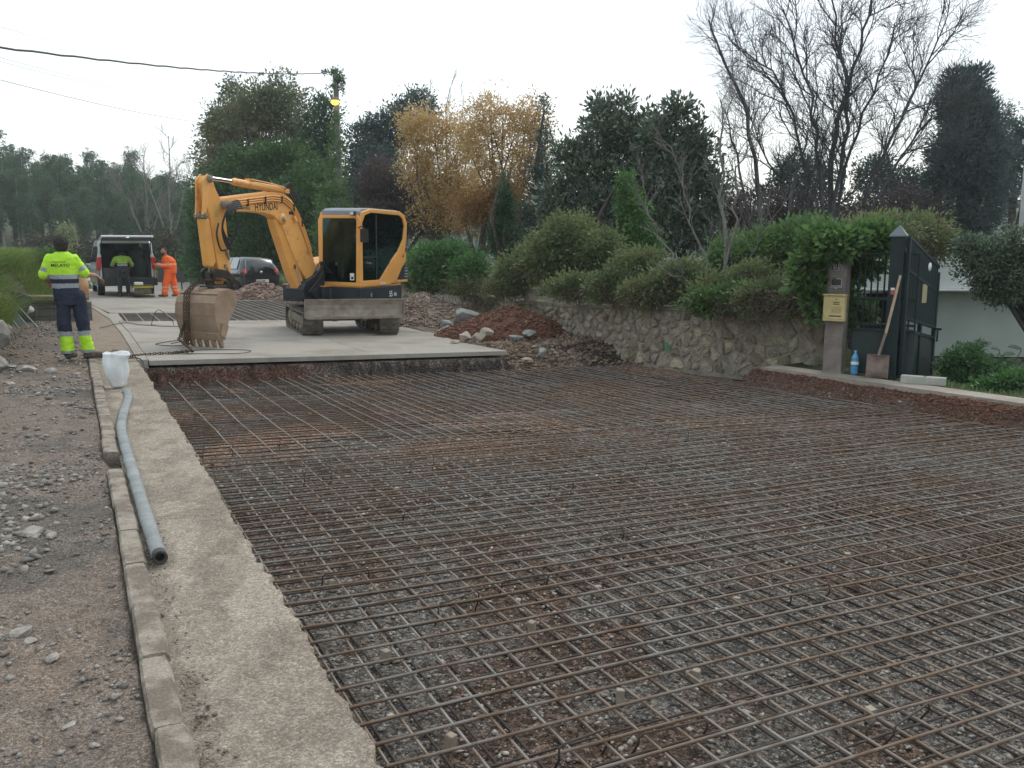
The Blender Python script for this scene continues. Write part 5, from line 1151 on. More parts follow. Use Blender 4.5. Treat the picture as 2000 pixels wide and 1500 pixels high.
q = MB(); q.box((.03, -.154, .265), (.085, .006, .010)); q.box((.03, -.154, .238), (.085, .006, .010)); q.box((.02, -.154, .075), (.16, .006, .014)); q.ball((.03, -.152, .30), .009); q.build('slot', m_blk, dd_)
q = MB(); q.box((.03, -.1535, .16), (.13, .003, .09)); q.build('name_card', M('faded_card', (.48, .38, .18), .7, col2=(.35, .25, .1), sc=60), dd_)
# fixed gate leaf
gt = empty('gate', P(8.60, 9.55, -.12) + gd * .06, gy, label='fixed dark green bar gate panel overgrown with ivy beside the pillar', cat='gate')
Wg = .80
for i, x in enumerate(np.arange(.04, Wg, .083)):
    q = MB(); q.tube([(x, .10, .60), (x, .10, 1.68)], .013, n=6); q.build('gate_bar', m_gate, gt, fix=False)
q = MB(); q.box((Wg / 2, .10, .32), (Wg, .012, .60)); q.build('gate_sheet', m_sheet, gt)
for z in (.03, .62, .70, 1.05, 1.66): q = MB(); q.box((Wg / 2, .10, z), (Wg, .035, .035)); q.build('gate_rail', m_gate, gt, bevel=.004)
# gate post with pyramid cap
pp = P(8.05, 9.83, -.12) - gd * .02
po_ = empty('gate_post', pp, gy, label='dark green square steel gate post topped by a pyramid cap', cat='gate post')
q = MB(); q.box((0, .0, .93), (.165, .165, 1.92)); q.build('post', m_gate, po_, bevel=.006)
q = MB(); b_ = .108; q.add([(-b_, -b_, 1.885), (b_, -b_, 1.885), (b_, b_, 1.885), (-b_, b_, 1.885), (-b_, -b_, 1.90), (b_, -b_, 1.90), (b_, b_, 1.90), (-b_, b_, 1.90), (0, 0, 2.04)], [(0, 1, 2, 3), (0, 1, 5, 4), (1, 2, 6, 5), (2, 3, 7, 6), (3, 0, 4, 7), (4, 5, 8), (5, 6, 8), (6, 7, 8), (7, 4, 8)]); q.build('post_cap', M('cap_grey', (.14, .165, .18), .4, metal=.3), po_)
q = MB(); q.box((-.02, -.084, 1.17), (.05, .003, .09)); q.build('security_sticker', M('red_sticker', (.45, .10, .06), .5), po_); q = MB(); q.box((-.02, -.086, 1.20), (.05, .002, .03)); q.build('sticker_head', m_white, po_)
# opened gate leaf, swung in towards the house, with a falling top line
lf0 = pp + gd * .13; lf1 = Vector((6.02, 12.32, 0)); ld = Vector((lf1.x - lf0.x, lf1.y - lf0.y, 0)); Ll = ld.length; la = math.atan2(ld.y, ld.x)
lf = empty('gate_leaf', (lf0.x, lf0.y, -.12), la, label='open dark green gate leaf with sloping top rail and sheet metal foot', cat='gate leaf')
def zt_(x, a, b): return a + (b - a) * x / Ll
for i, x in enumerate(np.linspace(.05, Ll - .05, 20)):
    q = MB(); q.tube([(x, 0, zt_(x, .80, .60)), (x, 0, zt_(x, 1.86, 1.45))], .019, n=6); q.build('gate_bar', m_gate, lf, fix=False)
def rail(a, b, x0=0, x1=None, w=.045):
    x1 = Ll if x1 is None else x1; q = MB(); q.tube([(x0, 0, zt_(x0, a, b)), (x1, 0, zt_(x1, a, b))], w / 1.41, n=4, smooth=False, up=(0, 1, 1)); q.build('gate_rail', m_gate, lf)
for a, b in ((1.88, 1.47), (1.45, 1.12), (.82, .62), (.66, .47)): rail(a, b)
for x in (0, Ll * .52, Ll): q = MB(); q.box((x, 0, (zt_(x, 1.88, 1.47) if x in (0, Ll) else zt_(x, .84, .62)) / 2 - zt_(x, 0, .07)), (.05, .05, zt_(x, 1.88, 1.47) if x in (0, Ll) else zt_(x, .84, .62))); q.build('gate_stile', m_gate, lf, bevel=.004)
for x0, x1 in ((.03, Ll * .5), (Ll * .54, Ll - .03)): q = MB(); q.add([(x0, -.004, -.03), (x1, -.004, -.10), (x1, -.004, zt_(x1, .66, .46)), (x0, -.004, zt_(x0, .66, .46)), (x0, .004, -.03), (x1, .004, -.10), (x1, .004, zt_(x1, .66, .46)), (x0, .004, zt_(x0, .66, .46))], [(0, 1, 2, 3), (4, 5, 6, 7), (0, 1, 5, 4), (1, 2, 6, 5), (2, 3, 7, 6), (3, 0, 4, 7)]); q.build('gate_sheet', m_sheet, lf)
q = MB(); q.box((Ll * .55, -.02, 1.12), (.16, .004, .26)); q.build('notice', M('notice_yellow', (.45, .40, .22), .6, col2=(.3, .27, .15), sc=40), lf); q = MB(); q.lathe([(0, 0), (.06, 0), (.06, .004), (0, .004)], (Ll * .66, -.022, 1.48), n=14, axis='y'); q.build('round_sign', m_white, lf)
q = MB(); q.box((Ll - .02, -.06, .60), (.03, .10, .03)); q.box((Ll - .02, -.06, .50), (.02, .02, .16)); q.build('latch', m_gate, lf)
# two pale blocks at the foot of the leaf
mbk = M('pale_block', (.42, .41, .37), .85, col2=(.33, .33, .29), sc=7, bump=.3)
for k, (r, s, w_, lb) in enumerate([(7.56, 9.66, .30, 'pale concrete block left of the two at the foot of the open gate leaf'), (7.35, 9.79, .26, 'pale concrete block right of the two at the foot of the open gate leaf')]):
    q = MB(); q.box((0, 0, .05), (w_, .12, .10)); o = q.build('concrete_block', mbk, bevel=.006); o.location = P(r, s, -.118 + 0.0); o.rotation_euler = (0, 0, gy - .02 + k * .05); tag(o, lb, 'block')
# shovel leaning on the post
sh = empty('shovel', P(8.05, 9.60, -.10) + gd * .10, gy, label='wooden handled square shovel leaning against the dark green gate post', cat='shovel')
m_wd = M('shovel_wood', (.36, .27, .18), .7, col2=(.48, .38, .27), sc=12); m_blade = M('shovel_blade', (.15, .105, .085), .7, col2=(.25, .19, .16), sc=9)
q = MB(); q.tube([(-.12, -.05, .30), (-.085, -.02, .46), (-.055, .0, .60)], [.017, .019, .019], n=8); q.build('socket', m_blade, sh)
q = MB(); q.tube([(-.06, .0, .56), (.0, .055, .95), (.06, .115, 1.36)], [.018, .020, .017], n=8); q.build('shaft', m_wd, sh)
q = MB(); vs = []; 
for iz, z in enumerate((0, .1, .2, .30, .31)):
    for ix in range(7):
        x = -.26 + .28 * ix / 6; c_ = abs(ix - 3) / 3
        vs.append((x, -.09 + .035 * (1 - c_ ** 2) * (1 if iz < 4 else 0) + .12 * z, z))
fs = [(i * 7 + k, i * 7 + k + 1, (i + 1) * 7 + k + 1, (i + 1) * 7 + k) for i in range(4) for k in range(6)]
q.add(vs, fs, 0, True); o = q.build('blade', m_blade, sh); sm_ = o.modifiers.new('s', 'SOLIDIFY'); sm_.thickness = .004
# blue water bottle
bt = empty('bottle', P(8.47, 9.60, -.125), label='tall blue plastic water bottle standing between pillar and shovel', cat='bottle')
m_pet = M('blue_plastic', (.05, .22, .42), .15, col2=(.10, .32, .52), sc=9, spec=.7)
q = MB(); q.lathe([(0, 0), (.048, .004), (.052, .03), (.052, .06), (.049, .07), (.052, .08), (.052, .11), (.049, .12), (.052, .13), (.052, .20), (.047, .215), (.050, .23), (.048, .25), (.03, .29), (.018, .305), (.018, .325)], n=16); q.build('bottle_body', m_pet, bt)
q = MB(); q.lathe([(.0535, .15), (.0535, .19)], n=16); q.build('bottle_label', m_white, bt); q = MB(); q.lathe([(.02, .32), (.02, .343), (0, .345)], n=12); q.build('cap', M('bottle_cap', (.15, .35, .55), .4), bt)

# ------------------------------------------------------------------ house behind the gate
m_hw = M('white_render', (.52, .55, .53), .9, col2=(.60, .62, .60), sc=2.0); m_hl = M('lower_render_shaded', (.33, .37, .34), .9, col2=(.38, .42, .385), sc=1.5)  # lower wall: shade below the terrace put into the render colour
hs = empty('house', (8.2, 17.5, -.6), -.10, label='white rendered house with projecting terrace front behind the gate', cat='house')
q = MB(); q.box((3.2, 2.0, .75), (7.0, 3.2, 1.5)); q.build('wall', m_hl, hs)
q = MB(); q.box((2.9, .55, 1.72), (8.6, 1.3, .62)); q.box((2.9, .55, 1.39), (8.9, 1.6, .05)); q.build('terrace_parapet', m_hw, hs, bevel=.02)
q = MB(); q.box((-1.2, 2.4, .6), (1.8, 3.0, 1.3)); q.build('wall', m_int, hs)  # dark box standing in for the shade beneath the terrace
q = MB(); q.box((-1.6, .8, 1.95), (3.2, 1.6, .7)); q.build('terrace_parapet', m_hw, hs)
q = MB(); q.box((7.35, 4.2, 2.75), (6.0, 3.0, 4.2)); q.box((7.35, 4.2, 4.9), (6.1, 3.2, .12)); q.build('upper_storey', m_hw, hs)
q = MB(); q.box((5.3, 2.69, 3.1), (.8, .04, 1.0)); wn_ = q.build('window', M('window_frame_w', (.6, .6, .6), .5), hs); q = MB(); q.box((5.3, 2.66, 3.1), (.7, .02, .9)); q.build('pane', m_cgl, wn_)
q = MB(); q.box((3.35, .38, .95), (.12, .06, 1.9)); q.build('downpipe', m_hw, hs)
# ------------------------------------------------------------------ vegetation
VR = np.random.default_rng(21)
def unit(a): return a / (np.linalg.norm(a, axis=-1, keepdims=True) + 1e-9)
def leaves(C, A, size, aspect=.45, fold=.0, droop=0.0):
    """one diamond per leaf: base, two sides, tip; returns vertices and faces"""
    n = len(C); A = unit(A); Rn = unit(VR.normal(size=(n, 3))); Bv = unit(np.cross(A, Rn)); s = size[:, None]
    tip = C + A * s; mid = C + A * s * .45
    if droop: tip = tip - np.array([0, 0, droop]) * s
    V = np.stack([C, mid + Bv * s * aspect / 2, tip, mid - Bv * s * aspect / 2], 1)
    return V.reshape(-1, 3), np.arange(n * 4).reshape(n, 4)
def ell_points(ells, n, shell=.55):
    vol = np.array([e[1][0] * e[1][1] * e[1][2] for e in ells]) ** .75; w = vol / vol.sum(); k = VR.choice(len(ells), n, p=w)
    c = np.array([e[0] for e in ells])[k]; r = np.array([e[1] for e in ells])[k]
    d = unit(VR.normal(size=(n, 3))); rad = (shell + (1 - shell) * VR.random((n, 1))) ** .8
    lump = fbm(d[:, 0] * 2.2 + k * 3.1 + 20, d[:, 2] * 2.2 + d[:, 1] * 1.4 + 20, 61, 3) - .5
    rad = rad * (1 + .11 * VR.normal(size=(n, 1)) + 1.05 * lump[:, None])
    return c + d * r * rad, d, k
def crown(name, mat, parent, ells, nclump, nleaf, clump, size, aspect=.45, shell=.5, up=.2, out=.6, droop=0.0, sizev=.35, dens=1.0, **k):
    if parent is not None and dens == 1.0 and size > .10 and size < .30: size *= .78; nclump = int(nclump * 1.35); clump *= .95
    P0, d0, kk = ell_points(ells, nclump, shell)
    C = np.repeat(P0, nleaf, 0); d = np.repeat(d0, nleaf, 0); n = len(C)
    cr_ = np.repeat(clump * (.35 + 1.35 * VR.random((nclump, 1)) ** 1.7), nleaf, 0)
    g = VR.normal(size=(n, 3)); g = g / (1 + .3 * np.linalg.norm(g, axis=1, keepdims=True))
    C = C + g * cr_ * np.array([1, 1, .75]); A = unit(g) * .9 + d * out + np.array([0, 0, up]) + VR.normal(size=(n, 3)) * .45
    sz = size * (1 - sizev + 2 * sizev * VR.random(n)); V, F = leaves(C, A, sz, aspect, droop=droop)
    return npmesh(name, V, F, mat, parent, **k)
def limbs(name, mat, parent, base, r0, targets, seed=0, bend=.25, n=6, gnarl=.12):
    rr = random.Random(seed); mb = MB(); base = Vector(base)
    top = Vector((sum(t[0] for t in targets) / len(targets), sum(t[1] for t in targets) / len(targets), sum(t[2] for t in targets) / len(targets)))
    fork = base.lerp(top, .35); fork.x = base.x * .7 + fork.x * .3; fork.y = base.y * .7 + fork.y * .3
    pts = [base + Vector((0, 0, -.2)), base.lerp(fork, .5) + Vector((rr.gauss(0, gnarl), rr.gauss(0, gnarl), 0)), fork]; mb.tube(pts, [r0, r0 * .85, r0 * .75], n=n + 2)
    for t in targets:
        t = Vector(t); m = fork.lerp(t, .5) + Vector((rr.gauss(0, bend), rr.gauss(0, bend), bend)); mb.tube([fork, fork.lerp(m, .6), m, m.lerp(t, .6) + Vector((0, 0, .1)), t], [r0 * .6, r0 * .45, r0 * .3, r0 * .18, r0 * .05], n=n)
    return mb.build(name, mat, parent, fix=False)
m_bark = M('bark_brown', (.055, .045, .037), .95, col2=(.11, .095, .08), sc=5, bump=.6, bsc=18); m_birch = M('bark_pale', (.28, .265, .245), .85, col2=(.44, .42, .39), sc=7, bump=.3)
m_bmid = M('bark_grey', (.15, .14, .13), .9, col2=(.25, .235, .215), sc=7, bump=.3)
m_bdark = M('bark_dark', (.05, .049, .053), .95, col2=(.09, .087, .09), sc=6, bump=.5, bsc=20)
def tree(name, label, cat, base, ells, mat, nclump, nleaf, clump, size, bark=None, r0=.16, group=None, seed=0, twigs=0, **k):
    t = empty(name, base, 0, label=label, cat=cat, group=group)
    b = Vector(base); E_ = [((e[0][0] - b.x, e[0][1] - b.y, e[0][2] - b.z), e[1]) for e in ells]
    tg = []; rr = random.Random(seed)
    for c, r in E_:
        for _ in range(2): tg.append((c[0] + rr.uniform(-.6, .6) * r[0], c[1] + rr.uniform(-.5, .5) * r[1], c[2] + rr.uniform(-.2, .75) * r[2]))
    limbs('trunk', bark or m_bark, t, (0, 0, 0), r0, tg, seed)
    crown('crown', mat, t, E_, nclump, nleaf, clump, size, **k)
    return t
# leaf colours
L_olive = LEAF('olive_leaves', [(.035, .055, .03), (.06, .078, .04), (.10, .095, .05), (.16, .13, .07)], patch=.6, psc=.45, gain=2.3)
L_dark = LEAF('dark_evergreen_leaves', [(.012, .028, .016), (.022, .045, .024), (.035, .062, .03)], rough=.45, patch=.4, gain=2.7)
L_laurel = LEAF('laurel_leaves', [(.016, .038, .014), (.03, .065, .02), (.05, .09, .03)], rough=.4, patch=.5)
L_blue = LEAF('blue_green_leaves', [(.018, .030, .028), (.028, .045, .04), (.042, .062, .052)], patch=.4, gain=2.7)
L_purple = LEAF('purple_brown_leaves', [(.030, .026, .027), (.045, .037, .036), (.075, .058, .045)], patch=.4, gain=1.8)
L_gold = LEAF('golden_leaves', [(.23, .16, .065), (.33, .23, .095), (.42, .31, .15), (.17, .125, .06)], trans=.45, patch=.4, gain=1.5)
L_rust = LEAF('rust_leaves', [(.18, .11, .045), (.28, .16, .06), (.34, .20, .07), (.12, .085, .05)], trans=.4, patch=.4, gain=1.15)
L_magn = LEAF('magnolia_leaves', [(.020, .036, .028), (.030, .050, .036), (.055, .065, .035), (.075, .10, .085)], rough=.32, spec=.6, trans=.2, gain=2.6)
L_ivy = LEAF('ivy_leaves', [(.028, .060, .020), (.05, .095, .03), (.085, .14, .045)], rough=.4, patch=.4, psc=1.2)
L_bram = LEAF('bramble_leaves', [(.035, .045, .022), (.055, .075, .032), (.085, .105, .045), (.10, .07, .045)], patch=.7, psc=1.3, gain=2.3)
L_bright = LEAF('bright_green_leaves', [(.03, .085, .025), (.05, .12, .035), (.08, .16, .05)], rough=.4, gain=1.5)
L_cyp = LEAF('cypress_sprays', [(.022, .034, .036), (.034, .048, .048), (.05, .068, .062)], trans=.25, gain=2.6, rough=.7, patch=.4, psc=.9)
L_shrub = LEAF('small_shrub_leaves', [(.018, .030, .020), (.03, .048, .03), (.05, .07, .045), (.09, .11, .08)], rough=.35, spec=.5, gain=2.4)
L_euc = LEAF('eucalyptus_leaves', [(.016, .036, .020), (.026, .054, .028), (.045, .078, .038)], patch=.5, psc=.25, gain=2.5)
L_brush = LEAF('brush_leaves', [(.04, .034, .027), (.05, .046, .03), (.035, .055, .028)], patch=.5, psc=.4, gain=1.4)

# eucalyptus wood on the hill to the left: every stem a tree
def euc(seed, H=13.0):
    t = empty('eucalyptus_tree', (0, 0, 0), 0, label='tall thin eucalyptus in the dark wood on the hill beyond the road', cat='tree', group='eucalyptus trees of the wood on the hill')
    rr = random.Random(seed); lean = rr.uniform(-.5, .5)
    mb = MB(); mb.tube([(0, 0, -.5), (lean * .3, 0, H * .35), (lean * .7, .1, H * .7), (lean, 0, H * .97)], [.17, .14, .09, .02], n=6)
    mb.build('trunk', m_birch if seed % 2 else m_bark, t, fix=False)
    ells = []
    for i in range(7):
        f = .42 + .56 * i / 6; w = (1.15 * math.sin(math.pi * min(1, (f - .28) * 1.12)) + .30) * rr.uniform(.75, 1.15)
        ells.append(((lean * f + rr.uniform(-.55, .55), rr.uniform(-.5, .5), H * f), (w, w, rr.uniform(.8, 1.25))))
    crown('crown', L_euc, t, ells, 460, 16, .26, .21, aspect=.5, shell=.2, up=-.1, droop=.15, dens=2)
    return t
eu = [euc(1), euc(2, 14), euc(3, 12)]
ER_ = random.Random(4); k = 0
rows = [(86, -62, -14, 1.15, .60), (92, -66, -12, 1.2, .70), (99, -70, -8, 1.3, .78), (107, -76, -4, 1.4, .86), (116, -82, 0, 1.5, .95)]
for Y, x0, x1, st, sc_ in rows:
    x = x0
    while x < x1:
        if True:
            o = eu[k % 3] if k < 3 else dup(eu[k % 3]); xx = x + ER_.uniform(-.7, .7); yy = Y + ER_.uniform(-3, 3)
            rq, sq = xx * ER.x + yy * ER.y, xx * ES.x + yy * ES.y
            tilt = 1 - .16 * float(sst(-60, -30, np.array(xx)))
            o.location = (xx, yy, gh(rq, sq) - .2); q_ = sc_ * ER_.uniform(.80, 1.06) * tilt * .98; o.scale = (q_ * 1.1, q_ * 1.1, q_); o.rotation_euler = (0, 0, ER_.uniform(0, 6.28))
        k += 1; x += st
# far treeline closing the horizon behind everything, read as one mass
cc = [((x, 150 + 6 * math.sin(x * .1), 3 + 2 * math.sin(x * .23)), (6, 5, 6.5 + 1.5 * math.sin(x * .37))) for x in range(-130, 150, 6)]
crown('far_wood', L_euc, None, cc, 2600, 9, 1.1, 1.1, shell=.4, kind='stuff')

# brushwood along the road behind the van
for i, (e, lb, m_) in enumerate([
    ([((-30.88, 60.0, 1.41), (1.40, 1.19, 1.25)), ((-32.65, 60.0, 1.24), (1.40, 1.19, 1.11))], 'brownish brushwood thicket behind the worker on the verge', L_brush),
    ([((-29.38, 62.0, 1.23), (1.81, 1.54, 1.29)), ((-27.21, 62.0, 1.23), (1.81, 1.54, 1.29))], 'brown brushwood directly behind the roof of the van', L_brush),
    ([((-22.74, 58.0, 1.25), (1.36, 1.15, 1.51)), ((-24.55, 60.0, 1.59), (1.40, 1.19, 1.21))], 'dull brown thicket right of the van beyond the orange worker', L_brush),
    ([((-17.55, 46.0, 0.39), (1.08, 0.92, 0.59)), ((-15.25, 44.0, 0.19), (1.03, 0.88, 0.56))], 'low green weeds on the road verge right of the orange worker', L_bright)]):
    tree('brushwood' if i < 3 else 'weeds', lb, 'bush', (e[0][0][0], e[0][0][1], -.1), e, m_, 330, 14, .45, .26 if i < 3 else .2, r0=.06, seed=i, shell=.2)
# evergreen screen right of the road
tree('laurel_tree', 'dark green laurel mass behind the raised excavator arm, left of the hatchback', 'tree', (-13.76, 41, -.1), [((-13.96, 41.0, 2.66), (1.00, 0.85, 2.58)), ((-13.25, 42.0, 4.12), (1.22, 1.03, 1.90)), ((-14.52, 41.0, 1.24), (0.72, 0.61, 1.31))], L_laurel, 1100, 16, .34, .20, seed=3)
tree('laurel_tree', 'dark green laurel directly behind the black hatchback', 'tree', (-10.97, 40.5, -.1), [((-11.08, 40.5, 2.64), (1.65, 1.40, 2.09)), ((-9.53, 40.0, 3.09), (1.16, 0.99, 2.51)), ((-11.71, 40.0, 1.25), (1.17, 1.00, 1.16))], L_laurel, 1300, 16, .33, .19, seed=4)
tree('laurel_tree', 'brighter green laurel crown under the tall autumn tree left of the pole', 'tree', (-10.76, 43, -.1), [((-10.66, 43.0, 5.39), (1.49, 1.26, 1.26)), ((-11.89, 43.0, 5.63), (1.11, 0.95, 0.84)), ((-9.71, 43.0, 4.18), (1.24, 1.06, 1.46))], L_laurel, 1000, 16, .34, .21, seed=5)
tree('autumn_tree', 'tall tree with olive and bronze leaves above the excavator arm', 'tree', (-13.83, 47, -.1), [((-13.42, 47.0, 8.49), (2.15, 1.83, 1.61)), ((-15.49, 47.0, 7.45), (1.13, 0.96, 1.43)), ((-12.18, 47.0, 9.26), (1.47, 1.25, 1.16)), ((-15.16, 47.0, 6.01), (1.57, 1.33, 1.19)), ((-11.44, 47.0, 7.58), (1.35, 1.14, 1.17)), ((-16.07, 47.0, 5.21), (0.81, 0.69, 1.06))], L_olive, 1150, 14, .36, .24, bark=m_bdark, r0=.22, seed=6, shell=.15)
tree('holm_oak', 'dark green tree top poking out at the upper left of the bronze tree', 'tree', (-16.04, 50, -.1), [((-15.51, 50.0, 9.89), (0.57, 0.48, 1.15)), ((-16.01, 50.0, 8.51), (0.86, 0.73, 1.11)), ((-14.95, 50.0, 6.84), (1.15, 0.98, 1.68))], L_dark, 450, 15, .33, .22, seed=7)
tree('holm_oak', 'dark evergreen tree just left of the ivy covered pole', 'tree', (-9.8, 45, -.1), [((-9.53, 45.0, 7.57), (1.08, 0.92, 1.54)), ((-9.99, 45.0, 5.57), (1.17, 0.99, 1.77)), ((-8.95, 44.0, 3.24), (1.53, 1.30, 2.26))], L_dark, 1200, 15, .33, .21, seed=8)
tree('holm_oak', 'dark evergreen between the ivy covered pole and the golden tree', 'tree', (-7.12, 44, -.1), [((-7.07, 44.0, 6.59), (1.14, 0.97, 1.35)), ((-5.92, 44.0, 7.32), (1.13, 0.96, 1.10)), ((-4.88, 45.0, 8.44), (1.08, 0.92, 0.84)), ((-6.46, 43.0, 4.66), (1.49, 1.27, 1.94)), ((-7.34, 42.0, 2.68), (1.47, 1.25, 1.92))], L_blue, 1700, 15, .35, .21, seed=9)
tree('plum_tree', 'purple brown leaved shrub behind the excavator cab', 'tree', (-4.2, 34, -.1), [((-4.14, 34.0, 3.26), (1.08, 0.92, 1.35)), ((-5.21, 34.0, 3.84), (0.75, 0.64, 1.15)), ((-2.88, 33.0, 2.83), (0.86, 0.73, 0.94)), ((-5.19, 33.0, 2.27), (0.96, 0.82, 0.95))], L_purple, 1500, 15, .26, .13, seed=10)
tree('rust_shrub', 'rusty leaved branches beside the pole above the excavator cab', 'shrub', (-5.62, 36, -.1), [((-5.44, 36.0, 4.78), (0.33, 0.28, 0.49))], L_purple, 120, 12, .16, .13, seed=15)
tree('golden_tree', 'golden leaved tree left of the two, beside the dark evergreen', 'tree', (-2.83, 32, -.1), [((-2.84, 32.0, 5.77), (1.14, 0.97, 0.92)), ((-3.57, 32.0, 5.85), (0.62, 0.53, 0.80)), ((-2.77, 32.0, 4.43), (1.14, 0.97, 1.08)), ((-2.23, 32.0, 3.34), (1.02, 0.87, 0.91)), ((-3.50, 32.0, 4.43), (0.74, 0.63, 0.90)), ((-2.60, 32.0, 2.98), (1.11, 0.95, 0.82)), ((-1.77, 32.5, 5.56), (0.75, 0.63, 1.08)), ((-1.60, 32.5, 4.10), (0.84, 0.72, 1.10))], L_gold, 1500, 12, .24, .125, bark=m_bark, r0=.10, seed=11, shell=.25)
tree('golden_tree', 'golden leaved tree right of the two, tallest and thin at its top', 'tree', (-0.26, 30, -.1), [((-0.26, 30.0, 5.75), (1.24, 1.05, 0.86)), ((-0.86, 30.0, 6.25), (0.65, 0.55, 0.59)), ((0.60, 30.0, 6.00), (0.65, 0.55, 0.79)), ((-0.17, 30.0, 4.42), (1.38, 1.17, 1.01)), ((0.69, 30.0, 4.92), (0.86, 0.73, 1.00)), ((-1.21, 30.0, 5.09), (0.86, 0.73, 1.00)), ((-0.26, 30.0, 3.06), (1.39, 1.18, 0.94)), ((0.86, 30.0, 5.59), (0.58, 0.50, 0.91)), ((0.87, 30.0, 3.91), (0.69, 0.59, 1.01))], L_gold, 1450, 12, .24, .12, r0=.10, seed=12, shell=.2)
tree('rust_tree', 'rust orange shrub below the two golden trees', 'shrub', (-1.19, 29, -.1), [((-1.26, 29.0, 2.85), (0.81, 0.69, 0.74)), ((-0.34, 29.0, 3.35), (0.84, 0.71, 0.66)), ((0.00, 29.0, 2.52), (0.71, 0.60, 0.53))], L_rust, 700, 12, .2, .115, seed=13, shell=.2)
tree('spire_conifer', 'slender dark green conifer in front of the rust orange shrub', 'tree', (-0.23, 26, -.1), [((-0.23, 26.0, 3.39), (0.14, 0.12, 0.37)), ((-0.23, 26.0, 2.72), (0.26, 0.22, 0.52)), ((-0.23, 26.0, 1.90), (0.49, 0.41, 0.75))], L_dark, 420, 14, .12, .11, seed=14, up=.5)
tree('larch', 'thin blue grey conifer between golden tree and magnolia', 'tree', (1.07, 28, -.1), [((1.04, 28.0, 5.87), (0.13, 0.11, 0.55)), ((1.01, 28.0, 4.94), (0.29, 0.25, 0.62)), ((0.97, 28.0, 3.76), (0.52, 0.44, 0.87)), ((0.81, 28.0, 2.49), (0.68, 0.58, 0.96))], L_blue, 420, 13, .2, .12, seed=16, shell=.15)
# magnolia: big leathery leaves
tree('magnolia', 'big dark magnolia with large glossy leaves in the middle of the garden', 'tree', (2.97, 24, 0), [((2.61, 24.0, 4.60), (0.85, 0.72, 0.67)), ((2.08, 24.0, 3.59), (1.00, 0.85, 0.74)), ((3.52, 24.0, 4.26), (0.83, 0.70, 0.78)), ((2.40, 24.0, 5.32), (0.38, 0.33, 0.34)), ((2.94, 24.0, 5.39), (0.30, 0.26, 0.26)), ((2.51, 24.0, 2.50), (1.32, 1.13, 0.96)), ((3.76, 24.0, 2.91), (1.04, 0.89, 1.09)), ((1.52, 24.0, 4.13), (0.47, 0.40, 0.47)), ((3.64, 24.0, 4.80), (0.55, 0.47, 0.45)), ((1.18, 24.0, 2.78), (0.56, 0.47, 0.68))], L_magn, 1750, 13, .20, .185, aspect=.42, bark=m_bdark, seed=17, shell=.35, up=.45)
tree('magnolia', 'second magnolia crown with big glossy leaves against the sky, right of the first', 'tree', (4.48, 23, 0), [((3.76, 23.0, 4.41), (0.47, 0.40, 0.51)), ((4.27, 23.0, 5.11), (0.37, 0.31, 0.43)), ((4.62, 23.0, 4.15), (0.55, 0.47, 0.71)), ((4.11, 23.0, 3.51), (0.80, 0.68, 0.71)), ((4.93, 23.0, 2.99), (0.64, 0.54, 0.85)), ((4.28, 23.0, 2.20), (0.94, 0.80, 0.72))], L_magn, 950, 13, .19, .18, aspect=.42, bark=m_bdark, seed=18, shell=.35, up=.45)
tree('ivy_column', 'bright green ivy covered stump rising in front of the magnolia', 'climber', (2.77, 20, 0), [((2.57, 20.0, 2.98), (0.20, 0.17, 0.36)), ((2.70, 20.0, 2.41), (0.35, 0.30, 0.46)), ((2.86, 20.0, 1.67), (0.49, 0.42, 0.58))], LEAF('column_ivy_leaves', [(.04, .10, .025), (.07, .15, .04), (.10, .19, .06)], rough=.4, gain=1.4), 620, 14, .11, .085, seed=19)
# hedge masses over the wall
def hedge(label, ells, mat, nc, nl, cl, sz, name='hedge', nst=160, seed=0, hang=True, **k):
    cx = sum(e[0][0] for e in ells) / len(ells); cy = sum(e[0][1] for e in ells) / len(ells); t = empty(name, (cx, cy, .1), 0, label=label, cat='hedge')
    E_ = [((e[0][0] - cx, e[0][1] - cy, e[0][2] - .1), e[1]) for e in ells]
    crown('foliage', mat, t, E_, nc, nl, cl, sz, **k)
    mb = MB(); rr = random.Random(seed)
    for _ in range(int(nst * .45)):
        c, r = rr.choice(E_); a = rr.uniform(0, 6.28); p = Vector((c[0] + r[0] * .8 * math.cos(a), c[1] - abs(r[1] * .9 * math.sin(a)), c[2] + r[2] * rr.uniform(-.9, .2))); pts = [p]; d = Vector((rr.gauss(0, .7), rr.gauss(-.3, .4), rr.uniform(.1, .9))).normalized()
        st = rr.uniform(.05, .11)
        for i in range(6): d = (d + Vector((rr.gauss(0, .15), rr.gauss(0, .15), -.28))).normalized(); p = p + d * st; pts.append(p)
        mb.tube(pts, [.006, .006, .005, .004, .003, .003, .002], n=3, caps=False)
    mb.build('stems', m_twig, t, fix=False, kind='stuff')
    return t
m_twig = M('bramble_stems', (.07, .045, .035), .9, col2=(.13, .09, .07), sc=8)
hedge('rounded bright green bush on the far stretch of the stone wall', [((-1.82, 23.0, 1.21), (0.89, 0.76, 0.59)), ((-2.39, 24.0, 0.98), (0.51, 0.43, 0.50)), ((-1.03, 22.0, 1.03), (0.46, 0.40, 0.36))], L_bright, 1100, 13, .16, .10, name='bush', seed=1)
hedge('brown bramble skirt hanging over the wall right of the excavator', [((-2.16, 23.0, 0.70), (0.81, 0.41, 0.20)), ((-1.02, 21.6, 0.67), (0.76, 0.38, 0.20)), ((-0.12, 20.0, 0.74), (0.59, 0.29, 0.23))], L_bram, 700, 13, .13, .07, nst=420, seed=2)
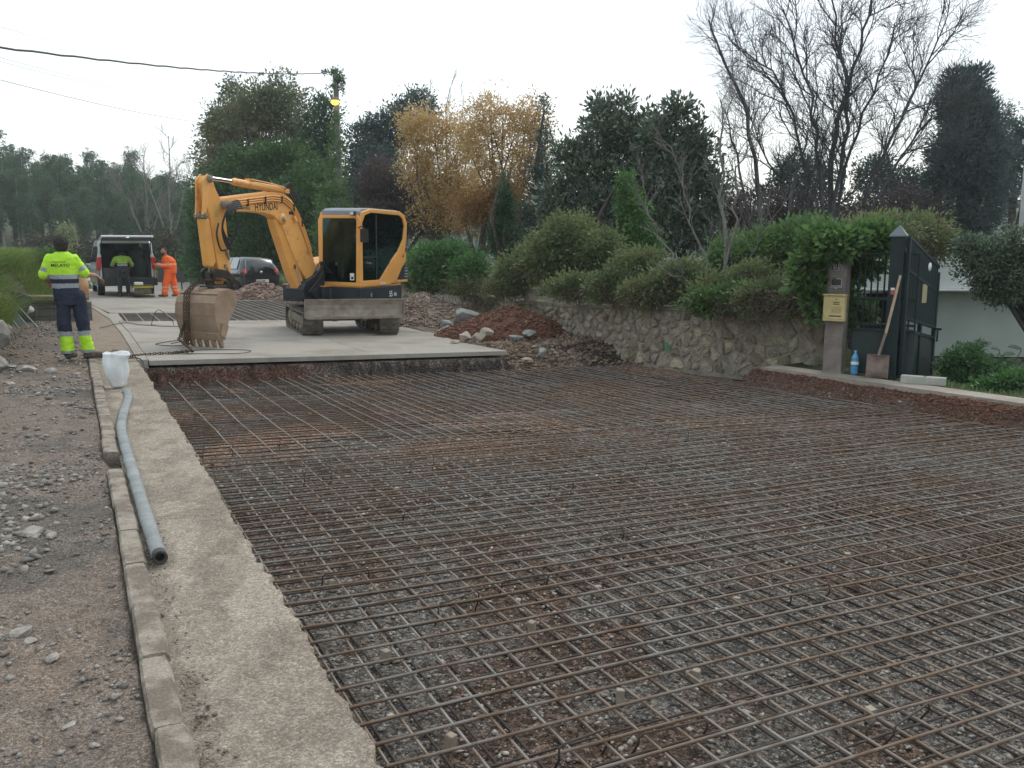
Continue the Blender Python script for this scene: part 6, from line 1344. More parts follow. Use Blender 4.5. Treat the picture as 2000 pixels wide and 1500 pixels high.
hedge('tall olive green bramble mound behind the cream meter cabinet', [((1.22, 19.0, 1.66), (0.69, 0.59, 0.68)), ((0.67, 19.0, 1.39), (0.58, 0.49, 0.48)), ((1.80, 18.6, 1.50), (0.57, 0.48, 0.50)), ((0.11, 19.5, 1.10), (0.46, 0.39, 0.34))], L_bram, 1500, 14, .17, .085, nst=320, seed=3)
hedge('dark tangled bramble over the wall right of the meter cabinet', [((1.32, 17.2, 0.86), (0.61, 0.30, 0.24)), ((1.91, 16.2, 0.90), (0.57, 0.29, 0.28)), ((2.36, 15.4, 0.83), (0.45, 0.23, 0.23))], L_bram, 1000, 13, .13, .07, nst=600, seed=4)
hedge('mixed green bramble and ivy on the wall under the pale birch', [((2.44, 16.6, 1.18), (0.51, 0.30, 0.39)), ((2.95, 15.2, 1.04), (0.50, 0.30, 0.32)), ((3.42, 14.5, 0.89), (0.43, 0.26, 0.27))], L_bram, 1200, 13, .14, .075, nst=380, seed=5)
hedge('bright ivy leaves tumbling over the middle of the stone wall', [((3.24, 13.9, 0.78), (0.43, 0.21, 0.16)), ((3.53, 13.6, 0.86), (0.29, 0.14, 0.18))], L_ivy, 420, 13, .10, .075, nst=160, seed=6, name='ivy')
hedge('brown dead bramble tangle left of the concrete gate pillar', [((3.89, 13.2, 0.92), (0.48, 0.24, 0.25)), ((4.16, 12.7, 0.87), (0.30, 0.15, 0.22)), ((3.84, 13.9, 1.13), (0.41, 0.25, 0.24))], L_bram, 700, 12, .11, .06, nst=750, seed=7)
hedge('deep green thicket between the birch and the gate', [((4.54, 15.5, 1.48), (0.73, 0.62, 0.45)), ((5.08, 15.0, 1.65), (0.61, 0.52, 0.39)), ((4.12, 16.0, 1.38), (0.56, 0.48, 0.42))], L_ivy, 1300, 13, .17, .085, nst=220, seed=8)
hedge('large leaved ivy draped over the pillar and the fixed gate panel', [((4.15, 12.2, 1.29), (0.21, 0.13, 0.28)), ((4.36, 12.0, 1.69), (0.39, 0.27, 0.18)), ((4.98, 12.2, 1.77), (0.31, 0.22, 0.15)), ((4.24, 12.2, 0.94), (0.10, 0.05, 0.26)), ((4.93, 12.6, 1.47), (0.21, 0.10, 0.25)), ((4.85, 12.55, 0.84), (0.09, 0.04, 0.44)), ((5.05, 12.7, 0.67), (0.20, 0.08, 0.17)), ((5.25, 12.7, 1.43), (0.15, 0.07, 0.16))], L_ivy, 900, 12, .09, .095, nst=160, seed=9, name='ivy', aspect=.75)
# dark thicket and round evergreens further back
hedge('dark twiggy thicket at the back of the garden under the bare tree', [((6.97, 25.0, 2.54), (1.31, 1.11, 0.78)), ((5.82, 25.0, 2.25), (0.87, 0.74, 0.86)), ((10.75, 25.0, 2.54), (1.16, 0.99, 0.78)), ((8.72, 25.0, 2.40), (1.16, 0.99, 0.71))], L_purple, 1700, 13, .26, .10, name='thicket', nst=900, seed=10)
tree('round_evergreen', 'round dark evergreen low behind the trunk of the big bare tree', 'tree', (11.51, 27, -.3), [((11.14, 27.0, 3.76), (0.62, 0.53, 0.61)), ((12.03, 27.0, 3.38), (0.62, 0.53, 0.61)), ((9.05, 28.0, 3.76), (0.97, 0.82, 0.71))], L_blue, 800, 14, .2, .12, seed=20)
hedge('dull green ivy thicket above the white house terrace', [((6.29, 15.0, 1.96), (0.52, 0.45, 0.22)), ((7.37, 16.0, 1.93), (0.47, 0.40, 0.28)), ((8.00, 16.5, 1.66), (0.43, 0.37, 0.24))], L_bram, 700, 13, .15, .07, nst=350, seed=12)
tree('cypress', 'broad dark conifer towering behind the gate at the right', 'tree', (13.96, 27, -.5), [((13.56, 27.0, 6.08), (0.65, 0.55, 0.77)), ((13.74, 27.0, 5.34), (0.90, 0.76, 1.04)), ((13.75, 27.0, 4.29), (1.09, 0.92, 1.21)), ((13.80, 27.0, 3.07), (1.17, 1.00, 1.23)), ((13.26, 27.0, 6.53), (0.34, 0.29, 0.38)), ((13.86, 27.0, 6.67), (0.31, 0.26, 0.29))], L_cyp, 3000, 14, .17, .16, aspect=.28, bark=m_bdark, seed=21, shell=.72, up=.75, out=.9, r0=.2)
tree('round_evergreen', 'grey green tree at the right edge beside the tall conifer', 'tree', (18.8, 33, -.5), [((18.39, 33.0, 5.62), (0.49, 0.42, 0.83)), ((18.39, 33.0, 4.14), (0.69, 0.58, 1.30)), ((19.14, 33.0, 5.25), (0.57, 0.48, 1.10))], L_blue, 700, 13, .22, .14, seed=22)
# overhanging shrub in front of the house
tree('garden_shrub', 'small leaved evergreen shrub tree overhanging the white house wall', 'shrub', (8.06, 13.2, -.5), [((7.05, 13.0, 1.42), (0.37, 0.31, 0.33)), ((7.50, 13.0, 1.50), (0.40, 0.34, 0.38)), ((7.34, 13.0, 1.08), (0.42, 0.36, 0.29)), ((7.87, 13.0, 1.20), (0.40, 0.34, 0.46)), ((6.76, 13.0, 1.65), (0.17, 0.14, 0.17))], L_shrub, 2100, 15, .085, .05, aspect=.5, bark=m_bdark, seed=23, r0=.07, shell=.4)
tree('garden_shrub', 'dark green leafy bush on the ground right of the open gate leaf', 'shrub', (6.3, 11.8, -.38), [((6.25, 11.8, 0.03), (0.27, 0.23, 0.26)), ((6.60, 11.8, -0.13), (0.28, 0.24, 0.17)), ((6.09, 11.7, -0.15), (0.17, 0.14, 0.14))], LEAF('bush_leaves', [(.022, .05, .02), (.04, .085, .032), (.065, .12, .05)], rough=.4), 900, 14, .07, .055, seed=24, r0=.02)
tree('garden_shrub', 'low ragged plants at the right edge beyond the pavement', 'shrub', (6.26, 10.6, -.35), [((6.37, 10.8, -0.03), (0.23, 0.20, 0.09)), ((6.07, 10.9, -0.11), (0.20, 0.17, 0.06))], L_bright, 300, 13, .06, .05, seed=25, r0=.015)
# broad leaved plant
bp_ = empty('broad_leaved_plant', (7.01, 12.2, -.4), 0, label='plant with big flat dark leaves in front of the white house wall', cat='plant')
PR = random.Random(3); b0 = Vector(bp_.location)
for i, (x, z, s_) in enumerate([(6.81, 0.21, .16), (6.72, 0.13, .13), (7.01, 0.14, .15), (7.19, 0.21, .2), (7.17, 0.03, .2), (6.91, 0.03, .13), (7.11, -0.09, .16), (7.32, -0.04, .2), (6.89, -0.12, .12)]):
    c = Vector((x, 12.2 + PR.uniform(-.15, .15), z)) - b0; a = Vector((PR.choice((-1, 1)) * PR.uniform(.5, 1), PR.uniform(-.6, .2), PR.uniform(.1, .5))).normalized(); s = a.cross(Vector((.1, -.5, 1))).normalized(); n_ = a.cross(s)
    mb = MB(); vs = []
    for t in (0, .2, .5, .8, 1):
        w_ = math.sin(math.pi * min(t * .85 + .12, 1)) * .36 * s_
        for q in (-1, 0, 1): vs.append(c + a * s_ * (t - .5) + s * w_ * q - n_ * abs(q) * .02 * 1 - Vector((0, 0, .03 * t * t)))
    mb.add(vs, [(k * 3 + q, k * 3 + q + 1, k * 3 + q + 4, k * 3 + q + 3) for k in range(4) for q in (0, 1)], 0, True); mb.build('leaf', L_shrub, bp_, fix=False)
    mb = MB(); mb.tube([c - a * s_ * .5, (c - a * s_ * .5) * .5 + Vector((0, 0, .05)), (0, 0, 0)], .006, n=4); mb.build('stalk', m_twig, bp_, fix=False)
# little bonsai shaped tree on a stone
bz = empty('bonsai', (6.86, 12.6, 0.04), 0, label='small bonsai shaped tree with bent dark trunk before the white wall', cat='bonsai tree')
mb = MB(); mb.tube([(0, 0, 0), (.02, 0, .06), (-.02, 0, .12), (-.01, 0, .18)], [.022, .018, .015, .008], n=6)
for d in ((-.13, .14), (-.05, .2), (.06, .19), (-.16, .1), (.10, .16)): mb.tube([(-.015, 0, .12), (d[0] * .5, 0, d[1] * .9), (d[0], 0, d[1])], [.010, .006, .003], n=4)
mb.build('trunk', m_bdark, bz, fix=False); crown('crown', L_shrub, bz, [((-.11, 0, .16), (.07, .05, .03)), ((-.02, 0, .21), (.08, .06, .03)), ((.07, 0, .19), (.06, .05, .025))], 90, 8, .02, .022)
mb = MB(); mb.ball((.02, 0, -.02), (.12, .09, .05), n=10, k=6); mb.box((.02, 0, -.25), (.22, .2, .42)); mb.build('stone_foot', m_rock, bz)

# bare trees --------------------------------------------------------
def bare(name, label, cat, base, leaders, mat, seed, kids=(7, 6, 4), L=(2.0, .95, .45), r=(.03, .013, .006), wander=.16, trop=.10, ang=.75, parent=None, min_r=.0032, LR=1.0):
    rr = random.Random(seed); t = empty(name, base, 0, label=label, cat=cat); big = MB(); tw = MB()
    def walk(p, d, Lg, r0, r1, nseg, w, tr):
        pts = [p]; rs = [r0]; q = d.copy()
        for i in range(nseg): q = (q + Vector((rr.gauss(0, w), rr.gauss(0, w), rr.gauss(0, w) + tr))).normalized(); pts.append(pts[-1] + q * Lg / nseg); rs.append(r0 + (r1 - r0) * (i + 1) / nseg)
        return pts, rs
    def side(pts, rs, lev):
        if lev >= len(kids): return
        n = kids[lev]
        for k in range(n):
            f = (.22 if lev == 0 else .15) + (1.0 - .2) * (k + rr.random()) / n; f = min(f, .98); i = f * (len(pts) - 1); a = int(i); a = min(a, len(pts) - 2); p = pts[a].lerp(pts[a + 1], i - a)
            d = (pts[a + 1] - pts[a]).normalized(); o = d.orthogonal().normalized(); o = Matrix.Rotation(rr.uniform(0, 6.28), 3, d) @ o; an = ang * rr.uniform(.6, 1.2)
            dd = (d * math.cos(an) + o * math.sin(an)).normalized(); Lg = L[lev] * rr.uniform(.6, 1.2) * (1.15 - .5 * f); r0 = min(r[lev], rs[a] * .75)
            pp, rq = walk(p, dd, Lg, r0, max(r0 * .35, min_r * .7), 5 if lev < 2 else 3, wander, trop)
            (big if lev == 0 else tw).tube(pp, rq, n=5 if lev == 0 else 3, caps=False); side(pp, rq, lev + 1)
    for pts, r0 in leaders:
        P_ = [Vector(p) - Vector(base) for p in pts]; out = []
        for i in range(len(P_) - 1):
            for k in range(4): out.append(P_[i].lerp(P_[i + 1], k / 4) + Vector((rr.gauss(0, .045), rr.gauss(0, .045), 0)) * (1 if i + k else 0))
        out.append(P_[-1]); r0 *= LR; rs = [r0 * (1 - .8 * i / (len(out) - 1)) + .004 for i in range(len(out))]
        big.tube(out, rs, n=8); side(out, rs, 0)
    big.build('trunk', mat, t, fix=False); tw.build('twigs', mat, t, fix=False, kind='stuff'); return t
def b3(*pts): return [tuple(p) for p in pts]
Yb = 22.0
bare('bare_tree', 'tall spreading leafless tree rising past the top of the frame', 'tree', (8.03, 22, 0), [
    (b3((8.03, 22, 0), (7.9, 22, 2.43), (8.07, 22.3, 4.41), (8.41, 22.3, 5.98), (8.73, 22.2, 7.74)), .15),
    (b3((8.01, 22, .1), (8.01, 21.8, 3.55), (8.01, 21.6, 5.38), (7.39, 21.3, 7.51)), .11),
    (b3((7.93, 22, .2), (7.48, 21.6, 3.55), (7.02, 21.2, 5.14), (6.24, 21, 7.04)), .09),
    (b3((7.98, 22, .3), (8.77, 21.7, 3.3), (9.53, 21.4, 5.14), (10.09, 21.2, 6.81)), .085),
    (b3((7.98, 22, .3), (8.37, 22.5, 3.55), (9.13, 22.9, 5.5), (9.75, 23.2, 7.28)), .08),
    (b3((7.86, 22, .3), (7.18, 22.3, 4.53), (6.48, 22.5, 5.98), (5.45, 22.6, 6.69)), .06),
    (b3((7.96, 22, .5), (9.39, 22, 3.43), (10.31, 22, 4.77), (10.65, 22, 5.26)), .06),
    (b3((7.96, 22, .5), (6.89, 21.5, 2.68), (5.94, 21.2, 3.92), (5.53, 21, 4.9)), .05)],
    m_bdark, 5, kids=(16, 10, 6), L=(1.9, .9, .5), r=(.020, .009, .0055), ang=.62, min_r=.0032, LR=.62, wander=.21, trop=.05)
bare('bare_tree', 'leafless tree with one long limb curving up to the left of the big bare tree', 'tree', (5.89, 20, 0), [
    (b3((5.89, 20, 0), (5.68, 20, 2.58), (5.19, 19.8, 4.6), (4.59, 19.7, 5.58), (4.25, 19.7, 6.5)), .06),
    (b3((5.85, 20, .2), (6.47, 20.3, 3.04), (6.75, 20.4, 4.27)), .045),
    (b3((5.86, 20, .2), (5.19, 20.3, 3.37), (4.85, 20.4, 4.71)), .035)],
    m_bdark, 6, kids=(12, 7, 4), L=(1.0, .55, .35), r=(.012, .006, .004), min_r=.0025)
bare('birch', 'slim pale stemmed birch fanning up above the stone wall', 'tree', (3.7, 15.2, .1), [
    (b3((3.7, 15.2, .1), (3.66, 15.2, 1.74), (3.63, 15.3, 3.21), (3.57, 15.4, 4.13)), .036),
    (b3((3.7, 15.2, .25), (3.76, 15, 2.09), (3.86, 14.9, 2.95), (4.01, 14.9, 3.55)), .022),
    (b3((3.68, 15.2, .3), (3.1, 15, 1.83), (2.81, 14.8, 2.7), (2.64, 14.8, 3.29)), .016),
    (b3((3.68, 15.2, .3), (4.17, 14.9, 1.66), (4.42, 14.8, 2.18)), .013),
    (b3((3.67, 15.2, .25), (2.95, 14.7, 1.13), (2.32, 14.4, 2.0), (2.11, 14.3, 2.61)), .011)],
    m_bmid, 7, kids=(9, 5, 2), L=(.8, .4, .25), r=(.007, .004, .0025), ang=.5, min_r=.002)
for i, (u0, u1, sd, lb) in enumerate([(-24.14, -23.84, 8, 'pale leafless tree on the skyline left of the bronze tree'), (-26.59, -26.49, 9, 'smaller pale leafless tree on the skyline above the van')]):
    Yt = 62 + 2 * i; zt = 9.3 - i * 1.2
    bare('bare_tree', lb, 'tree', (u0, Yt, 0), [(b3((u0, Yt, 0), (u0 + .1, Yt, zt * .5), (u1, Yt, zt)), .10), (b3((u0, Yt, 1.5), (u0 + 1.2, Yt, zt * .6), (u0 + 2.4, Yt, zt * .85)), .07), (b3((u0, Yt, 1.5), (u0 - 1.2, Yt, zt * .6), (u0 - 2.2, Yt, zt * .8)), .07)],
         m_bmid, sd, kids=(12, 7, 3), L=(1.7, .9, .55), r=(.022, .012, .008), min_r=.006)
for i, (u0, Yt, zt, sd, lb) in enumerate([(-2.47, 33, 7.4, 31, 'pale bare twigs rising between the two golden trees')]):
    bare('bare_tree', lb, 'tree', (u0, Yt, 0), [(b3((u0, Yt, 0), (u0, Yt, zt * .6), (u0 + .2, Yt, zt)), .05), (b3((u0, Yt, 2), (u0 + .5, Yt, zt * .7), (u0 + .7, Yt, zt * .97)), .03), (b3((u0, Yt, 2), (u0 - .5, Yt, zt * .7), (u0 - .5, Yt, zt * .97)), .03)], m_birch, sd, kids=(8, 5, 2), L=(.9, .5, .3), r=(.014, .008, .006), min_r=.006, ang=.5)
# grass bank on the left ------------------------------------------------
def grass(name, label, cx, n, Lg, w, mat, spread, seed=0, cat='grass', zoff=0.0, kind=None, lean=(0, 0)):
    g = np.random.default_rng(seed); c = cx(n, g); a = g.random(n) * 6.283; Ln = Lg * (.55 + .75 * g.random(n)); dv = np.stack([np.cos(a), np.sin(a), np.zeros(n)], 1) * spread + np.array([lean[0], lean[1], 0]); sidev = np.stack([-np.sin(a), np.cos(a), np.zeros(n)], 1)
    V = []; K = 5
    for k in range(K):
        t = k / (K - 1); p = c + dv * (t ** 1.8) * Ln[:, None] + np.array([0, 0, 1]) * (t * 1.0 - .45 * t ** 2.4)[..., None] * Ln[:, None] if False else c + dv * (t ** 1.8) * Ln[:, None] + np.outer(Ln * (t - .48 * t ** 2.4), [0, 0, 1])
        ww = w * (1 - t * .92); V += [p - sidev * ww, p + sidev * ww]
    V = np.stack(V, 1).reshape(-1, 3); b = (np.arange(n) * 2 * K)[:, None, None]; q = np.array([[2 * k, 2 * k + 1, 2 * k + 3, 2 * k + 2] for k in range(K - 1)])[None]
    return npmesh(name, V, (b + q).reshape(-1, 4), mat, label=label, cat=cat, kind=kind)
L_grass = LEAF('tall_grass', [(.09, .15, .03), (.14, .22, .045), (.20, .27, .07), (.24, .24, .09)], trans=.35, patch=.5, psc=.8, gain=1.0)
def bank(r0, r1, s0, s1):
    def f(n, g):
        r = r0 + (r1 - r0) * g.random(n); s = s0 + (s1 - s0) * g.random(n); z = ground_h(r[:, None], s[:, None])[0][:, 0]
        return np.stack([r * ER.x + s * ES.x, r * ER.y + s * ES.y, z], 1)
    return f
grass('tall_grass', 'tall arching yellow green grass overhanging the bank at the left', bank(14.2, 22, -2.3, -1.15), 11000, .85, .007, L_grass, .75, 1, lean=(.32, -.1), kind='stuff')
grass('tall_grass', 'bright tall grass clump behind the leaning rods and pipes', bank(22.2, 30, -2.4, -.55), 9000, .95, .009, L_grass, .7, 5, lean=(.25, -.1), kind='stuff')
grass('tall_grass', 'grass growing over the top of the left bank', bank(14, 40, -8, -2.2), 6000, .6, .012, L_grass, .6, 2, kind='stuff')
L_fern = LEAF('dry_bank_plants', [(.07, .09, .03), (.11, .13, .05), (.15, .11, .06)], trans=.3)
crown('bank_plants', L_fern, None, [(tuple(P(r, s, z)), (.7, .7, .45)) for r, s, z in [(15.5, -1.9, 1.0), (17, -1.8, .9), (19, -1.9, .9), (21, -1.8, .8), (23.5, -1.2, .8), (26, -1.2, .9), (28, -1.3, 1.0)]], 800, 12, .16, .07, aspect=.3, label='leafy weeds hanging down the left bank', cat='weeds', kind='stuff')
grass('lawn_grass', 'short grass in front of the house', bank(5.0, 8.5, 9.75, 11.5), 3500, .09, .004, LEAF('lawn_blades', [(.05, .09, .03), (.09, .13, .05)], trans=.2), .5, 3, kind='stuff')
grass('verge_grass', 'short grass along the far road verge', bank(34, 52, 6.5, 12), 3500, .35, .02, LEAF('verge_blades', [(.05, .09, .025), (.09, .14, .04)], trans=.2), .5, 4, kind='stuff')
tree('spindly_shrub', 'spindly pale leaved plant rising above the head of the verge worker', 'shrub', (-12.27, 24, 0), [((-12.16, 24.0, 2.16), (0.20, 0.17, 0.14)), ((-12.24, 24.0, 1.92), (0.28, 0.24, 0.12)), ((-12.18, 24.0, 1.61), (0.28, 0.24, 0.17))], LEAF('pale_shrub_leaves', [(.14, .17, .09), (.22, .26, .15)], trans=.3, gain=1.3), 60, 9, .12, .11, seed=30, r0=.02)
tree('spindly_shrub', 'green shrub on the bank just left of the verge worker', 'shrub', (-12.12, 23, 0), [((-11.97, 23.0, 1.21), (0.35, 0.30, 0.35)), ((-12.41, 23.0, 1.14), (0.35, 0.30, 0.35)), ((-12.48, 25.0, 0.81), (0.26, 0.22, 0.44))], L_ivy, 420, 12, .12, .09, seed=31, r0=.02)
# ------------------------------------------------------------------ pole with ivy, lamp and overhead cables
m_pole = M('pole_concrete', (.17, .17, .155), .9, col2=(.24, .235, .22), sc=4)
pl0 = Vector((-6.2, 32, -.1)); ptz = 7.84 if False else 7.85
pole = empty('utility_pole', pl0, 0, label='concrete utility pole wrapped in ivy with a lit yellow lamp near its top', cat='utility pole')
mb = MB(); mb.tube([(0, 0, 0), (-.03, 0, 4), (-.06, 0, ptz + .1)], [.17, .135, .11], n=4, smooth=False); mb.build('post', m_pole, pole, fix=False)
crown('ivy', L_ivy, pole, [((-.06, -.05, ptz - .1), (.15, .15, .22)), ((-.10, -.08, ptz - .6), (.17, .17, .35)), ((-.08, -.1, 5.9), (.22, .22, .6)), ((-.10, -.1, 5.1), (.30, .3, .7)), ((-.12, -.15, 4.2), (.42, .35, .8)), ((-.2, -.2, 3.2), (.7, .6, .9)), ((-.2, -.2, 2.0), (.9, .7, 1.0))], 900, 12, .10, .085)
crown('ivy', L_dark, pole, [((-.30, 0, ptz + .02), (.22, .08, .06)), ((.12, 0, ptz - .35), (.12, .1, .4))], 60, 10, .06, .08)
zl = 6.85
m_lamp = bpy.data.materials.new('lit_lamp'); m_lamp.use_nodes = True; bb = m_lamp.node_tree.nodes['Principled BSDF']; bb.inputs['Base Color'].default_value = (.9, .55, .08, 1); bb.inputs['Emission Color'].default_value = (1, .62, .10, 1); bb.inputs['Emission Strength'].default_value = 1.6
mb = MB(); mb.lathe([(0, zl + .14), (.12, zl + .13), (.17, zl + .04), (.16, zl + .02), (0, zl + .02)], (-.06, -.20, 0), n=16); mb.box((-.06, -.12, zl + .12), (.08, .2, .05)); hd_ = mb.build('lamp_hood', m_pole, pole)
mb = MB(); mb.lathe([(.145, zl + .02), (.15, zl - .04), (.10, zl - .12), (0, zl - .15)], (-.06, -.20, 0), n=16); mb.build('lamp_glass', m_lamp, hd_)
def cable(a, b, sag, r, label, mat, n=26, wob=0):
    a, b = Vector(a), Vector(b); pts = [a.lerp(b, i / n) - Vector((0, 0, sag * 4 * (i / n) * (1 - i / n))) + Vector((0, 0, wob * math.sin(i * 2.1))) for i in range(n + 1)]
    mb = MB(); mb.tube(pts, r, n=5, caps=False); return tag(mb.build('cable', mat, fix=False), label, 'cable')
m_cab = M('weathered_cable', (.05, .055, .05), .7); m_thin = M('thin_wire', (.42, .44, .44), .6)
ptop = pl0 + Vector((-.25, 0, ptz - .0))
cable(ptop, (-6.38, 9, 3.75), .18, .015, 'thick twisted black overhead cable running from the ivy pole to the upper left', m_cab, n=60, wob=.007)
for u0, v0, Y0, u1, v1, Y1, lb in [(-60, 95, 30, 330, 190, 60, 'faint thin overhead wire, upper of the middle pair at the left'), (-60, 105, 30, 345, 193, 60, 'faint thin overhead wire, lower of the middle pair at the left')] if False else []: pass
cable((-17.95, 30, 8.13), (-21.35, 60, 11.47), .25, .009, 'faint overhead wire, upper one of the close pair in the left sky', m_thin)
cable((-17.97, 30, 8.0), (-21.36, 60, 11.34), .25, .009, 'faint overhead wire, lower one of the close pair in the left sky', m_thin)
cable((-18.02, 30, 7.4), (-20.59, 60, 9.89), .2, .014, 'lowest faint overhead wire, ending at the bronze tree', m_thin)
cable((-17.86, 30, 9.12), (-26.12, 60, 14.09), .1, .009, 'highest faint overhead wire at the upper left corner', m_thin)

# guard rail behind the van -----------------------------------------
gr_ = empty('guard_rail', (-25.18, 52, 0), 0, label='galvanised guard rail along the bend behind the van', cat='guard rail')
m_galv = M('galvanised', (.42, .44, .45), .45, metal=.4, col2=(.52, .54, .54), sc=4)
mb = MB(); f = lambda u, v, w: (w, u, v); mb.prism([(0, .45), (-.05, .49), (0, .55), (0, .59), (-.05, .65), (0, .69), (.015, .69), (-.03, .65), (.015, .59), (.015, .55), (-.03, .49), (.015, .45)], -5.5, 2.2, f=f); mb.build('rail', m_galv, gr_)
for x in (-4.6, -2.6, -.6, 1.4): mb = MB(); mb.box((x, .06, .3), (.12, .08, .75)); mb.build('rail_post', m_galv, gr_)

# generator on the slab behind the van --------------------------------
ge = empty('generator', Pg(32.0, 2.12), A0 + .02, label='yellow framed petrol generator with white fuel tank on the road behind the van', cat='generator')
m_gy = M('generator_yellow', (.55, .42, .03), .5, col2=(.40, .32, .06), sc=9); mt_ = M('fuel_tank_white', (.62, .62, .60), .4)
mb = MB(); hw, hd2 = .33, .22
for y in (-hd2, hd2):
    mb.tube([(-hw, y, .03), (hw, y, .03), (hw, y, .40), (-hw, y, .40), (-hw, y, .03)], .016, n=6)
for x in (-hw, hw):
    for z in (.03, .40): mb.tube([(x, -hd2, z), (x, hd2, z)], .016, n=6)
mb.build('frame', m_blk, ge, fix=False)
mb = MB(); mb.box((0, 0, .36), (.64, .42, .09)); mb.build('cover', m_gy, ge, bevel=.02); mb = MB(); mb.box((-.1, -.02, .20), (.34, .3, .20)); mb.lathe([(0, -.2), (.11, -.2), (.11, .12), (0, .12)], (.16, 0, .2), n=14, axis='y'); mb.build('engine', M('engine_olive', (.16, .14, .04), .6, col2=(.06, .06, .05), sc=12), ge, bevel=.02)
mb = MB(); mb.box((-.12, 0, .46), (.28, .26, .11)); mb.build('fuel_tank', mt_, ge, bevel=.035, seg=3)
# folded road sign seen from behind
sg = empty('road_sign', Pg(38.5, 3.7), A0 - .35, label='dark triangular folding road sign on thin legs seen from behind', cat='road sign')
mb = MB(); mb.prism([(-.62, .30), (.62, .30), (.20, 1.05), (.0, 1.22), (-.42, 1.22)], 0, .02); mb.build('panel', M('sign_back', (.06, .06, .06), .6), sg); mb = MB()
for x in (-.4, .35): mb.tube([(x, 0, .35), (x + .05, -.22, 0)], .015, n=5); mb.tube([(x, 0, .35), (x - .02, .3, 0)], .015, n=5)
mb.build('legs', m_blk, sg)

# white sack and lay-flat hose on the gutter ----------------------------
m_sack = M('white_woven_sack', (.62, .64, .64), .7, col2=(.70, .72, .72), sc=6, bump=.25, bsc=40)
sk = Vector(P(11.05, .38, 0)); mb = MB(); n = 36; rings = []
# (height, rx, ry, shift x) the bag leans back, opening turned up at the far side
prof = [(0.0, .04, .03, .02), (.02, .10, .08, .01), (.07, .115, .09, .02), (.16, .142, .115, .01), (.27, .150, .13, -.005), (.37, .138, .12, -.005), (.44, .150, .12, .01), (.465, .168, .13, .018), (.475, .150, .115, .015), (.455, .135, .10, .012), (.40, .12, .09, .01), (.36, .0, .0, .01)]
vs = []
for j, (h, rx, ry, sx) in enumerate(prof):
    for k in range(n):
        t = 2 * math.pi * k / n; fold = 1 + .055 * math.sin(5 * t + h * 9) * (1 if j > 1 else .3) + .035 * math.sin(11 * t + h * 23) + (.10 * max(0, .2 - h)) * math.sin(8 * t)
        tl = (.012 * math.cos(t - 2.2) + .012 * math.sin(3 * t)) * min(1, h / .4) * (1 if rx else 0)
        vs.append((sx + rx * math.cos(t) * fold + .03 * h, ry * math.sin(t) * fold + .06 * h, h + tl))
fs = [(j * n + k, j * n + (k + 1) % n, (j + 1) * n + (k + 1) % n, (j + 1) * n + k) for j in range(len(prof) - 1) for k in range(n)]
mb.add(vs, fs, 0, True); mb.v = [tuple(Vector(v) + Vector((v[0], v[1], 0)).normalized() * (.038 * mnoise.noise(Vector(v) * 7) + .020 * mnoise.noise(Vector(v) * 19)) + Vector((0, 0, .028 * mnoise.noise(Vector(v) * 8)))) for v in mb.v]
o = mb.build('sack', m_sack, fix=False); o.location = sk; o.scale = (.90, .90, .86); o.rotation_euler = (0, 0, .45); s_ = o.modifiers.new('s', 'SUBSURF'); s_.levels = 1; s_.render_levels = 1
tag(o, 'white woven sack standing open on the gutter strip', 'sack')
m_hose = M('ribbed_grey_hose', (.18, .195, .195), .6, col2=(.27, .29, .285), sc=5, bump=.3, bsc=60)
hp = [P(10.75, .47, .03), P(10.2, .46, .03), P(9.6, .40, .03), P(9.0, .345, .035), P(8.3, .30, .035), P(7.2, .292, .04), P(6, .295, .04), P(5.2, .298, .042), P(4.62, .305, .045)]
out = []
for i in range(len(hp) - 1):
    a, b, c, d = hp[max(i - 1, 0)], hp[i], hp[i + 1], hp[min(i + 2, len(hp) - 1)]
    for k in range(24): t = k / 24; out.append(.5 * ((2 * b) + (c - a) * t + (2 * a - 5 * b + 4 * c - d) * t * t + (3 * b - a - 3 * c + d) * t ** 3))
out.append(hp[-1]); N_ = len(out); vs = []; nn = 14; hr = random.Random(2)
for i, p in enumerate(out):
    f = i / (N_ - 1); d = (out[min(i + 1, N_ - 1)] - out[max(i - 1, 0)]).normalized(); sd = Vector((d.y, -d.x, 0)).normalized(); u = Vector((0, 0, 1))
    w = .044 - .006 * f + .0012 * hr.gauss(0, 1); h = .014 + .018 * f + (.0015 * math.sin(i * 1.3) + .002 * hr.gauss(0, 1) * (f > .3))
    h = max(h, .012) if f < .97 else .033
    if f >= .97: w = .034
    for k in range(nn): t = 2 * math.pi * k / nn; vs.append(p + sd * w * math.cos(t) + u * (h * math.sin(t) + h - .036))
fs = [(i * nn + k, i * nn + (k + 1) % nn, (i + 1) * nn + (k + 1) % nn, (i + 1) * nn + k) for i in range(N_ - 1) for k in range(nn)]
hroot = empty('hose', hp[-1], 0, label='flattened grey discharge hose lying along the kerb stones', cat='hose')
mb = MB(); mb.add([Vector(v) - hp[-1] for v in vs], fs, 0, True); mb.build('hose_body', m_hose, hroot, fix=False)
d = (out[-1] - out[-4]).normalized(); e_ = Vector((0, 0, 0)); mb = MB(); sdv = Vector((d.y, -d.x, 0)); ring_o = []; vs = []
for r_, a_ in ((.036, -.06), (.037, -.005), (.037, .008), (.024, .008), (.024, -.05), (.0, -.05)):
    for k in range(20): t = 2 * math.pi * k / 20; vs.append(e_ + d * a_ + sdv * r_ * math.cos(t) + Vector((0, 0, r_ * math.sin(t))))
mb.add(vs, [(i * 20 + k, i * 20 + (k + 1) % 20, (i + 1) * 20 + (k + 1) % 20, (i + 1) * 20 + k) for i in range(5) for k in range(20)], 0, True)
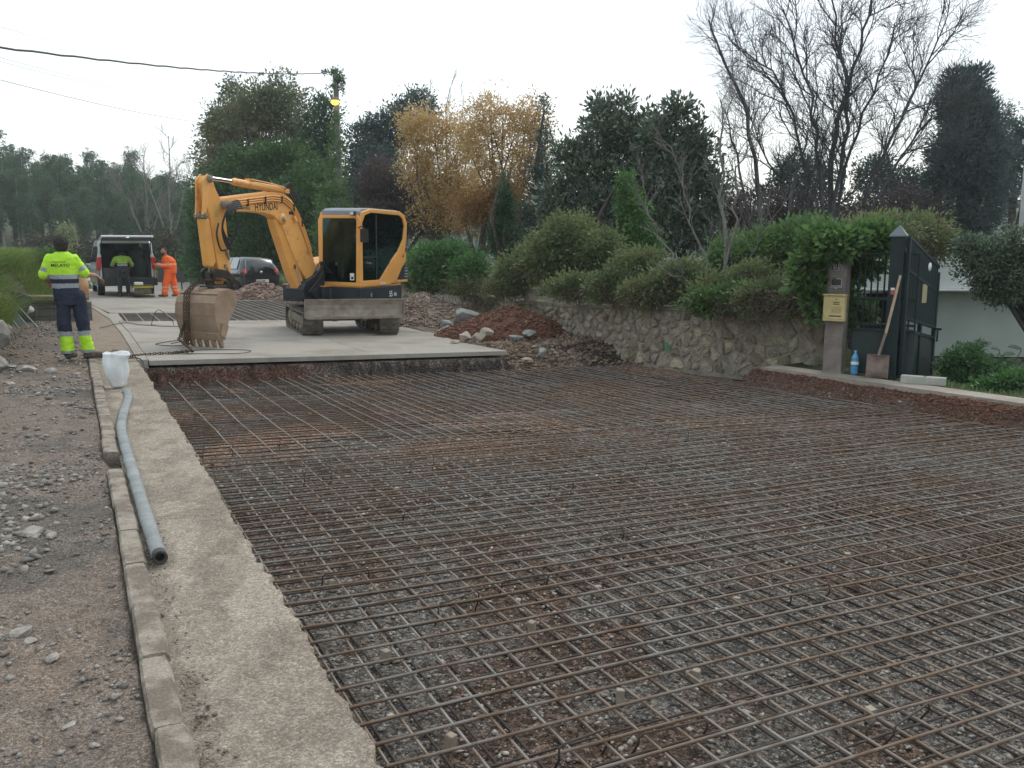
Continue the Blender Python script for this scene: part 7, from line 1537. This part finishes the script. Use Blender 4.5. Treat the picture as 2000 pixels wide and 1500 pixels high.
mb.tube([e_ + sdv * .036 + d * -.005, e_ + sdv * .05 + d * -.01], .008, n=6); mb.build('coupling', M('rubber_end', (.025, .024, .023), .6, col2=(.06, .055, .05), sc=30), hroot, fix=False)

# things along the left bank ----------------------------------------------
def big_rock(x, y, z, s, label, seed, sq=(1, 1, 1), mat=None, rz=0):
    bm = bmesh.new(); bmesh.ops.create_icosphere(bm, subdivisions=3, radius=1); rr = random.Random(seed); off = Vector((rr.random() * 40, 3, 1))
    pls = [(Vector((rr.gauss(0, 1), rr.gauss(0, 1), rr.gauss(0, 1))).normalized(), rr.uniform(.5, .8)) for _ in range(12)]
    for v in bm.verts:
        for n_, d_ in pls:
            t = v.co.dot(n_)
            if t > d_: v.co -= n_ * (t - d_)
        v.co *= 1 + .10 * mnoise.noise(v.co * 2.5 + off) + .05 * mnoise.noise(v.co * 7 + off); v.co.x *= sq[0] * s; v.co.y *= sq[1] * s; v.co.z *= sq[2] * s
    me = bpy.data.meshes.new('boulder'); bm.to_mesh(me); bm.free(); me.materials.append(mat or m_bould); o = link(bpy.data.objects.new('boulder', me)); o.location = (x, y, z); o.rotation_euler = (0, 0, rz); return tag(o, label, 'boulder')
m_bould = M('boulder_grey', (.16, .15, .135), .9, col2=(.32, .31, .285), sc=3.5, bump=.8, bsc=14)
q_ = P(12.9, -.98); big_rock(q_.x, q_.y, .10, .22, 'pale boulder leaning out at the foot of the left bank', 1, (.8, 1.1, .8))
q_ = P(13.6, -1.05); big_rock(q_.x, q_.y, .45, .28, 'grey boulder in the middle of the left bank edge', 2, (.7, 1.3, 1.0))
q_ = P(12.9, -1.25); big_rock(q_.x, q_.y, .40, .28, 'boulder cut by the left edge of the frame', 3, (.7, 1, 1.0))
q_ = P(14.3, -1.10); big_rock(q_.x, q_.y, .85, .30, 'tall grey boulder at the top of the left bank', 4, (.6, 1.2, 1.2))
q_ = P(15.6, -1.22); big_rock(q_.x, q_.y, .35, .36, 'long grey rock running back along the foot of the bank', 5, (.6, 1.6, .8))
# footing with form panel, bars
fr0 = P(21.75, -.95); fx = (P(21.72, .12) - P(21.75, -.95)).normalized(); fa = math.atan2(fx.y, fx.x)
fm = empty('formwork', fr0, fa, label='grey concrete footing face with steel bars and wires behind the verge worker', cat='formwork')
mb = MB(); mb.box((.55, .25, .12), (1.5, .5, .58)); mb.build('footing', M('footing_concrete', (.13, .125, .11), .9, col2=(.19, .18, .16), sc=5, bump=.4), fm, bevel=.01)
for z in (.12, .29): mb = MB(); mb.tube([(-.1, -.03, z), (.6, -.035, z + .01), (1.28, -.03, z)], .008, n=5); mb.build('steel_bar', m_bar2, fm)
for x in (.2, .5, .82): mb = MB(); mb.tube([(x, -.03, .08), (x + .005, -.03, .36)], .007, n=5); mb.build('tie_rod', m_conc, fm)
mb = MB(); mb.box((.35, .1, .44), (1.7, .35, .05), R=Matrix.Rotation(.03, 3, 'Y')); mb.build('dark_board', M('wet_board', (.06, .045, .035), .8), fm)
m_plk = M('sawn_plank', (.36, .27, .18), .8, col2=(.46, .36, .26), sc=9)
mb = MB(); mb.box((0, 0, 0), (1.3, .22, .035)); o = mb.build('plank', m_plk); o.location = fr0 + fx * .55 + Vector((0, .05, .56)); o.rotation_euler = (0, .04, fa + .1); tag(o, 'sawn plank lying on top of the footing behind the verge worker', 'plank')
mb = MB(); mb.box((0, 0, 0), (.09, .03, .75)); o = mb.build('plank', M('white_plank', (.5, .47, .40), .8)); o.location = fr0 + fx * .42 + Vector((0, .3, .80)); o.rotation_euler = (.2, -.35, fa); tag(o, 'pale plank tilted up against the bank beside the wood log', 'plank')
mb = MB(); mb.lathe([(0, 0), (.13, 0), (.14, .3), (.145, .38), (.12, .42), (.115, .62), (.08, .68), (0, .69)], n=16); o = mb.build('gas_bottle', M('orange_brown', (.42, .22, .10), .6, col2=(.5, .3, .16), sc=6)); o.location = fr0 + fx * .98 + Vector((0, .35, .44)); tag(o, 'orange brown cylinder standing on the footing left of the verge worker', 'cylinder')
mb = MB(); mb.ball((0, 0, 0), (.13, .10, .075), n=14, k=8); mb.tube([(.1, 0, 0), (.02, -.1, -.05)], .02); o = mb.build('helmet', m_white); o.location = fr0 + fx * .12 + Vector((0, -.15, .30)); o.rotation_euler = (.5, .3, 0); tag(o, 'white safety helmet hung at the end of the footing', 'helmet')
# black pipe piece, rods leaning
mb = MB(); mb.lathe([(.20, 0), (.21, .02), (.21, .62), (.20, .64), (.17, .63), (.17, .05)], n=20); o = mb.build('pipe', M('black_pipe', (.02, .022, .024), .5)); o.location = P(21.0, -1.20, .06); o.rotation_euler = (-.35, .25, 0); tag(o, 'short black plastic pipe leaning beside the footing', 'pipe')
mb = MB(); mb.lathe([(.24, 0), (.24, .75), (.20, .75), (.20, .04)], n=20); o = mb.build('pipe', bpy.data.materials['black_pipe']); o.location = P(20.4, -1.58, .02); o.rotation_euler = (-.9, -.5, 0); tag(o, 'wider black pipe lying in shadow behind the leaning rods', 'pipe')
m_rod = M('galvanised_rod', (.30, .36, .34), .45, metal=.3, col2=(.20, .26, .24), sc=6)
for i, (a, b, lb) in enumerate([((19.9, -1.02), (20.4, -1.62), 'leftmost of the leaning galvanised rods'), ((19.95, -.84), (20.5, -1.55), 'middle leaning galvanised rod'), ((20.1, -.70), (20.6, -1.50), 'leaning galvanised rod nearest the footing')]):
    mb = MB(); mb.tube([P(a[0], a[1], .02), P(b[0], b[1], .98 + .05 * i)], .016, n=6); tag(mb.build('rod', m_rod), lb, 'rod', 'galvanised rods leaning on the left bank')
mb = MB(); mb.box((0, 0, 0), (.22, .02, .95)); o = mb.build('sheet', M('crumpled_sheet', (.32, .36, .36), .6, col2=(.22, .25, .25), sc=5)); o.location = P(20.4, -1.28, .42); o.rotation_euler = (-.25, -.55, .6); tag(o, 'grey metal strip leaning behind the galvanised rods', 'sheet')

# heaps --------------------------------------------------------------------
def heap(label, cx, cy, rx, ry, h, rot, m_soil, m_lump, n, smin, smax, seed=0, z0=None, pw=3, name='soil_heap', cat='heap', sharp=1.25):
    N = 70; g = np.linspace(-1.15, 1.15, N); X_, Y_ = np.meshgrid(g, g, indexing='ij'); q = np.sqrt(X_ ** 2 + Y_ ** 2); c, s = math.cos(rot), math.sin(rot)
    def hz(X, Y):
        q = np.sqrt(X ** 2 + Y ** 2) * (1 + .35 * (fbm(X * 1.7 + seed, Y * 1.7, seed, 3) - .5)); return h * np.clip(1 - q, 0, 1) ** (1 / sharp) * (1 + .3 * (fbm(X * 4 + 9, Y * 4, seed + 5, 4) - .5)) + .03 * (fbm(X * 12, Y * 12, seed, 3) - .5) - .06 * (q > .98)
    Z_ = hz(X_, Y_); base = z0 if z0 is not None else 0
    wx = cx + (X_ * rx) * c - (Y_ * ry) * s; wy = cy + (X_ * rx) * s + (Y_ * ry) * c; I = np.arange(N * N).reshape(N, N); F = np.stack([I[:-1, :-1], I[1:, :-1], I[1:, 1:], I[:-1, 1:]], -1).reshape(-1, 4)
    t = empty(name, (cx, cy, base), 0, label=label, cat=cat); npmesh('soil', np.stack([wx - cx, wy - cy, Z_], -1).reshape(-1, 3), F, m_soil, t, smooth=True)
    a = rng.random(n) * 6.283; rr = np.sqrt(rng.random(n)) * 1.08; x, y = rr * np.cos(a), rr * np.sin(a); z = np.maximum(hz(x, y), -.02); sz = smin + (smax - smin) * rng.random(n) ** pw
    stones('lumps', np.stack([x * rx * c - y * ry * s, x * rx * s + y * ry * c, z + sz * .15], -1), sz, m_lump, parent=t, kind='stuff'); return t
m_rs = M('red_soil', (.10, .042, .028), .95, col2=(.16, .075, .05), sc=4, bump=1, bsc=30); m_gs = M('brown_gravel_soil', (.15, .11, .085), .95, col2=(.22, .165, .13), sc=4, bump=1, bsc=30)
m_gl = M('brown_gravel', (.16, .12, .095), .9, col2=(.32, .25, .20), sc=2.5, island=.4)
heap('dark red soil heap on the road right of the concrete slab end', *P(16.1, 8.05)[:2], 1.45, 1.0, .66, .25, m_rs, m_redpeb, 4200, .010, .06, 3, -.22)
heap('brown gravel heap behind the excavator, right of its cab', *P(20.5, 7.85)[:2], 2.6, 1.5, .75, A0 + 1.4, m_gs, m_gl, 6000, .015, .07, 4, -.24, pw=2)
heap('reddish brown rubble heap in front of the black hatchback', *P(31.2, 5.9)[:2], 1.35, .9, .62, .35, m_gs, M('reddish_rubble', (.20, .13, .10), .9, col2=(.36, .26, .21), sc=2.5, island=.35), 2600, .02, .11, 5, -.16, pw=1.6)
heap('low tail of rubble behind the left track of the excavator', *P(30.2, 7.3)[:2], 1.3, .7, .30, .5, m_gs, bpy.data.materials['reddish_rubble'], 1300, .02, .10, 6, -.2, pw=1.6)
# broken concrete and stones around the red heap
m_cc = M('broken_concrete', (.20, .215, .205), .9, col2=(.33, .34, .325), sc=4, bump=.6, bsc=20); m_cs = M('cream_stone', (.30, .255, .20), .9, col2=(.42, .37, .31), sc=4, bump=.5, bsc=20)
def chunk(r, s, z, sz, label, seed, mat, sq=(1, 1, 1)):
    p = P(r, s); o = big_rock(p.x, p.y, z, sz, label, seed, sq, mat, seed); o.name = 'broken_concrete' if mat is m_cc else 'stone'; o['category'] = 'concrete piece' if mat is m_cc else 'stone'
chunk(18.2, 8.05, .02, .46, 'large slab of broken grey concrete behind the red soil heap', 11, m_cc, (1.2, .8, .55))
chunk(18.0, 7.45, -.08, .26, 'broken grey concrete piece at the left end of the big slab piece', 12, m_cc, (1, .8, .6))
chunk(17.6, 8.55, .12, .17, 'cream stone on the back of the red soil heap, left of two', 13, m_cs)
chunk(17.4, 8.85, .15, .17, 'cream stone on the back of the red soil heap, right of two', 14, m_cs)
chunk(16.9, 6.95, -.10, .20, 'pale grey chunk left of the red soil heap near the gravel', 15, m_cc, (1.1, .8, .6))
chunk(16.6, 7.25, -.06, .18, 'rounded brown stone between grey chunk and red heap', 16, m_cs, (1, .9, .7))
chunk(15.25, 6.70, -.08, .17, 'largest cream stone at the slab corner before the red heap', 17, m_cs, (1.1, .9, .75))
chunk(15.35, 7.02, -.10, .15, 'second cream stone of the row at the slab corner', 18, m_cs, (1.2, .9, .7))
chunk(15.55, 7.30, -.04, .14, 'third cream stone of the row, highest on the red heap', 19, m_cs)
chunk(15.05, 6.38, -.13, .10, 'small cream stone lying on the slab edge', 20, m_cs, (1.3, .9, .5))
chunk(15.0, 7.95, -.05, .16, 'grey concrete lump stuck in the front of the red heap', 21, m_cc, (1.5, .8, .5))
chunk(14.9, 7.6, -.10, .12, 'smaller grey concrete lump left of the stuck lump', 22, m_cc, (1.3, .8, .6))
chunk(14.85, 9.0, -.17, .085, 'brown stone at the right foot of the red heap', 23, m_cs)
chunk(13.7, 7.55, -.25, .12, 'white quartz like chunk in the spill at the end of the slab', 24, m_cc, (.8, .8, .8))
chunk(13.3, 7.0, -.30, .085, 'flat pale chip below the slab corner', 25, m_cs, (1.6, .8, .3))

# ------------------------------------------------------------------ thin haze volume, added to lift the blacks of farther trees
mb = MB(); mb.box((0, 90, 19.5), (420, 420, 43)); hz_ = mb.build('haze', [], kind='stuff')
hm = bpy.data.materials.new('haze_air'); hm.use_nodes = True; t_ = hm.node_tree; t_.nodes.clear()
ho = t_.nodes.new('ShaderNodeOutputMaterial'); pv = t_.nodes.new('ShaderNodeVolumePrincipled')
pv.inputs['Color'].default_value = (.93, .97, 1.0, 1); pv.inputs['Density'].default_value = 0.0007; pv.inputs['Anisotropy'].default_value = .3
t_.links.new(pv.outputs[0], ho.inputs['Volume']); hz_.data.materials.append(hm)
S.cycles.volume_bounces = 1
